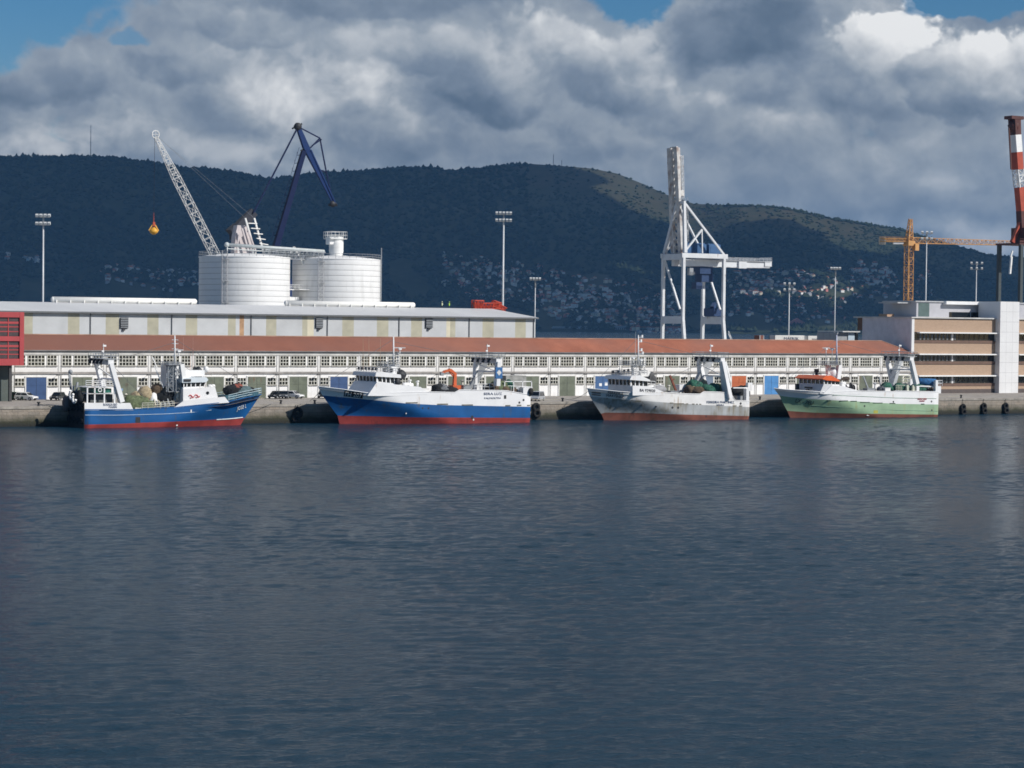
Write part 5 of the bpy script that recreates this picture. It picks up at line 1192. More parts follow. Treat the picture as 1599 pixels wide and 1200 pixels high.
# ---- boat at the left: blue, stern towards us
b1 = Boat('trawler', 'blue trawler with white wheelhouse lying stern left at the left end', 1, (132, 668), 7.8,
          [[(132, 663.5), (180, 662.5), (220, 660.5), (338, 656.5), (382, 653)], [(132, 640.7), (208.7, 640.7), (220, 640), (271, 637.6), (320, 632.5), (358, 628.5), (388, 623), (406, 618)],
           [(132, 640), (208.7, 640), (220, 639.2), (271, 636.8), (320, 631.7), (358, 627.7), (388, 622), (408, 616.5)]], (374, 664), [REDH, BLUEH, BLUEH], deck_drop=.6)
b1.prism('stern_bulwark', [(132, 640.9), (208.6, 640.9), (203.4, 629.6), (132, 629.6)], WHB, -.004, .03); b1.prism('stern_bulwark', [(132, 640.9), (208.6, 640.9), (203.4, 629.6), (132, 629.6)], WHB, .97, 1.0)
p, q = b1.side(132, 640.9), b1.side(132, 629.6); k = MB(); k.box(p.x - .12, p.x + .1, b1.Yn, b1.Yf, p.z - .2, q.z); k.build('transom_bulwark', M('shade-dark plate', (.03, .03, .033), .8, .4, 1), b1.root)  # stern faces away from the sun; its shade is put into the plate colour
for j, f in enumerate((.12, .38, .64, .9)):
    for z in (1.3, 3.3):
        k = MB(); c_ = Vector((b1.X0 - .28, b1.Yn + b1.B * f, z))
        for i in range(12):
            a, e = i / 12 * 6.283, (i + 1) / 12 * 6.283; k.tube(c_ + Vector((0, math.cos(a) * .5, math.sin(a) * .5)), c_ + Vector((0, math.cos(e) * .5, math.sin(e) * .5)), .2, None, 6)
        k.build('stern_tyre', BLACKR, b1.root)
k = MB(); k.box(b1.X0 - .1, b1.X0 - .004, b1.Yn + .05, b1.Yf - .05, -.2, b1.side(132, 641).z - .2); k.build('stern_plate', M('shade-dark stern', (.022, .022, .024), .8, .4, 1), b1.root)  # near-black sheet over the transom, shade painted into its colour
b1.prism('bulwark', [(271, 637.4), (287, 626.2), (351, 619.9), (358, 629), (320, 632.2)], WHB, -.006, .02); b1.prism('bulwark', [(271, 637.4), (287, 626.2), (351, 619.9), (358, 629), (320, 632.2)], WHB, .98, 1.0)
b1.prism('deckhouse', [(286, 630), (286, 607.5), (318, 605.2), (336, 605.2), (340.5, 622), (340, 627)], WHB, .12, .88)
wheelhouse(b1, 'bridge', [(286, 608), (286, 604.8), (320, 603.4), (321, 605.5)], [(284.5, 598.2), (284.5, 591.8), (300, 589.5), (322.5, 589.6), (325.5, 593.5), (322, 597.3)], M('pale blue white', (.66, .72, .76), .5, .08, .5), .16, .84,
           [(287, 605), (287, 598), (321.5, 597), (318.5, 603.6)], [(291.5, 605, 292, 598), (298, 605, 298.5, 597.6), (305, 604.6, 305.5, 597.4), (312, 604.2, 313.5, 597.2), (287, 605, 287, 598), (318.5, 603.6, 321.5, 597)])
b1.prism('funnel_casing', [(263.5, 628), (263.5, 571), (286, 570), (286, 627)], M('grey casing', (.80, .81, .82), .6, .2, .6, rust=.15), .45, .92)
k = MB(); a, c_ = b1.pt(265, 612, .3), b1.pt(286, 571, .3); k.truss((a.x, a.y, a.z), (a.x, a.y, c_.z), .9, .9, 4, .05); k.truss((c_.x - 1, a.y, a.z), (c_.x - 1, a.y, c_.z), .9, .9, 4, .05)
for z in np.linspace(a.z, c_.z, 6): k.bar((a.x, a.y, z), (c_.x, a.y, z), .12)
k.build('lattice_mast', GALV, b1.root)
k = MB(); k.bar(b1.pt(283.5, 569, .2), b1.pt(287.5, 596, .2), .75, .75); k.build('derrick_post', CLEANW, b1.root)
platform(b1, 263, 284, 566, 570.5, .2, .8)
mast(b1, 'mast', 273, 569, 524, .5, .17); radar(b1, 279.5, 549, .5, 1.5)
k = MB(); 
for y in (531, 537, 545, 556): p = b1.pt(273, y, .5); k.bar(p - RH * .5, p + RH * .6, .1)
k.build('mast_light', CLEANW, b1.root)
whips(b1, [(286.3, 549, 527), (301.3, 590, 527), (297, 590, 552)], .5, M('pinkish whip', (.62, .33, .27), .6)); whips(b1, [(305, 590, 566), (313, 590, 572)])
k = MB(); p = b1.pt(300, 588, .4); k.box(p.x - 1.6, p.x + 2, p.y - .8, p.y + .8, p.z, p.z + 1.1); k.blob(p + Vector((2.6, 0, 1.2)), .5, .5, .55, 2, 0, 10, 8); k.build('roof_locker', CLEANW, b1.root)
k = MB(); p = b1.pt(310, 587, .4); k.blob(p + UP * .5, .8, .6, 1.0, 5, .3, 9, 7); k.bar(p + UP * .4 - RH * 1, p + UP * 1.5 - RH * .6, .5); k.build('horn', DARK, b1.root)
k = MB(); p, q = b1.pt(285.8, 596, .155), b1.pt(296.8, 592.2, .155); k.box(p.x, q.x, p.y - .45, p.y, p.z, q.z); k.build('louvre', DARK, b1.root)
b1.ports([(324.2, 614)], DGLASS, .3, .118)
# red wave mark on the deckhouse
k = MB(); Y = b1.Yn + b1.B * .12 - .05
for s0 in ((296, 617.5), (305, 616.9)):
    pts = [onY(s0[0] + u, s0[1] + w_, Y) for u, w_ in ((-1, 1.5), (.6, -.2), (2.6, .3), (4, 2), (5, 3.6), (6.4, 3.2), (6.8, 1.8))]
    k.poly(pts, .10, 5); k.poly([onY(s0[0] + 1.2 + u, s0[1] + 3.4 + w_, Y) for u, w_ in ((-.6, 0), (.6, 1.1), (2, .9))], .08, 5)
k.build('emblem', M('red emblem', (.60, .10, .10), .5), b1.root)
text('ROSALIA RIO', b1.side(161.5, 634.0, -.06), .42, LETB, b1.root, onY(183, 634, b1.Yn).x - onY(161.5, 634, b1.Yn).x); text('MARIN', b1.side(170, 637.6, -.06), .36, LETB, b1.root, onY(182.5, 637, b1.Yn).x - onY(170, 637, b1.Yn).x)
b1.plate('freeing_port', 155, 180, 639.4, 641, M('port dark blue', (.015, .04, .09), .7), .06); b1.plate('discharge_scupper', 211.5, 219, 651.5, 660.5, DARK, .04); b1.ports([(143, 634.4)], DARK, .32)  # freeing port as a dark blue plate
b1.bowtext('JOSE L', 369.5, 641.5, 384, 636.5, .75, LETW)
k = MB(); pts = [b1.surf(a, y)[0] - FH * .03 for a, y in ((133, 648.6), (180, 648.8), (220, 648), (260, 646.8), (300, 644.3), (330, 640.6))]; k.poly(pts, .05, 4); k.build('painted_line', M('pale line', (.55, .66, .75), .6), b1.root)
k = MB(); pts = [b1.surf(a, y)[0] - FH * .03 for a, y in ((338, 655.8), (352, 655), (366, 653.8), (379, 652.4))]; k.poly(pts, .10, 4); k.build('painted_line', LETW, b1.root)
b1.plate('plimsoll_mark', 275, 277.5, 662, 665.5, LETW, .03); b1.plate('draught_mark', 297.5, 299.5, 640, 645, LETW, .03)
# bow rail
k = MB(); tp_ = [v for v in b1.V[-1] if v[0] > b1.side(352, 620).x]
for side in (-1, 1): k.rail([(x, b1.Yc + side * hb * .97, z) for x, hb, z in tp_[::2] + [tp_[-1]]], 1.15, .05, 1.2, 3)
k.build('bow_rail', M('pale blue rail', (.52, .64, .68), .5), b1.root)
k = MB(); k.prism(xz([(352, 618.5), (352, 627), (404, 617.5), (404, 612.5)], b1.Yc - 1.6), b1.Yc - 1.6, b1.Yc + 1.6); k.build('foredeck_gear', M('teal gear', (.05, .13, .17), .8, .6, 1.5), b1.root)
# stern shelter
k = MB(); Ya, Yb = b1.Yn + .3, b1.Yf - .4
for y in (604.5, 614.5): p, q = onY(136, y + 1.2, Ya), onY(181, y, Ya); k.box(p.x, q.x, Ya, Yb, p.z, q.z)
for a in (136.5, 148, 163, 179): 
    for YY in (Ya + .1, Yb - .1): p, q = onY(a, 630, Ya), onY(a, 604.8, Ya); k.box(p.x - .12, p.x + .12, YY - .1, YY + .1, p.z, q.z)
k.rail([(onY(134, 604, Ya).x, Ya, onY(150, 604, Ya).z), (onY(181, 604, Ya).x, Ya, onY(150, 604, Ya).z)], 1.0, .05, 1.1, 3)
k.build('shelter_deck', WHB, b1.root)
k = MB(); p, q = onY(146, 613.6, Ya + .5), onY(174, 607, Ya + .5); k.box(p.x, q.x, Ya + .5, Yb - .5, p.z, q.z); k.build('shelter_window', M('green tinted glass', (.03, .16, .12), .25, .5, 2), b1.root)
k = MB(); p, q = onY(141, 629, Ya + 1.2), onY(176, 616, Ya + 1.2); k.box(p.x, q.x, Ya + 1.2, Yb - .5, p.z, q.z); k.build('work_deck_wall', M('shelter back wall', (.14, .15, .15), .8, .5, 1), b1.root)  # dark grey block at the back of the work deck
gantry(b1, [(172.5, 567), (189.5, 628)], [(157, 567), (157, 600)], None, (.9, 1.35))
b1.plate('leg_band', 184.5, 191, 607, 611, M('blue band', (.22, .33, .50), .6), .55, .055)
k = MB(); p = b1.pt(112, 612, .7); k.bar(b1.pt(111, 611, .8), b1.pt(108, 582, .8), .3); k.blob(b1.pt(110, 581, .8), .4, .4, .4, 1, .1, 8, 6); k.bar(b1.pt(119, 612, .6), b1.pt(121, 597, .6), .3); k.build('stern_davit', GREYP, b1.root)
k = MB(); a, c_ = b1.pt(241, 572, .5), b1.pt(258, 612, .4); k.bar(a, c_, .18); k.bar(b1.pt(238, 558, .5), b1.pt(246, 576, .5), .16); k.build('derrick_boom', CLEANW, b1.root)
k = MB(); a, c_ = b1.side(222, 640), b1.side(262, 638); k.rail([a, b1.side(240, 639.5), b1.side(272, 637)], 1.1, .06, 1.3, 3); k.build('side_rail', M('cream rail', (.62, .60, .50), .6), b1.root)
winch(b1, 233, 634, .4, 1.0, 1.6, M('pale winch', (.60, .56, .44), .6, .3)); winch(b1, 255, 633, .4, .9, 1.4, GREYP)
def NP(b, px, py, f): return b.pt(px, py, f)
net('olive green net heaped amidships on the blue trawler at the left', [(NP(b1, 207, 632, .4), 1.9, 1.6, 1.6, 0), (NP(b1, 219, 633, .4), 1.8, 1.6, 1.7, 0), (NP(b1, 213, 625, .6), 1.2, 1.3, 1.3, 1), (NP(b1, 231, 635, .35), 1.2, 1.2, 1.1, 0)], [GRN2, TAN], seed=3)
net('tan and brown net stack in front of the grey casing of the leftmost trawler', [(NP(b1, 226, 617, .55), 1.4, 1.3, 1.3, 0), (NP(b1, 238, 624, .5), .9, 1.1, 1.3, 1), (NP(b1, 246, 611, .55), 1.4, 1.2, 1.2, 2), (NP(b1, 256, 618, .5), 1.7, 1.3, 1.6, 3), (NP(b1, 246, 622, .6), 1.2, 1.2, 1.2, 3), (NP(b1, 224, 626, .55), 1.2, 1.2, 1.1, 0)], [TAN, CLEANW, BRN, BLK], seed=9)
net('dark net with a reddish top piled on the bow of the leftmost trawler', [(NP(b1, 364, 611, .55), 1.9, 1.4, 1.2, 0), (NP(b1, 378, 611, .5), 2.0, 1.1, .9, 2), (NP(b1, 369, 606, .55), 1.3, 1.0, .8, 1), (NP(b1, 388, 610, .5), 1.2, .9, .7, 0)], [BLK, M('reddish net', (.28, .08, .055), .9, .4, 2), M('grey teal net', (.10, .15, .16), .9, .4, 2)], seed=15)
net('dark net draped over the shade-dark stern of the leftmost trawler', [(Vector((b1.X0 - .2, b1.Yn + b1.B * .25, b1.side(132, 622).z)), .8, 1.2, 1.1, 0), (Vector((b1.X0 - .2, b1.Yn + b1.B * .6, b1.side(132, 627).z)), .9, 1.5, 1.4, 0), (Vector((b1.X0 + .6, b1.Yn + b1.B * .85, b1.side(132, 622).z)), 1.0, 1.0, 1.0, 1), (Vector((b1.X0 - .8, b1.Yn + b1.B * .85, b1.side(132, 632).z)), .6, 1.5, 1.5, 1)], [BLK, M('grey net', (.12, .11, .11), .9, .4, 2)], seed=21)
k = MB()
for f, y in ((.3, 617), (.12, 622)):
    c_ = Vector((b1.X0 - 1.5, b1.Yn + b1.B * f, b1.side(132, y).z))
    for i in range(9):
        a, e = 2.2 + i * .42, 2.2 + (i + 1) * .42; k.tube(c_ + Vector((0, -math.cos(a) * .8, math.sin(a) * .8)), c_ + Vector((0, -math.cos(e) * .8, math.sin(e) * .8)), .2, None, 7)
tag(k.build('float_line', CLEANW), 'white curved floats hanging over the dark stern of the leftmost trawler', 'net float')

# ---- second boat: blue and white, bow left
b2 = Boat('trawler', 'largest trawler, blue below and white above with red waterline, bow towards the left', -1, (828, 658), 9.2,
          [[(828, 653), (736, 652.5), (650, 652.4), (590.7, 651.3), (527, 649.3)], [(828, 635.6), (682, 632.7), (632, 630.2), (594.7, 626.2), (545, 621.5), (503.5, 617.8)],
           [(828, 617), (815, 615), (790, 610.5), (711.5, 609.4), (711, 613.5), (667, 612.5), (577, 614.5), (544, 609), (496.5, 603.8)]], (531, 658.5), [REDH, BLUEH, WHB], deck_drop=.5)
b2.prism('superstructure', [(574, 618.5), (588.7, 597), (613, 598.5), (616, 600.6), (657, 604.6), (667, 612.4), (667, 616), (620, 619)], WHB, 0.0, .985, eps=.03)
wheelhouse(b2, 'bridge', [(589, 598.4), (590, 596.2), (625, 600.4), (624, 603)], [(586, 588.2), (587.5, 582), (597, 580.8), (626, 585.5), (626.5, 590.6)], WHB, .06, .95,
           [(590, 596.6), (588.5, 587.6), (625, 590.5), (625, 600.2)], [(597, 597.4, 596.2, 588.2), (603, 598, 602.5, 588.8), (609.5, 598.8, 609, 589.3), (616, 599.4, 615.6, 589.9), (621, 600, 621, 590.2), (590, 596.6, 588.5, 587.6)], roof_over=.5)
p, q = b2.pt(588, 581, .06), b2.pt(622, 584, .06); Y1 = b2.Yn + b2.B * .95
k = MB(); k.rail([(p.x, p.y, p.z), (q.x, p.y, p.z - .2), (q.x, Y1, p.z - .2), (p.x, Y1, p.z), (p.x, p.y, p.z)], .75, .05, 1, 2); k.build('roof_rail', GALV, b2.root)
k = MB()
for i in range(6): y = p.y + (Y1 - p.y) * (i + .3) / 6; k.blob((p.x + .1, y, p.z + .5), .28, .28, .3, i, 0, 8, 6)
for dx in (2, 3.4, 5): k.blob((p.x + dx, p.y + .8, p.z + .3), .3, .3, .4, 2, .1, 8, 6)
k.build('searchlight', DARK, b2.root)
k = MB(); a = b2.pt(614, 587, .5); k.bar(b2.pt(613.5, 590, .35), b2.pt(613.5, 572, .35), 1.1, .9); k.truss(b2.pt(606, 582, .6), b2.pt(607.5, 570, .6), .8, .8, 4, .06); k.truss(b2.pt(620, 582, .6), b2.pt(619, 570, .6), .8, .8, 4, .06); k.build('mast_house', WHB, b2.root)
platform(b2, 604, 623, 566, 573, .3, .75); mast(b2, 'mast', 614.5, 573, 526, .5, .19); radar(b2, 624.5, 545.5, .5, 2.0); 
k = MB(); p = b2.pt(614.5, 556, .5); k.bar(p, b2.pt(625, 551, .5), .12)
for y in (553, 558, 563): p = b2.pt(614.5, y, .5); k.bar(p - RH * .9, p + RH * .9, .12); k.blob(p + RH * .8, .22, .22, .22, 1, 0, 8, 6)
k.build('crosstree', GREYP, b2.root)
whips(b2, [(562, 600, 550), (606, 575, 552)], .7); whips(b2, [(567, 578, 529), (576, 578, 529), (594, 580, 529)], .6, M('tan whip', (.60, .42, .28), .6))
k = MB(); p = b2.pt(627, 590, .5); k.blob(p + UP * .6, 1.0, .8, .8, 7, .4, 10, 8); k.bar(p - UP * .5 - RH * .4, p + UP * .8, .35); k.blob(b2.pt(621.5, 597, .02), .55, .3, .7, 3, .2, 9, 7); k.build('funnel_top', DARK, b2.root)
b2.bowtext('FH 207', 538.5, 618.0, 564.5, 621.2, .86, LETW)
p0, dv, uv, nv, L_ = b2.last; k = MB(); k.add([p0 - dv * .2 - uv * .15 + nv * e for e in (0, .04)] + [p0 + dv * (L_ + .2) - uv * .15 + nv * e for e in (0, .04)] + [p0 + dv * (L_ + .2) + uv * 1.05 + nv * e for e in (0, .04)] + [p0 - dv * .2 + uv * 1.05 + nv * e for e in (0, .04)],
    [(0, 2, 4, 6), (7, 5, 3, 1), (0, 1, 3, 2), (2, 3, 5, 4), (4, 5, 7, 6), (6, 7, 1, 0)]); k.build('number_board', DARK, b2.root)
PT = M('tan grey port cover', (.20, .19, .15), .8, .4, 2)
for a, c_, y in ((633.5, 652, 630.2), (682.5, 699.5, 632.4), (721, 738.5, 633.6), (789, 797, 634.6), (807, 814, 634.2), (823, 827.5, 634.4)): b2.plate('freeing_port', a, c_, y - 1.9, y + .1, PT, .07)
text('SERA LUZ', b2.side(755.5, 617.0, -.05), .46, LETB, b2.root, 3.9); text('FALMOUTH', b2.side(756.5, 623.4, -.05), .32, LETB, b2.root, 3.4)
b2.plate('anchor_mark', 787, 790.5, 617.5, 623, DARK, .06); b2.ports([(811, 629), (817.5, 625)], DARK, .22); b2.ports([(660, 637.5), (669, 637.8)], DARK, .16)
b2.plate('draught_mark', 633.6, 634.8, 643.5, 647, LETW, .05); b2.plate('outlet', 735.5, 739, 649.5, 654, DARK, .05)
b2.plate('outlet_stain', 738.6, 740.4, 653.5, 657, LETW, .03)
# orange deck crane
ORC = M('orange crane paint', (.60, .12, .035), .5, .2, 1)
cr = thing('deck_crane', 'small orange knuckle boom crane standing on the deck of the largest trawler', 'deck crane', b2.pt(709, 609, .45))
P_ = lambda a, y: b2.pt(a, y, .45)
k = MB(); p, q = P_(703.5, 609), P_(716, 602); k.box(p.x, q.x, p.y - 1, p.y + 1, p.z, q.z); k.build('base', ORC, cr)
k = MB(); k.bar(P_(709.5, 602), P_(710.5, 583), .62, .62, 0, .5, .5); k.build('column', ORC, cr)
k = MB(); k.bar(P_(711.5, 585), P_(703, 578), .45, .5); k.bar(P_(703, 578), P_(693, 581), .4, .45); k.bar(P_(703, 576.5), P_(701, 580), .5); k.bar(P_(693, 581), P_(689, 584), .35); k.tube(P_(709.5, 590), P_(701, 580.5), .13, None, 6); k.build('arm', ORC, cr)
k = MB(); k.bar(P_(690, 582), P_(689.5, 587), .6, .5); k.build('hook', GREYP, cr)
net('black net heap in front of the orange crane on the largest trawler', [(NP(b2, 684, 611, .4), 1.3, 1.5, 1.2, 0), (NP(b2, 692, 611, .4), 1.6, 1.6, 1.2, 1), (NP(b2, 701, 612, .35), 1.8, 1.6, .9, 0), (NP(b2, 686, 607, .5), .9, 1.1, .9, 1)], [BLK, M('grey blue net', (.16, .17, .18), .9, .4, 2)], seed=31)
na, nb, fa, fb, z = gantry(b2, [(777.5, 565), (776, 603)], [(759, 564), (736, 604)], None, (1.1, 1.15), mat=WHB)
k = MB(); a, c_ = b2.pt(765, 561, .9), b2.pt(737, 606, .95); k.bar(b2.pt(757, 565, .9), c_, 1.0, 1.2); k.build('gantry_stay', GREYP, b2.root)
p = na.lerp(nb, .45); k = MB(); k.box(p.x - .72, p.x + .72, p.y - .62, p.y - .4, p.z - 1.1, p.z + 1.0, 0); k.add([(p.x, p.y - .63, p.z - .55), (p.x + .5, p.y - .63, p.z), (p.x, p.y - .63, p.z + .55), (p.x - .5, p.y - .63, p.z)], [(0, 1, 2, 3)], 1); k.build('emblem', [M('emblem blue', (.04, .15, .36), .5), LETW], b2.root)
k = MB(); A_ = lambda a, y, f=.15: b2.pt(a, y, f)
k.rail([A_(741, 609), A_(772, 609)], 1.1, .05, 1.2, 2); k.rail([A_(787, 611), A_(831, 613)], 1.0, .06, 1.5, 1); 
for a in (788, 802, 816, 830): k.bar(A_(a, 612), A_(a, 595), .14)
k.bar(A_(787.5, 596), A_(830.5, 596), .14); k.bar(A_(787.5, 596, .85), A_(830.5, 596, .85), .14); k.build('aft_rail', CLEANW, b2.root)
k = MB(); p, q = A_(790, 608, .5), A_(822, 587, .5); k.box(p.x, q.x, b2.Yn + b2.B * .5, b2.Yn + b2.B * .92, p.z, q.z); k.build('net_drum_house', M('weathered grey mesh', (.33, .33, .31), .8, .35, 1.2), b2.root)
k = MB(); p, q = A_(817, 617, 0), A_(831, 605.3, 0); k.box(p.x, q.x, p.y + .004, p.y + 1.4, p.z, q.z); k.build('stern_post', WHB, b2.root); k = MB(); k.box(p.x, q.x, b2.Yf - 1.4, b2.Yf, p.z, q.z); k.build('stern_post', WHB, b2.root)
k = MB(); p = A_(829, 612, -.02); k.blob(p, .5, .4, .7, 3, .4, 10, 8); k.build('stern_fender', BLACKR, b2.root)
for a in (752, 757, 762): winch(b2, a, 607, .4, .6, .5, GREYP)
net('brown net heap under the stern gantry of the largest trawler', [(NP(b2, 770, 609, .3), 1.7, 1.7, 1.2, 0), (NP(b2, 780, 607, .3), 1.9, 1.7, 1.4, 1), (NP(b2, 786, 610, .2), 1.2, 1.2, .9, 0)], [BRN, GRN2], seed=41)
net('small dark green net behind the stern gantry of the largest trawler', [(NP(b2, 794, 604, .3), 1.0, 1.0, 1.2, 0), (NP(b2, 791, 606, .3), .8, .8, .9, 0)], [GRN], seed=45)
net('dark net scraps on the open stern deck of the largest trawler', [(NP(b2, 800, 612, .3), 1.3, 1.2, .9, 0), (NP(b2, 808, 612, .3), 1.1, 1.2, .9, 1), (NP(b2, 815, 612, .3), 1.0, 1.2, .9, 0)], [BRN, CLEANW], seed=48)

# ---- third boat: grey and white, rusty
b3 = Boat('trawler', 'weathered grey and white trawler with rust streaks, third from the left', -1, (1170, 654), 8.8,
          [[(1170, 650), (1040, 647), (1010, 645.8), (960, 646), (938.5, 646.5)], [(1170, 636), (1096, 632.6), (1040, 628.9), (992, 625.3), (960, 622.6), (921, 619.5)],
           [(1170, 626.5), (1147, 626), (1146, 618), (1128, 613), (1096, 612), (1095, 616), (1072, 615.6), (1037, 613.5), (989, 613.5), (971, 612), (916.5, 606.8)]], (944, 657), [BRNH, GRYH, WHR], deck_drop=.5)
b3.prism('superstructure', [(988, 618), (988, 602.3), (1011, 603.5), (1024, 607), (1037.5, 612.8), (1037.5, 617)], WHB, 0, .985, eps=.03)
b3.prism('bridge_front', [(986, 615), (987, 602.8), (992, 602.6), (992, 615)], M('shade-toned front paint', (.50, .50, .50), .6, .2, .5), .04, .96)  # front turned from the sun, white paint greyed to carry its shade
wheelhouse(b3, 'bridge', [(986, 604.5), (986, 602.2), (1011, 603.4), (1011, 606)], [(983.5, 593.5), (986, 588), (1000, 586.3), (1015, 593.5), (1015.5, 596)], WHB, .05, .95,
           [(986.2, 602.6), (985, 593), (1011, 595), (1011, 603.5)], [(992, 602.8, 991.5, 593.4), (998, 603, 998, 593.9), (1004, 603.2, 1004.4, 594.3), (986.2, 602.6, 985, 593)], roof_over=.6)
p = b3.pt(986, 587, .1); Y1 = b3.Yn + b3.B * .9
k = MB(); k.rail([(p.x, p.y, p.z), (p.x, Y1, p.z), (p.x + 3.6, Y1, p.z + .2), (p.x + 3.6, p.y, p.z + .2), (p.x, p.y, p.z)], .8, .05, .9, 2); k.build('roof_rail', GALV, b3.root)
k = MB(); k.truss(b3.pt(992, 585, .35), b3.pt(990, 570, .35), .8, .8, 5, .07); k.truss(b3.pt(1004, 586, .4), b3.pt(1002, 570, .4), .8, .8, 5, .07); k.bar(b3.pt(990, 572, .3), b3.pt(1004, 585, .3), .1); p, q = b3.pt(994, 588, .5), b3.pt(1009, 580, .5); k.box(p.x, q.x, p.y - 1.5, p.y + 1.5, p.z, q.z); k.build('mast_house', WHR, b3.root)
platform(b3, 985, 1009, 564.5, 571, .25, .8); mast(b3, 'mast', 996.8, 571, 523.5, .5, .17); whips(b3, [(992.3, 560, 518), (968, 583, 572)], .5)
k = MB()
for y, l in ((527, .8), (534, .5), (548, .6), (553, 1.0)): p = b3.pt(997, y, .5); k.bar(p - RH * .2, p + RH * l, .11); k.box(p.x + l * .8, p.x + l * .8 + .3, p.y - .2, p.y + .2, p.z - .1, p.z + .45)
k.build('mast_light', CLEANW, b3.root); radar(b3, 1001, 563, .4, 1.4); radar(b3, 989, 560, .5, 1.0)
k = MB()
for a, y in ((957, 586), (965, 585), (975, 584), (981, 583)): p = b3.pt(a, y, .8); k.tube(p, p + UP * .5, .06, None, 5); k.blob(p + UP * .6, .22, .22, .26, 1, 0, 8, 6)
k.build('searchlight', DARK, b3.root)
k = MB(); k.blob(b3.pt(1015, 588, .4), 1.0, .8, 1.1, 4, .4, 10, 8); k.blob(b3.pt(1018, 593, .4), .9, .8, .9, 5, .4, 10, 8); k.bar(b3.pt(1014, 598, .3), b3.pt(1016, 586, .3), .3); k.build('funnel_top', M('sooty pipe', (.10, .10, .10), .8, .4), b3.root)
k = MB(); A3 = lambda a, y, f=.12: b3.pt(a, y, f)
k.rail([A3(1011, 608), A3(1023, 609)], 1.6, .05, 1, 3); k.build('bridge_wing_rail', CLEANW, b3.root)
text('BA 929020', b3.side(999.2, 611.6, -.07), .55, LETD, b3.root, b3.side(1023, 613).x - b3.side(999.2, 611).x, -.045)
b3.bowtext('FERREIRA', 949, 614.6, 973, 617.4, .52, LETD); b3.bowtext('MARTINEZ', 946.5, 619.0, 974, 622.0, .52, LETD)
text('FERREIRA MARTINEZ', b3.side(1103.5, 630.0, -.05), .48, LETB, b3.root, b3.side(1146.5, 630).x - b3.side(1103.5, 630).x, -.01); text('RIVEIRA', b3.side(1119, 633.6, -.05), .24, LETB, b3.root, b3.side(1130.8, 633).x - b3.side(1119, 633).x)
for a, c_, y in ((1046, 1051.5, 630.3), (1054, 1068, 631.4), (1071, 1074.5, 631.6), (1080.5, 1084.5, 632), (1087, 1089.5, 632.2), (1092, 1095, 632.4), (1144, 1150, 634.8), (1154, 1159, 635)): b3.plate('freeing_port', a, c_, y - 1.5, y + .1, PT, .06)
b3.ports([(1003.5, 632.2), (1025, 634.4), (1050, 636.8), (1059, 637), (1156.5, 630.5)], DARK, .24)
b3.plate('draught_mark', 1102, 1103.2, 648.5, 652, LETD, .05)
k = MB()
for y in (613.2, 616.5): 
    pts = [b3.surf(a, yy)[0] - FH * .05 for a, yy in ((924, y), (931, y + .5), (938, y + 1.2))]; k.poly(pts, .12, 5)
k.build('hawse_pipe', DARK, b3.root)
k = MB(); k.bar(b3.pt(1046, 586.5, .5), b3.pt(1056.5, 613.5, .5), .35); k.bar(b3.pt(1050, 594, .5), b3.pt(1053, 592, .5), .2); k.build('rusty_derrick', M('rusty derrick', (.22, .075, .045), .8, .35, 1.5), b3.root)
k = MB(); c_ = b3.pt(1028.5, 608.5, .2); k.blob(c_, 1.9, .8, .75, 3, .05, 14, 8); k.build('work_dinghy', M('grey dinghy', (.30, .30, .31), .7), b3.root)
k = MB(); k.rail([A3(1012, 611.5, .5), A3(1036, 613, .5)], 1.3, .05, 1.3, 2); k.build('side_rail', CLEANW, b3.root)
k = MB(); p, q = A3(1061, 613, .5), A3(1073, 601, .5); k.box(p.x, q.x, p.y, p.y + 1.5, p.z, q.z); k.build('locker', WHB, b3.root)
na, nb, fa, fb, z = gantry(b3, [(1127.5, 563.5), (1136, 622)], [(1112, 561), (1088, 597)], None, (1.0, 2.5), mat=WHB, f0=.05)
k = MB(); k.bar(b3.pt(1108, 560.5, .92), b3.pt(1089, 600, .95), 1.2, 1.5); k.build('gantry_stay', M('grey stay', (.42, .44, .46), .6, .2), b3.root)
k = MB(); k.bar(b3.pt(1133, 565, .04), b3.pt(1141, 596, .04), .3, .3); k.build('gantry_ladder', CLEANW, b3.root)
k = MB(); p = na.lerp(nb, .74); k.box(p.x - .35, p.x + .35, p.y - .46, p.y - .41, p.z - .6, p.z + .5); k.build('emblem', M('amber emblem', (.38, .20, .10), .6), b3.root)
k = MB(); k.bar(A3(1145, 606, .1), A3(1168, 606, .1), .2); k.bar(A3(1145, 606, .9), A3(1168, 606, .9), .2); k.build('stern_rail', CLEANW, b3.root)
k = MB(); p, q = A3(1165, 636, 0), A3(1170, 607, 0); k.box(p.x, q.x, p.y - .03, p.y + .9, p.z + .6, q.z); k.build('stern_post', WHB, b3.root); k = MB(); k.box(p.x, q.x, b3.Yf - .9, b3.Yf, p.z + .6, q.z); k.build('stern_post', WHB, b3.root)
k = MB(); p, q = A3(1168, 603, .2), A3(1175, 598, .2); k.box(p.x, q.x, p.y, p.y + .8, p.z - 1, q.z); k.build('stern_locker', WHB, b3.root)
net('dark green net drum load beside the rusty derrick of the grey trawler', [(NP(b3, 1081, 604, .4), 1.25, 1.3, 1.3, 0), (NP(b3, 1088, 604, .4), 1.2, 1.3, 1.2, 0), (NP(b3, 1076, 610, .3), 1.0, 1.2, 1.0, 1), (NP(b3, 1090, 611, .2), 1.4, 1.1, .9, 1), (NP(b3, 1083, 611, .3), 1.0, 1.1, .9, 2)], [GRN, BRN, TAN], seed=51)
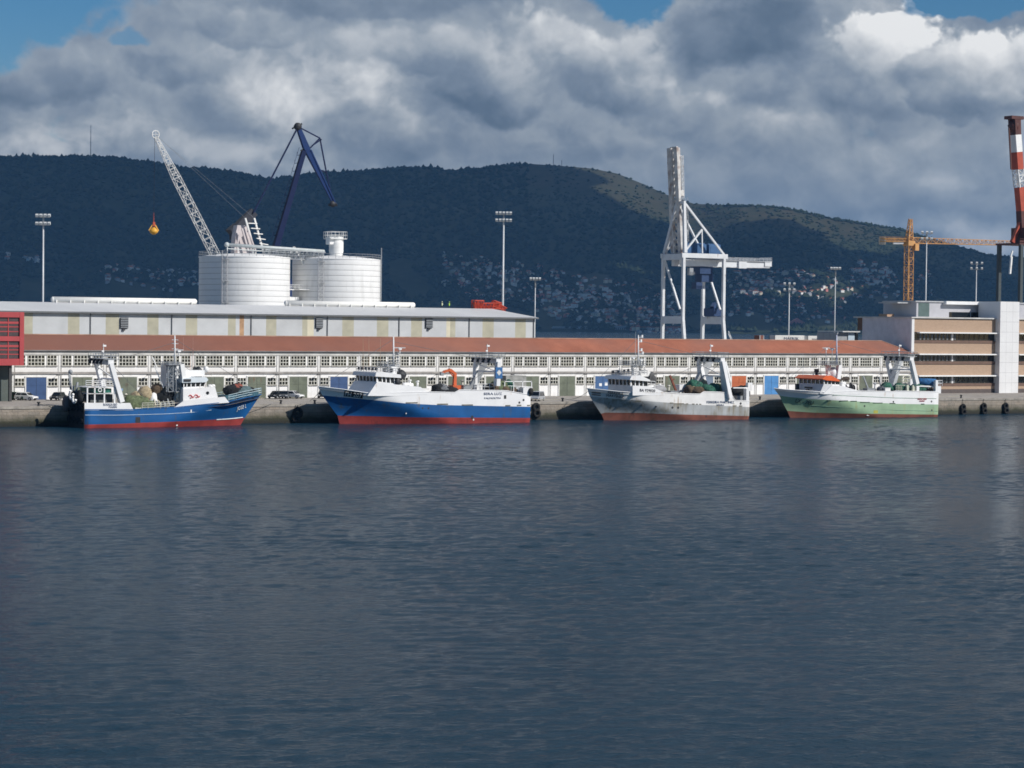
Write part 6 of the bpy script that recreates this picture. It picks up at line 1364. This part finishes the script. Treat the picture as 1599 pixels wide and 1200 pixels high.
net('long green net heap between the gantry legs of the grey trawler', [(NP(b3, 1104, 609, .3), 1.4, 1.5, 1.1, 0), (NP(b3, 1113, 608, .3), 1.5, 1.5, 1.1, 0), (NP(b3, 1122, 608, .3), 1.2, 1.4, 1.0, 1), (NP(b3, 1098, 603, .5), 1.0, 1.0, 1.3, 2)], [GRN, GRN2, TAN], seed=58)
net('dark heap of net on the open stern of the grey trawler', [(NP(b3, 1151, 613, .4), 1.6, 1.5, 1.2, 0), (NP(b3, 1160, 614, .4), 1.4, 1.5, 1.4, 0)], [BLK], seed=63)

# ---- fourth boat: green hull, orange bridge roof
b4 = Boat('trawler', 'pale green and white trawler with bright orange wheelhouse roof, rightmost of the row', -1, (1465, 649), 8.8,
          [[(1465, 647.8), (1330, 646.2), (1285, 645.6), (1229.5, 642)], [(1465, 632), (1400, 631), (1349, 627.8), (1274, 624), (1245, 620.8), (1217, 618)],
           [(1465, 612.3), (1399, 611), (1398, 612), (1335, 611), (1290, 613), (1241, 609.5), (1208.5, 606.8)]], (1235, 651), [BRNH, GRNH, WHB], deck_drop=.5)
b4.prism('superstructure', [(1285, 616), (1299, 602.2), (1316, 602.8), (1330, 607.5), (1345, 611.5), (1345, 616)], WHB, 0, .985, eps=.03)
b4.prism('bridge_front', [(1280, 615), (1286.5, 600), (1300, 601), (1296, 615)], M('shade-toned wheelhouse paint', (.62, .63, .64), .6, .1, .5), .03, .97)  # greyer than the sides: the shade on the front is in the colour
ORF = M('orange roof paint', (.75, .13, .03), .45, .12, .5)
wheelhouse(b4, 'bridge', [(1286.2, 602), (1286.8, 600), (1311, 600.8), (1311, 603.5)], [(1284, 592), (1290, 587.2), (1299, 587), (1311, 594), (1311.5, 596), (1290, 594.2)], ORF, .04, .96,
           [(1286.8, 600.5), (1287.4, 593), (1310.5, 594.8), (1310.5, 601)], [(1292, 600.6, 1292.4, 593.2), (1298, 600.6, 1298.2, 593.6), (1304, 600.8, 1304.2, 594), (1286.8, 600.5, 1287.4, 593)], roof_over=.5)
k = MB(); p = b4.pt(1288, 588, .2)
for i in range(6): k.blob((p.x + i * .3, b4.Yn + b4.B * (.1 + i * .15), p.z + .1), .2, .2, .22, i, 0, 7, 5)
k.build('roof_light', CLEANW, b4.root)
k = MB(); p = b4.pt(1275, 584, .7); k.tube(p - UP, p + UP * .5, .3, None, 8); k.box(p.x - .4, p.x + .4, p.y - .3, p.y + .3, p.z + .3, p.z + 1.0); k.build('searchlight', DARK, b4.root)
k = MB(); k.truss(b4.pt(1294, 586, .5), b4.pt(1293, 570, .5), .7, .7, 5, .06); p, q = b4.pt(1308, 592, .4), b4.pt(1312, 570, .4); k.bar((p.x, p.y, p.z), (q.x - .2, q.y, q.z), .9, .9); k.blob(b4.pt(1301, 583, .5), 1.0, 1.0, 1.2, 2, .05, 12, 8); k.build('mast_house', WHB, b4.root)
platform(b4, 1291, 1313, 565, 570.5, .3, .75); mast(b4, 'mast', 1306.5, 570, 523.5, .5, .19, M('blue white mast paint', (.55, .58, .72), .5, .5, 2.2)); radar(b4, 1290, 545.5, .5, 1.5); radar(b4, 1299.5, 546.5, .6, 1.1)
k = MB()
for a in (1290, 1299.5): k.bar(b4.pt(a, 568, .5), b4.pt(a, 548, .5), .1)
for y in (532, 541, 553): p = b4.pt(1306.5, y, .5); k.bar(p - RH * .6, p + RH * .6, .1)
k.build('radar_stand', GALV, b4.root)
whips(b4, [(1254, 586, 552), (1318, 588, 556)], .5)
k = MB(); k.bar(b4.pt(1310, 593, .4), b4.pt(1325, 591.5, .4), .8, .5); k.blob(b4.pt(1320, 592, .4), .9, .6, .4, 2, .3, 9, 6); k.build('boat_davit', M('dark brown timber', (.06, .045, .035), .8), b4.root)
winch(b4, 1326, 606.5, .3, .75, 1.0, DARK, 'anchor_winch'); k = MB(); k.bar(b4.pt(1327, 605, .3), b4.pt(1328.5, 598, .3), .35); k.build('winch_post', DARK, b4.root)
k = MB(); k.bar(b4.pt(1348, 588, .5), b4.pt(1357, 611, .5), .25); k.bar(b4.pt(1373, 590, .5), b4.pt(1376, 609, .5), .2); k.build('derrick_boom', GREYP, b4.root)
b4.bowtext('LX - 7EU', 1241.5, 628.4, 1269, 632.2, .95, LETD)
text('NUEVO ARIES', b4.side(1433, 624.6, -.05), .34, LETR, b4.root, b4.side(1447, 625).x - b4.side(1433, 625).x); text('CELEIRO', b4.side(1435.5, 627.6, -.05), .28, LETR, b4.root, b4.side(1444, 628).x - b4.side(1435.5, 628).x)
k = MB(); xf = onY(1283.2, 607, b4.Yn).x
for y0, y1, z_, h_ in ((.30, .55, 607, .35), (.42, .5, 610, .25)): pz = b4.pt(1283, z_, .4).z; k.box(xf - .62, xf - .3, b4.Yn + b4.B * y0, b4.Yn + b4.B * y1, pz, pz + h_)
pz = b4.pt(1283, 611, .8).z; k.box(xf - .95, xf - .3, b4.Yn + b4.B * .80, b4.Yn + b4.B * .86, pz, pz + 1.5); k.build('front_fitting', DARK, b4.root)
PG = M('dark green port', (.06, .10, .07), .8)
for a, c_, y in ((1292, 1300, 626), (1311, 1324, 627), (1328, 1338, 627.6), (1343, 1358, 629.4), (1363, 1378, 630.4), (1389, 1398, 631), (1438, 1443.5, 632)): b4.plate('freeing_port', a, c_, y - 1.4, y + .1, PG, .06)
b4.ports([(1350, 634.4), (1395, 627.8), (1454.5, 627.3), (1455, 641)], DARK, .2)
b4.plate('rub_mark', 1364, 1371, 641, 645.8, M('yellow stain', (.42, .40, .08), .8), .02); b4.plate('draught_mark', 1353.5, 1357.5, 648, 649.4, LETW, .03)
k = MB(); Y = b4.Yn - .03; k.poly([b4.surf(a, y)[0] for a, y in ((1268, 633.5), (1290, 635), (1310, 636.4), (1330, 637.6), (1400, 641), (1464, 642.5))], .07, 4); k.poly([onY(a, y, Y) for a, y in ((1300, 617.5), (1349, 619.5), (1400, 621.8), (1462, 622.8))], .05, 4); k.build('rubbing_strake', M('strake green grey', (.18, .30, .22), .6), b4.root)
na, nb, fa, fb, z = gantry(b4, [(1422.5, 562), (1431, 600)], [(1404, 560), (1391, 610)], None, (.9, 1.1), mat=WHB, f0=.08)
k = MB(); k.bar(b4.pt(1404.5, 560, .9), b4.pt(1390, 612, .7), 1.1, 1.3); k.build('gantry_stay', M('grey stay', (.42, .44, .46), .6, .2), b4.root)
k = MB(); k.tube(b4.pt(1433, 596, .2), b4.pt(1460, 597.5, .2), .75, None, 12); k.build('net_roller', M('blue net roll', (.02, .12, .30), .8, .5, 2, bump=.5), b4.root)
k = MB(); k.rail([b4.pt(1437, 607, .12), b4.pt(1462, 608, .12)], .6, .05, 1.2, 1); k.bar(b4.pt(1434, 603.5, .1), b4.pt(1461, 604.5, .1), .16); k.bar(b4.pt(1432, 603, .1), b4.pt(1432, 611, .1), .7, .6); k.build('stern_rail', CLEANW, b4.root)
k = MB(); p, q = b4.pt(1461, 612.5, 0), b4.pt(1465, 594, 0); k.box(p.x, q.x, p.y + .003, p.y + .7, p.z, q.z); k.box(q.x + .003, q.x + .9, p.y + .1, p.y + 1.5, p.z - .3, p.z + 1.2); k.rail([(q.x, p.y + .1, p.z + 1.2), (q.x + 1.2, p.y + .1, p.z + 1.2)], 1.2, .06, .6, 2); k.build('stern_post', WHB, b4.root); k = MB(); k.box(p.x, q.x, b4.Yf - .7, b4.Yf, p.z, q.z); k.build('stern_post', WHB, b4.root)
k = MB(); p, q = b4.pt(1399, 611, .15), b4.pt(1416, 602, .15); k.rail([(p.x, p.y, p.z), (q.x, p.y, p.z)], q.z - p.z, .06, .8, 3); k.build('pipe_frame', M('cream frame', (.62, .62, .50), .6, .15), b4.root); k = MB(); p, q = b4.pt(1408, 600, .4), b4.pt(1420, 587, .4); k.rail([(p.x, p.y, p.z), (q.x, p.y, p.z)], q.z - p.z, .1, 1.0, 3)
k.build('pipe_frame', MATS['cream frame'], b4.root)
for a in (1416.5, 1425.5): k = MB(); k.bar(b4.pt(a, 611.5, .1), b4.pt(a, 601.5, .1), .55, .5); k.build('vent_post', MATS['cream frame'], b4.root)
net('small dark green net by the far gantry leg of the green trawler', [(NP(b4, 1384, 606, .4), 1.3, 1.3, 1.1, 0), (NP(b4, 1378, 609, .4), 1.2, 1.1, .9, 1)], [GRN, M('grey blue net', (.16, .17, .18), .9, .4, 2)], seed=71)
net('pale green net heap under the gantry of the green trawler', [(NP(b4, 1404, 608, .3), 1.5, 1.4, 1.2, 0), (NP(b4, 1412, 608, .3), 1.4, 1.4, 1.2, 1)], [GRN, M('pale green net', (.16, .30, .24), .9, .4, 2)], seed=75)
net('deep green net under the blue roller of the green trawler', [(NP(b4, 1430, 607, .25), 1.5, 1.3, 1.2, 0), (NP(b4, 1437, 608, .25), 1.4, 1.3, 1.0, 0), (NP(b4, 1448, 610, .3), 1.6, 1.2, .8, 1)], [GRN, BRN], seed=79)

LB = M('lifebuoy orange', (.70, .14, .03), .5); VENTP = M('vent cream', (.60, .58, .50), .6, .2, 2); RIGW = M('rigging wire', (.16, .16, .17), .6)
def vent(b, px, py, f, h=1.3, mat=None):
    p = b.pt(px, py, f); k = MB(); k.tube(p, p + UP * h, .2, None, 10); k.tube(p + UP * h, p + UP * (h + .25) - RH * .05, .38, .28, 10); k.build('ventilator', mat or VENTP, b.root)
def hatch(b, px, py, f, w=1.4, h=.7, mat=None):
    p = b.pt(px, py, f); k = MB(); k.box(p.x - w / 2, p.x + w / 2, p.y - .7, p.y + .7, p.z, p.z + h); k.box(p.x - w / 2 - .06, p.x + w / 2 + .06, p.y - .76, p.y + .76, p.z + h, p.z + h + .08); k.build('hatch', mat or GREYP, b.root)
def buoy(b, px, py, f, mat=LB):
    c = b.pt(px, py, f); k = MB()
    for i in range(12): a, e = i / 12 * 6.2832, (i + 1) / 12 * 6.2832; k.tube(c + Vector((math.cos(a), 0, math.sin(a))) * .3, c + Vector((math.cos(e), 0, math.sin(e))) * .3, .09, None, 6)
    k.build('lifebuoy', mat, b.root)
def raft(b, px, py, f): c = b.pt(px, py, f); k = MB(); k.tube(c - Vector((.6, 0, 0)), c + Vector((.6, 0, 0)), .33, None, 12); k.box(c.x - .4, c.x + .4, c.y - .3, c.y + .3, c.z - .6, c.z - .25); k.build('life_raft', CLEANW, b.root)
def stay(b, p, q): k = MB(); k.tube(b.pt(*p), b.pt(*q), .035, None, 4); k.build('stay_wire', RIGW, b.root)
for a in ((266, 627, .5), (277, 626, .3), (196, 629, .6)): vent(b1, *a)
hatch(b1, 247, 637, .5); hatch(b1, 213, 640, .3, 1.2, .6, VENTP); raft(b1, 330, 603.5, .5); raft(b1, 292, 590, .3); buoy(b1, 156, 609.5, .04, CLEANW)
stay(b1, (273, 530, .5), (404, 612, .5)); stay(b1, (273, 535, .5), (172, 566, .5)); stay(b1, (286, 571, .3), (335, 604, .4)); stay(b1, (172, 567, .1), (240, 636, .3))
for a in ((622, 600, .3), (640, 603, .6), (652, 604.5, .4)): vent(b2, *a, .9, CLEANW)
raft(b2, 633, 600.5, .2); raft(b2, 640, 601.5, .2); hatch(b2, 660, 612.5, .5, 2, .6, CLEANW); hatch(b2, 727, 609, .4, 1.6, .8); hatch(b2, 746, 609.5, .3, 1.2, .9, CLEANW)
vent(b2, 722, 609, .6, 1.6); vent(b2, 798, 612, .6, 1.5, CLEANW); stay(b2, (614.5, 530, .5), (500, 604, .5)); stay(b2, (614.5, 534, .5), (759, 563, .5)); stay(b2, (776, 566, .1), (718, 609, .3))
raft(b3, 1016, 605, .3); raft(b3, 1021, 606, .3); vent(b3, 1030, 613, .6, 1.4, CLEANW); vent(b3, 1044, 615, .5, 1.4); vent(b3, 1066, 615, .7, 1.6, CLEANW); hatch(b3, 1050, 616, .3, 1.8, .6, GREYP); hatch(b3, 1152, 625, .3, 1.4, .8)
stay(b3, (996.8, 528, .5), (920, 607, .5)); stay(b3, (996.8, 532, .5), (1112, 560, .5)); stay(b3, (1127, 565, .1), (1075, 613, .3)); stay(b3, (1113, 561, .8), (1048, 588, .5))
raft(b4, 1322, 603.5, .3); vent(b4, 1339, 611, .6, 1.4); vent(b4, 1366, 611, .6, 1.5, CLEANW); hatch(b4, 1357, 611.5, .4, 2, .6, GREYP); hatch(b4, 1383, 611.5, .3, 1.4, .7, CLEANW); raft(b4, 1316, 599, .2)
stay(b4, (1306.5, 530, .5), (1212, 607, .5)); stay(b4, (1306.5, 534, .5), (1404, 560, .5)); stay(b4, (1422, 563, .1), (1372, 610, .3))

# ------------------------------------------------------------------ quay furniture
def tyre(px, py, label, n=2, r=.62):
    p = onY(px, py, 0); t = thing('tyre_fender', label, 'fender', (p.x, -.2, p.z - r), 'tyre fenders on the quay wall')
    for j in range(n):
        k = MB(); c_ = Vector((p.x + .1 * j, -.28 - .12 * j, p.z + (j - (n - 1) / 2) * -r * 1.35))
        for i in range(18):
            a, e = i / 18 * 6.2832, (i + 1) / 18 * 6.2832; k.tube(c_ + Vector((math.cos(a) * r * .72, 0, math.sin(a) * r * .72)), c_ + Vector((math.cos(e) * r * .72, 0, math.sin(e) * r * .72)), r * .36, None, 8)
        k.build('tyre', BLACKR, t)
    k = MB(); k.tube((p.x, -.2, p.z + r), (p.x, -.16, QZ - .2), .05, None, 5); k.build('chain', DARK, t)
tyre(1502.5, 640, 'black tyre fender on the quay wall, nearest the green trawler stern', 2, .75); tyre(1535, 638.5, 'black tyre fender on the quay wall, middle of three at the right', 2, .75); tyre(1569, 638, 'black tyre fender on the quay wall, rightmost of three', 2, .75)
tyre(464, 645, 'black tyre fender on the quay wall left of the largest trawler bow', 1, 1.0); tyre(461, 652, 'lower black tyre fender low on the wall left of the largest trawler bow', 1, .9)
tyre(836, 641, 'black tyre fender at the stern of the largest trawler', 2, .85)
def bollard(px, label):
    p = onY(px, 628, .75); k = MB(); k.lathe(p.x, .62, [(.26, QZ - .02), (.2, QZ + .12), (.17, QZ + .45), (.3, QZ + .55), (.3, QZ + .68), (.12, QZ + .74)], 14)
    return tag(k.build('bollard', DARK, at=(p.x, .62, QZ)), label, 'bollard', 'bollards on the quay edge')
BO = [bollard(60, 'iron bollard on the quay edge left of the leftmost trawler'), bollard(438, 'iron bollard on the quay edge off the bow of the leftmost trawler'), bollard(491, 'iron bollard on the quay edge by the bow of the largest trawler'), bollard(878, 'iron bollard on the quay edge astern of the largest trawler'),
      bollard(1186, 'iron bollard on the quay edge between the grey and green trawlers'), bollard(1500, 'iron bollard on the quay edge astern of the green trawler')]
ROPE = M('mooring rope', (.42, .38, .30), .9)
def rope(p, q, label, sag=.5):
    k = MB(); n = 10; pts = [Vector(p).lerp(Vector(q), i / n) - UP * sag * 4 * (i / n) * (1 - i / n) for i in range(n + 1)]; k.poly(pts, .045, 5)
    tag(k.build('mooring_rope', ROPE), label, 'rope', 'mooring ropes')
bt = lambda i: BO[i].location + UP * .5
tp3 = lambda b: Vector((b.tip - b.d * .8, b.Yc, lerp1(b.tip, b.rows[-1][0]) - .2))
rope(tp3(b1), bt(1), 'mooring rope from the bow of the leftmost trawler to the quay', .3); rope(tp3(b2), bt(2) + Vector((-1, 0, 0)), 'mooring rope from the bow of the largest trawler', .3)
rope(Vector((b2.X0 - .5, b2.Yf - 1, 5.2)), bt(3), 'mooring rope from the stern of the largest trawler', .6); rope(tp3(b3), bt(3) + Vector((.3, 0, 0)), 'mooring rope from the bow of the grey trawler', .7)
rope(Vector((b3.X0 - .5, b3.Yf - 1, 4.6)), bt(4), 'mooring rope from the stern of the grey trawler', .3); rope(Vector((b4.X0 - .5, b4.Yf - 1, 5)), bt(5), 'mooring rope from the stern of the green trawler', .5); rope(Vector((b1.X0 + .3, b1.Yf - 1, 4)), bt(0), 'mooring rope from the stern of the leftmost trawler', .5)

# ------------------------------------------------------------------ parked cars
def car(px, py, Y, rz, paint, label, kind='hatch', lights=True):
    p = onY(px, py, Y); root = thing('parked_car' if kind != 'van' else 'parked_van', label, 'car' if kind != 'van' else 'van', (p.x, Y, QZ), 'vehicles parked in front of the shed'); root.rotation_euler = (0, 0, rz)
    L, Wd, H = {'hatch': (4.1, 1.72, 1.47), 'sedan': (4.5, 1.75, 1.42), 'van': (4.4, 1.8, 1.85)}[kind]; O = ORG[root.name]
    def ch(name, k, mm, parent=root):
        k.v = [(x + O.x, y + O.y, z + O.z) for x, y, z in k.v]; return k.build(name, mm, root)
    roof0, roof1, hood = {'hatch': (-1.75, .35, .78), 'sedan': (-1.1, .35, .78), 'van': (-2.1, .75, .85)}[kind]
    prof = [(-L / 2, .28), (L / 2 - .05, .26), (L / 2, .55), (L / 2 - .12, .72), (L / 2 - 1.05, .86 if kind != 'van' else .98), (-L / 2 + .1, .90), (-L / 2 - .02, .6)]
    def loft(k, prof, w0, mi=0, wt=None):
        n = len(prof); vs = []
        for s_, f in ((-1, 1), (1, 1)):
            for x, z in prof: ww = w0 if z < .8 or wt is None else wt; vs.append((x, s_ * ww / 2, z))
        k.add(vs, [tuple(range(n)), tuple(reversed(range(n, 2 * n)))] + [(i, n + i, n + (i + 1) % n, (i + 1) % n) for i in range(n)], mi)
    k = MB(); loft(k, prof, Wd, 0)
    cab = [(L / 2 - 1.0, .86), (roof1, H - .03), (roof1 - .35, H), (roof0 + .3, H), (roof0, H - .06), (-L / 2 + .12, .9)]
    if kind == 'van': cab[0] = (L / 2 - .95, .96)
    n = len(cab); vs = [(x, -(Wd / 2 - (.04 if z < 1 else .2)), z) for x, z in cab] + [(x, (Wd / 2 - (.04 if z < 1 else .2)), z) for x, z in cab]
    k.add(vs, [tuple(range(n)), tuple(reversed(range(n, 2 * n)))] + [(i, n + i, n + (i + 1) % n, (i + 1) % n) for i in range(n)], 0); o = ch('body', k, paint)
    bv = o.modifiers.new('bevel', 'BEVEL'); bv.width = .06; bv.segments = 2
    k = MB()
    for s_ in (-1, 1):
        def sp(x, z): t = (z - .9) / (H - .9); return (x, s_ * (Wd / 2 - .04 - .16 * t + .012), z)
        x0, x1, zb_, zt_ = roof0 + .12, roof1 + .05, .96, H - .14; xm = (x0 + x1) / 2
        for a, b_, c_, d_ in ((x0 - .12, xm - .05, x0 + .1, xm - .05), (xm + .05, x1 + .42, xm + .05, x1 - .02)): k.add([sp(a, zb_), sp(b_, zb_), sp(d_, zt_), sp(c_, zt_)], [(0, 1, 2, 3)])
    a, c_ = cab[0], cab[1]; f = lambda t: (a[0] + (c_[0] - a[0]) * t + .03, a[1] + (c_[1] - a[1]) * t + .015)
    k.add([(f(.1)[0], -.72, f(.1)[1]), (f(.1)[0], .72, f(.1)[1]), (f(.92)[0], .62, f(.92)[1]), (f(.92)[0], -.62, f(.92)[1])], [(0, 1, 2, 3)])
    a, c_ = cab[-1], cab[-2]; f = lambda t: (a[0] + (c_[0] - a[0]) * t - .03, a[1] + (c_[1] - a[1]) * t + .015)
    k.add([(f(.15)[0], .68, f(.15)[1]), (f(.15)[0], -.68, f(.15)[1]), (f(.85)[0], -.6, f(.85)[1]), (f(.85)[0], .6, f(.85)[1])], [(0, 1, 2, 3)]); ch('window', k, DGLASS)
    for sx in (-1, 1):
        for sy in (-1, 1):
            k = MB(); x = sx * (L / 2 - .78); k.tube((x, sy * (Wd / 2 - .18), .31), (x, sy * (Wd / 2 + .02), .31), .31, None, 16, 0); k.tube((x, sy * (Wd / 2 + .02), .31), (x, sy * (Wd / 2 + .035), .31), .19, None, 12, 1); ch('wheel', k, [BLACKR, GALV])
    for sy in (-1, 1):
        k = MB(); k.box(L / 2 - .14, L / 2 - .015, sy * .62 - .18, sy * .62 + .18, .58, .70); ch('headlight', k, M('headlight glass', (.75, .76, .78), .15))
        k = MB(); k.box(-L / 2 - .03, -L / 2 + .06, sy * .7 - .1, sy * .7 + .1, .62, .88); ch('tail_light', k, M('tail light red', (.35, .02, .02), .3))
    k = MB(); k.box(L / 2 - .04, L / 2 + .03, -.6, .6, .3, .46); ch('bumper', k, DARK)
    return root
CARW = M('white car paint', (.78, .78, .77), .25, .05); CARD = M('dark car paint', (.02, .023, .026), .25, .2); CARG = M('grey car paint', (.10, .11, .12), .3, .2); CARS = M('silver car paint', (.50, .52, .55), .3, .08, metal=.4)
car(41, 622, SHY - 3.5, math.radians(-52), CARW, 'white hatchback parked at the left in front of the blue shed door')
car(27, 621, SHY - 1.8, math.radians(-58), M('dark green car paint', (.02, .06, .04), .3), 'dark green car half hidden behind the white hatchback at the left')
car(90, 621, SHY - 4, math.radians(-130), CARD, 'black car parked beside the stern of the leftmost trawler')
car(458, 620.5, SHY - 3.5, math.radians(-58), CARW, 'white hatchback parked between two green shed doors left of the largest trawler')
car(445, 620.8, SHY - 3.6, math.radians(-125), CARG, 'dark grey car parked touching the white hatchback between two green doors'); car(431, 621, SHY - 3.4, math.radians(-140), CARD, 'black car parked left of the dark grey car beside the trawler bow rail')
car(504, 620.6, SHY - 3.6, math.radians(-120), CARD, 'black car half hidden behind the bow of the largest trawler')
car(839, 626, 5.5, math.radians(-138), CARS, 'silver estate van parked on the quay edge behind the stern of the largest trawler', 'van')
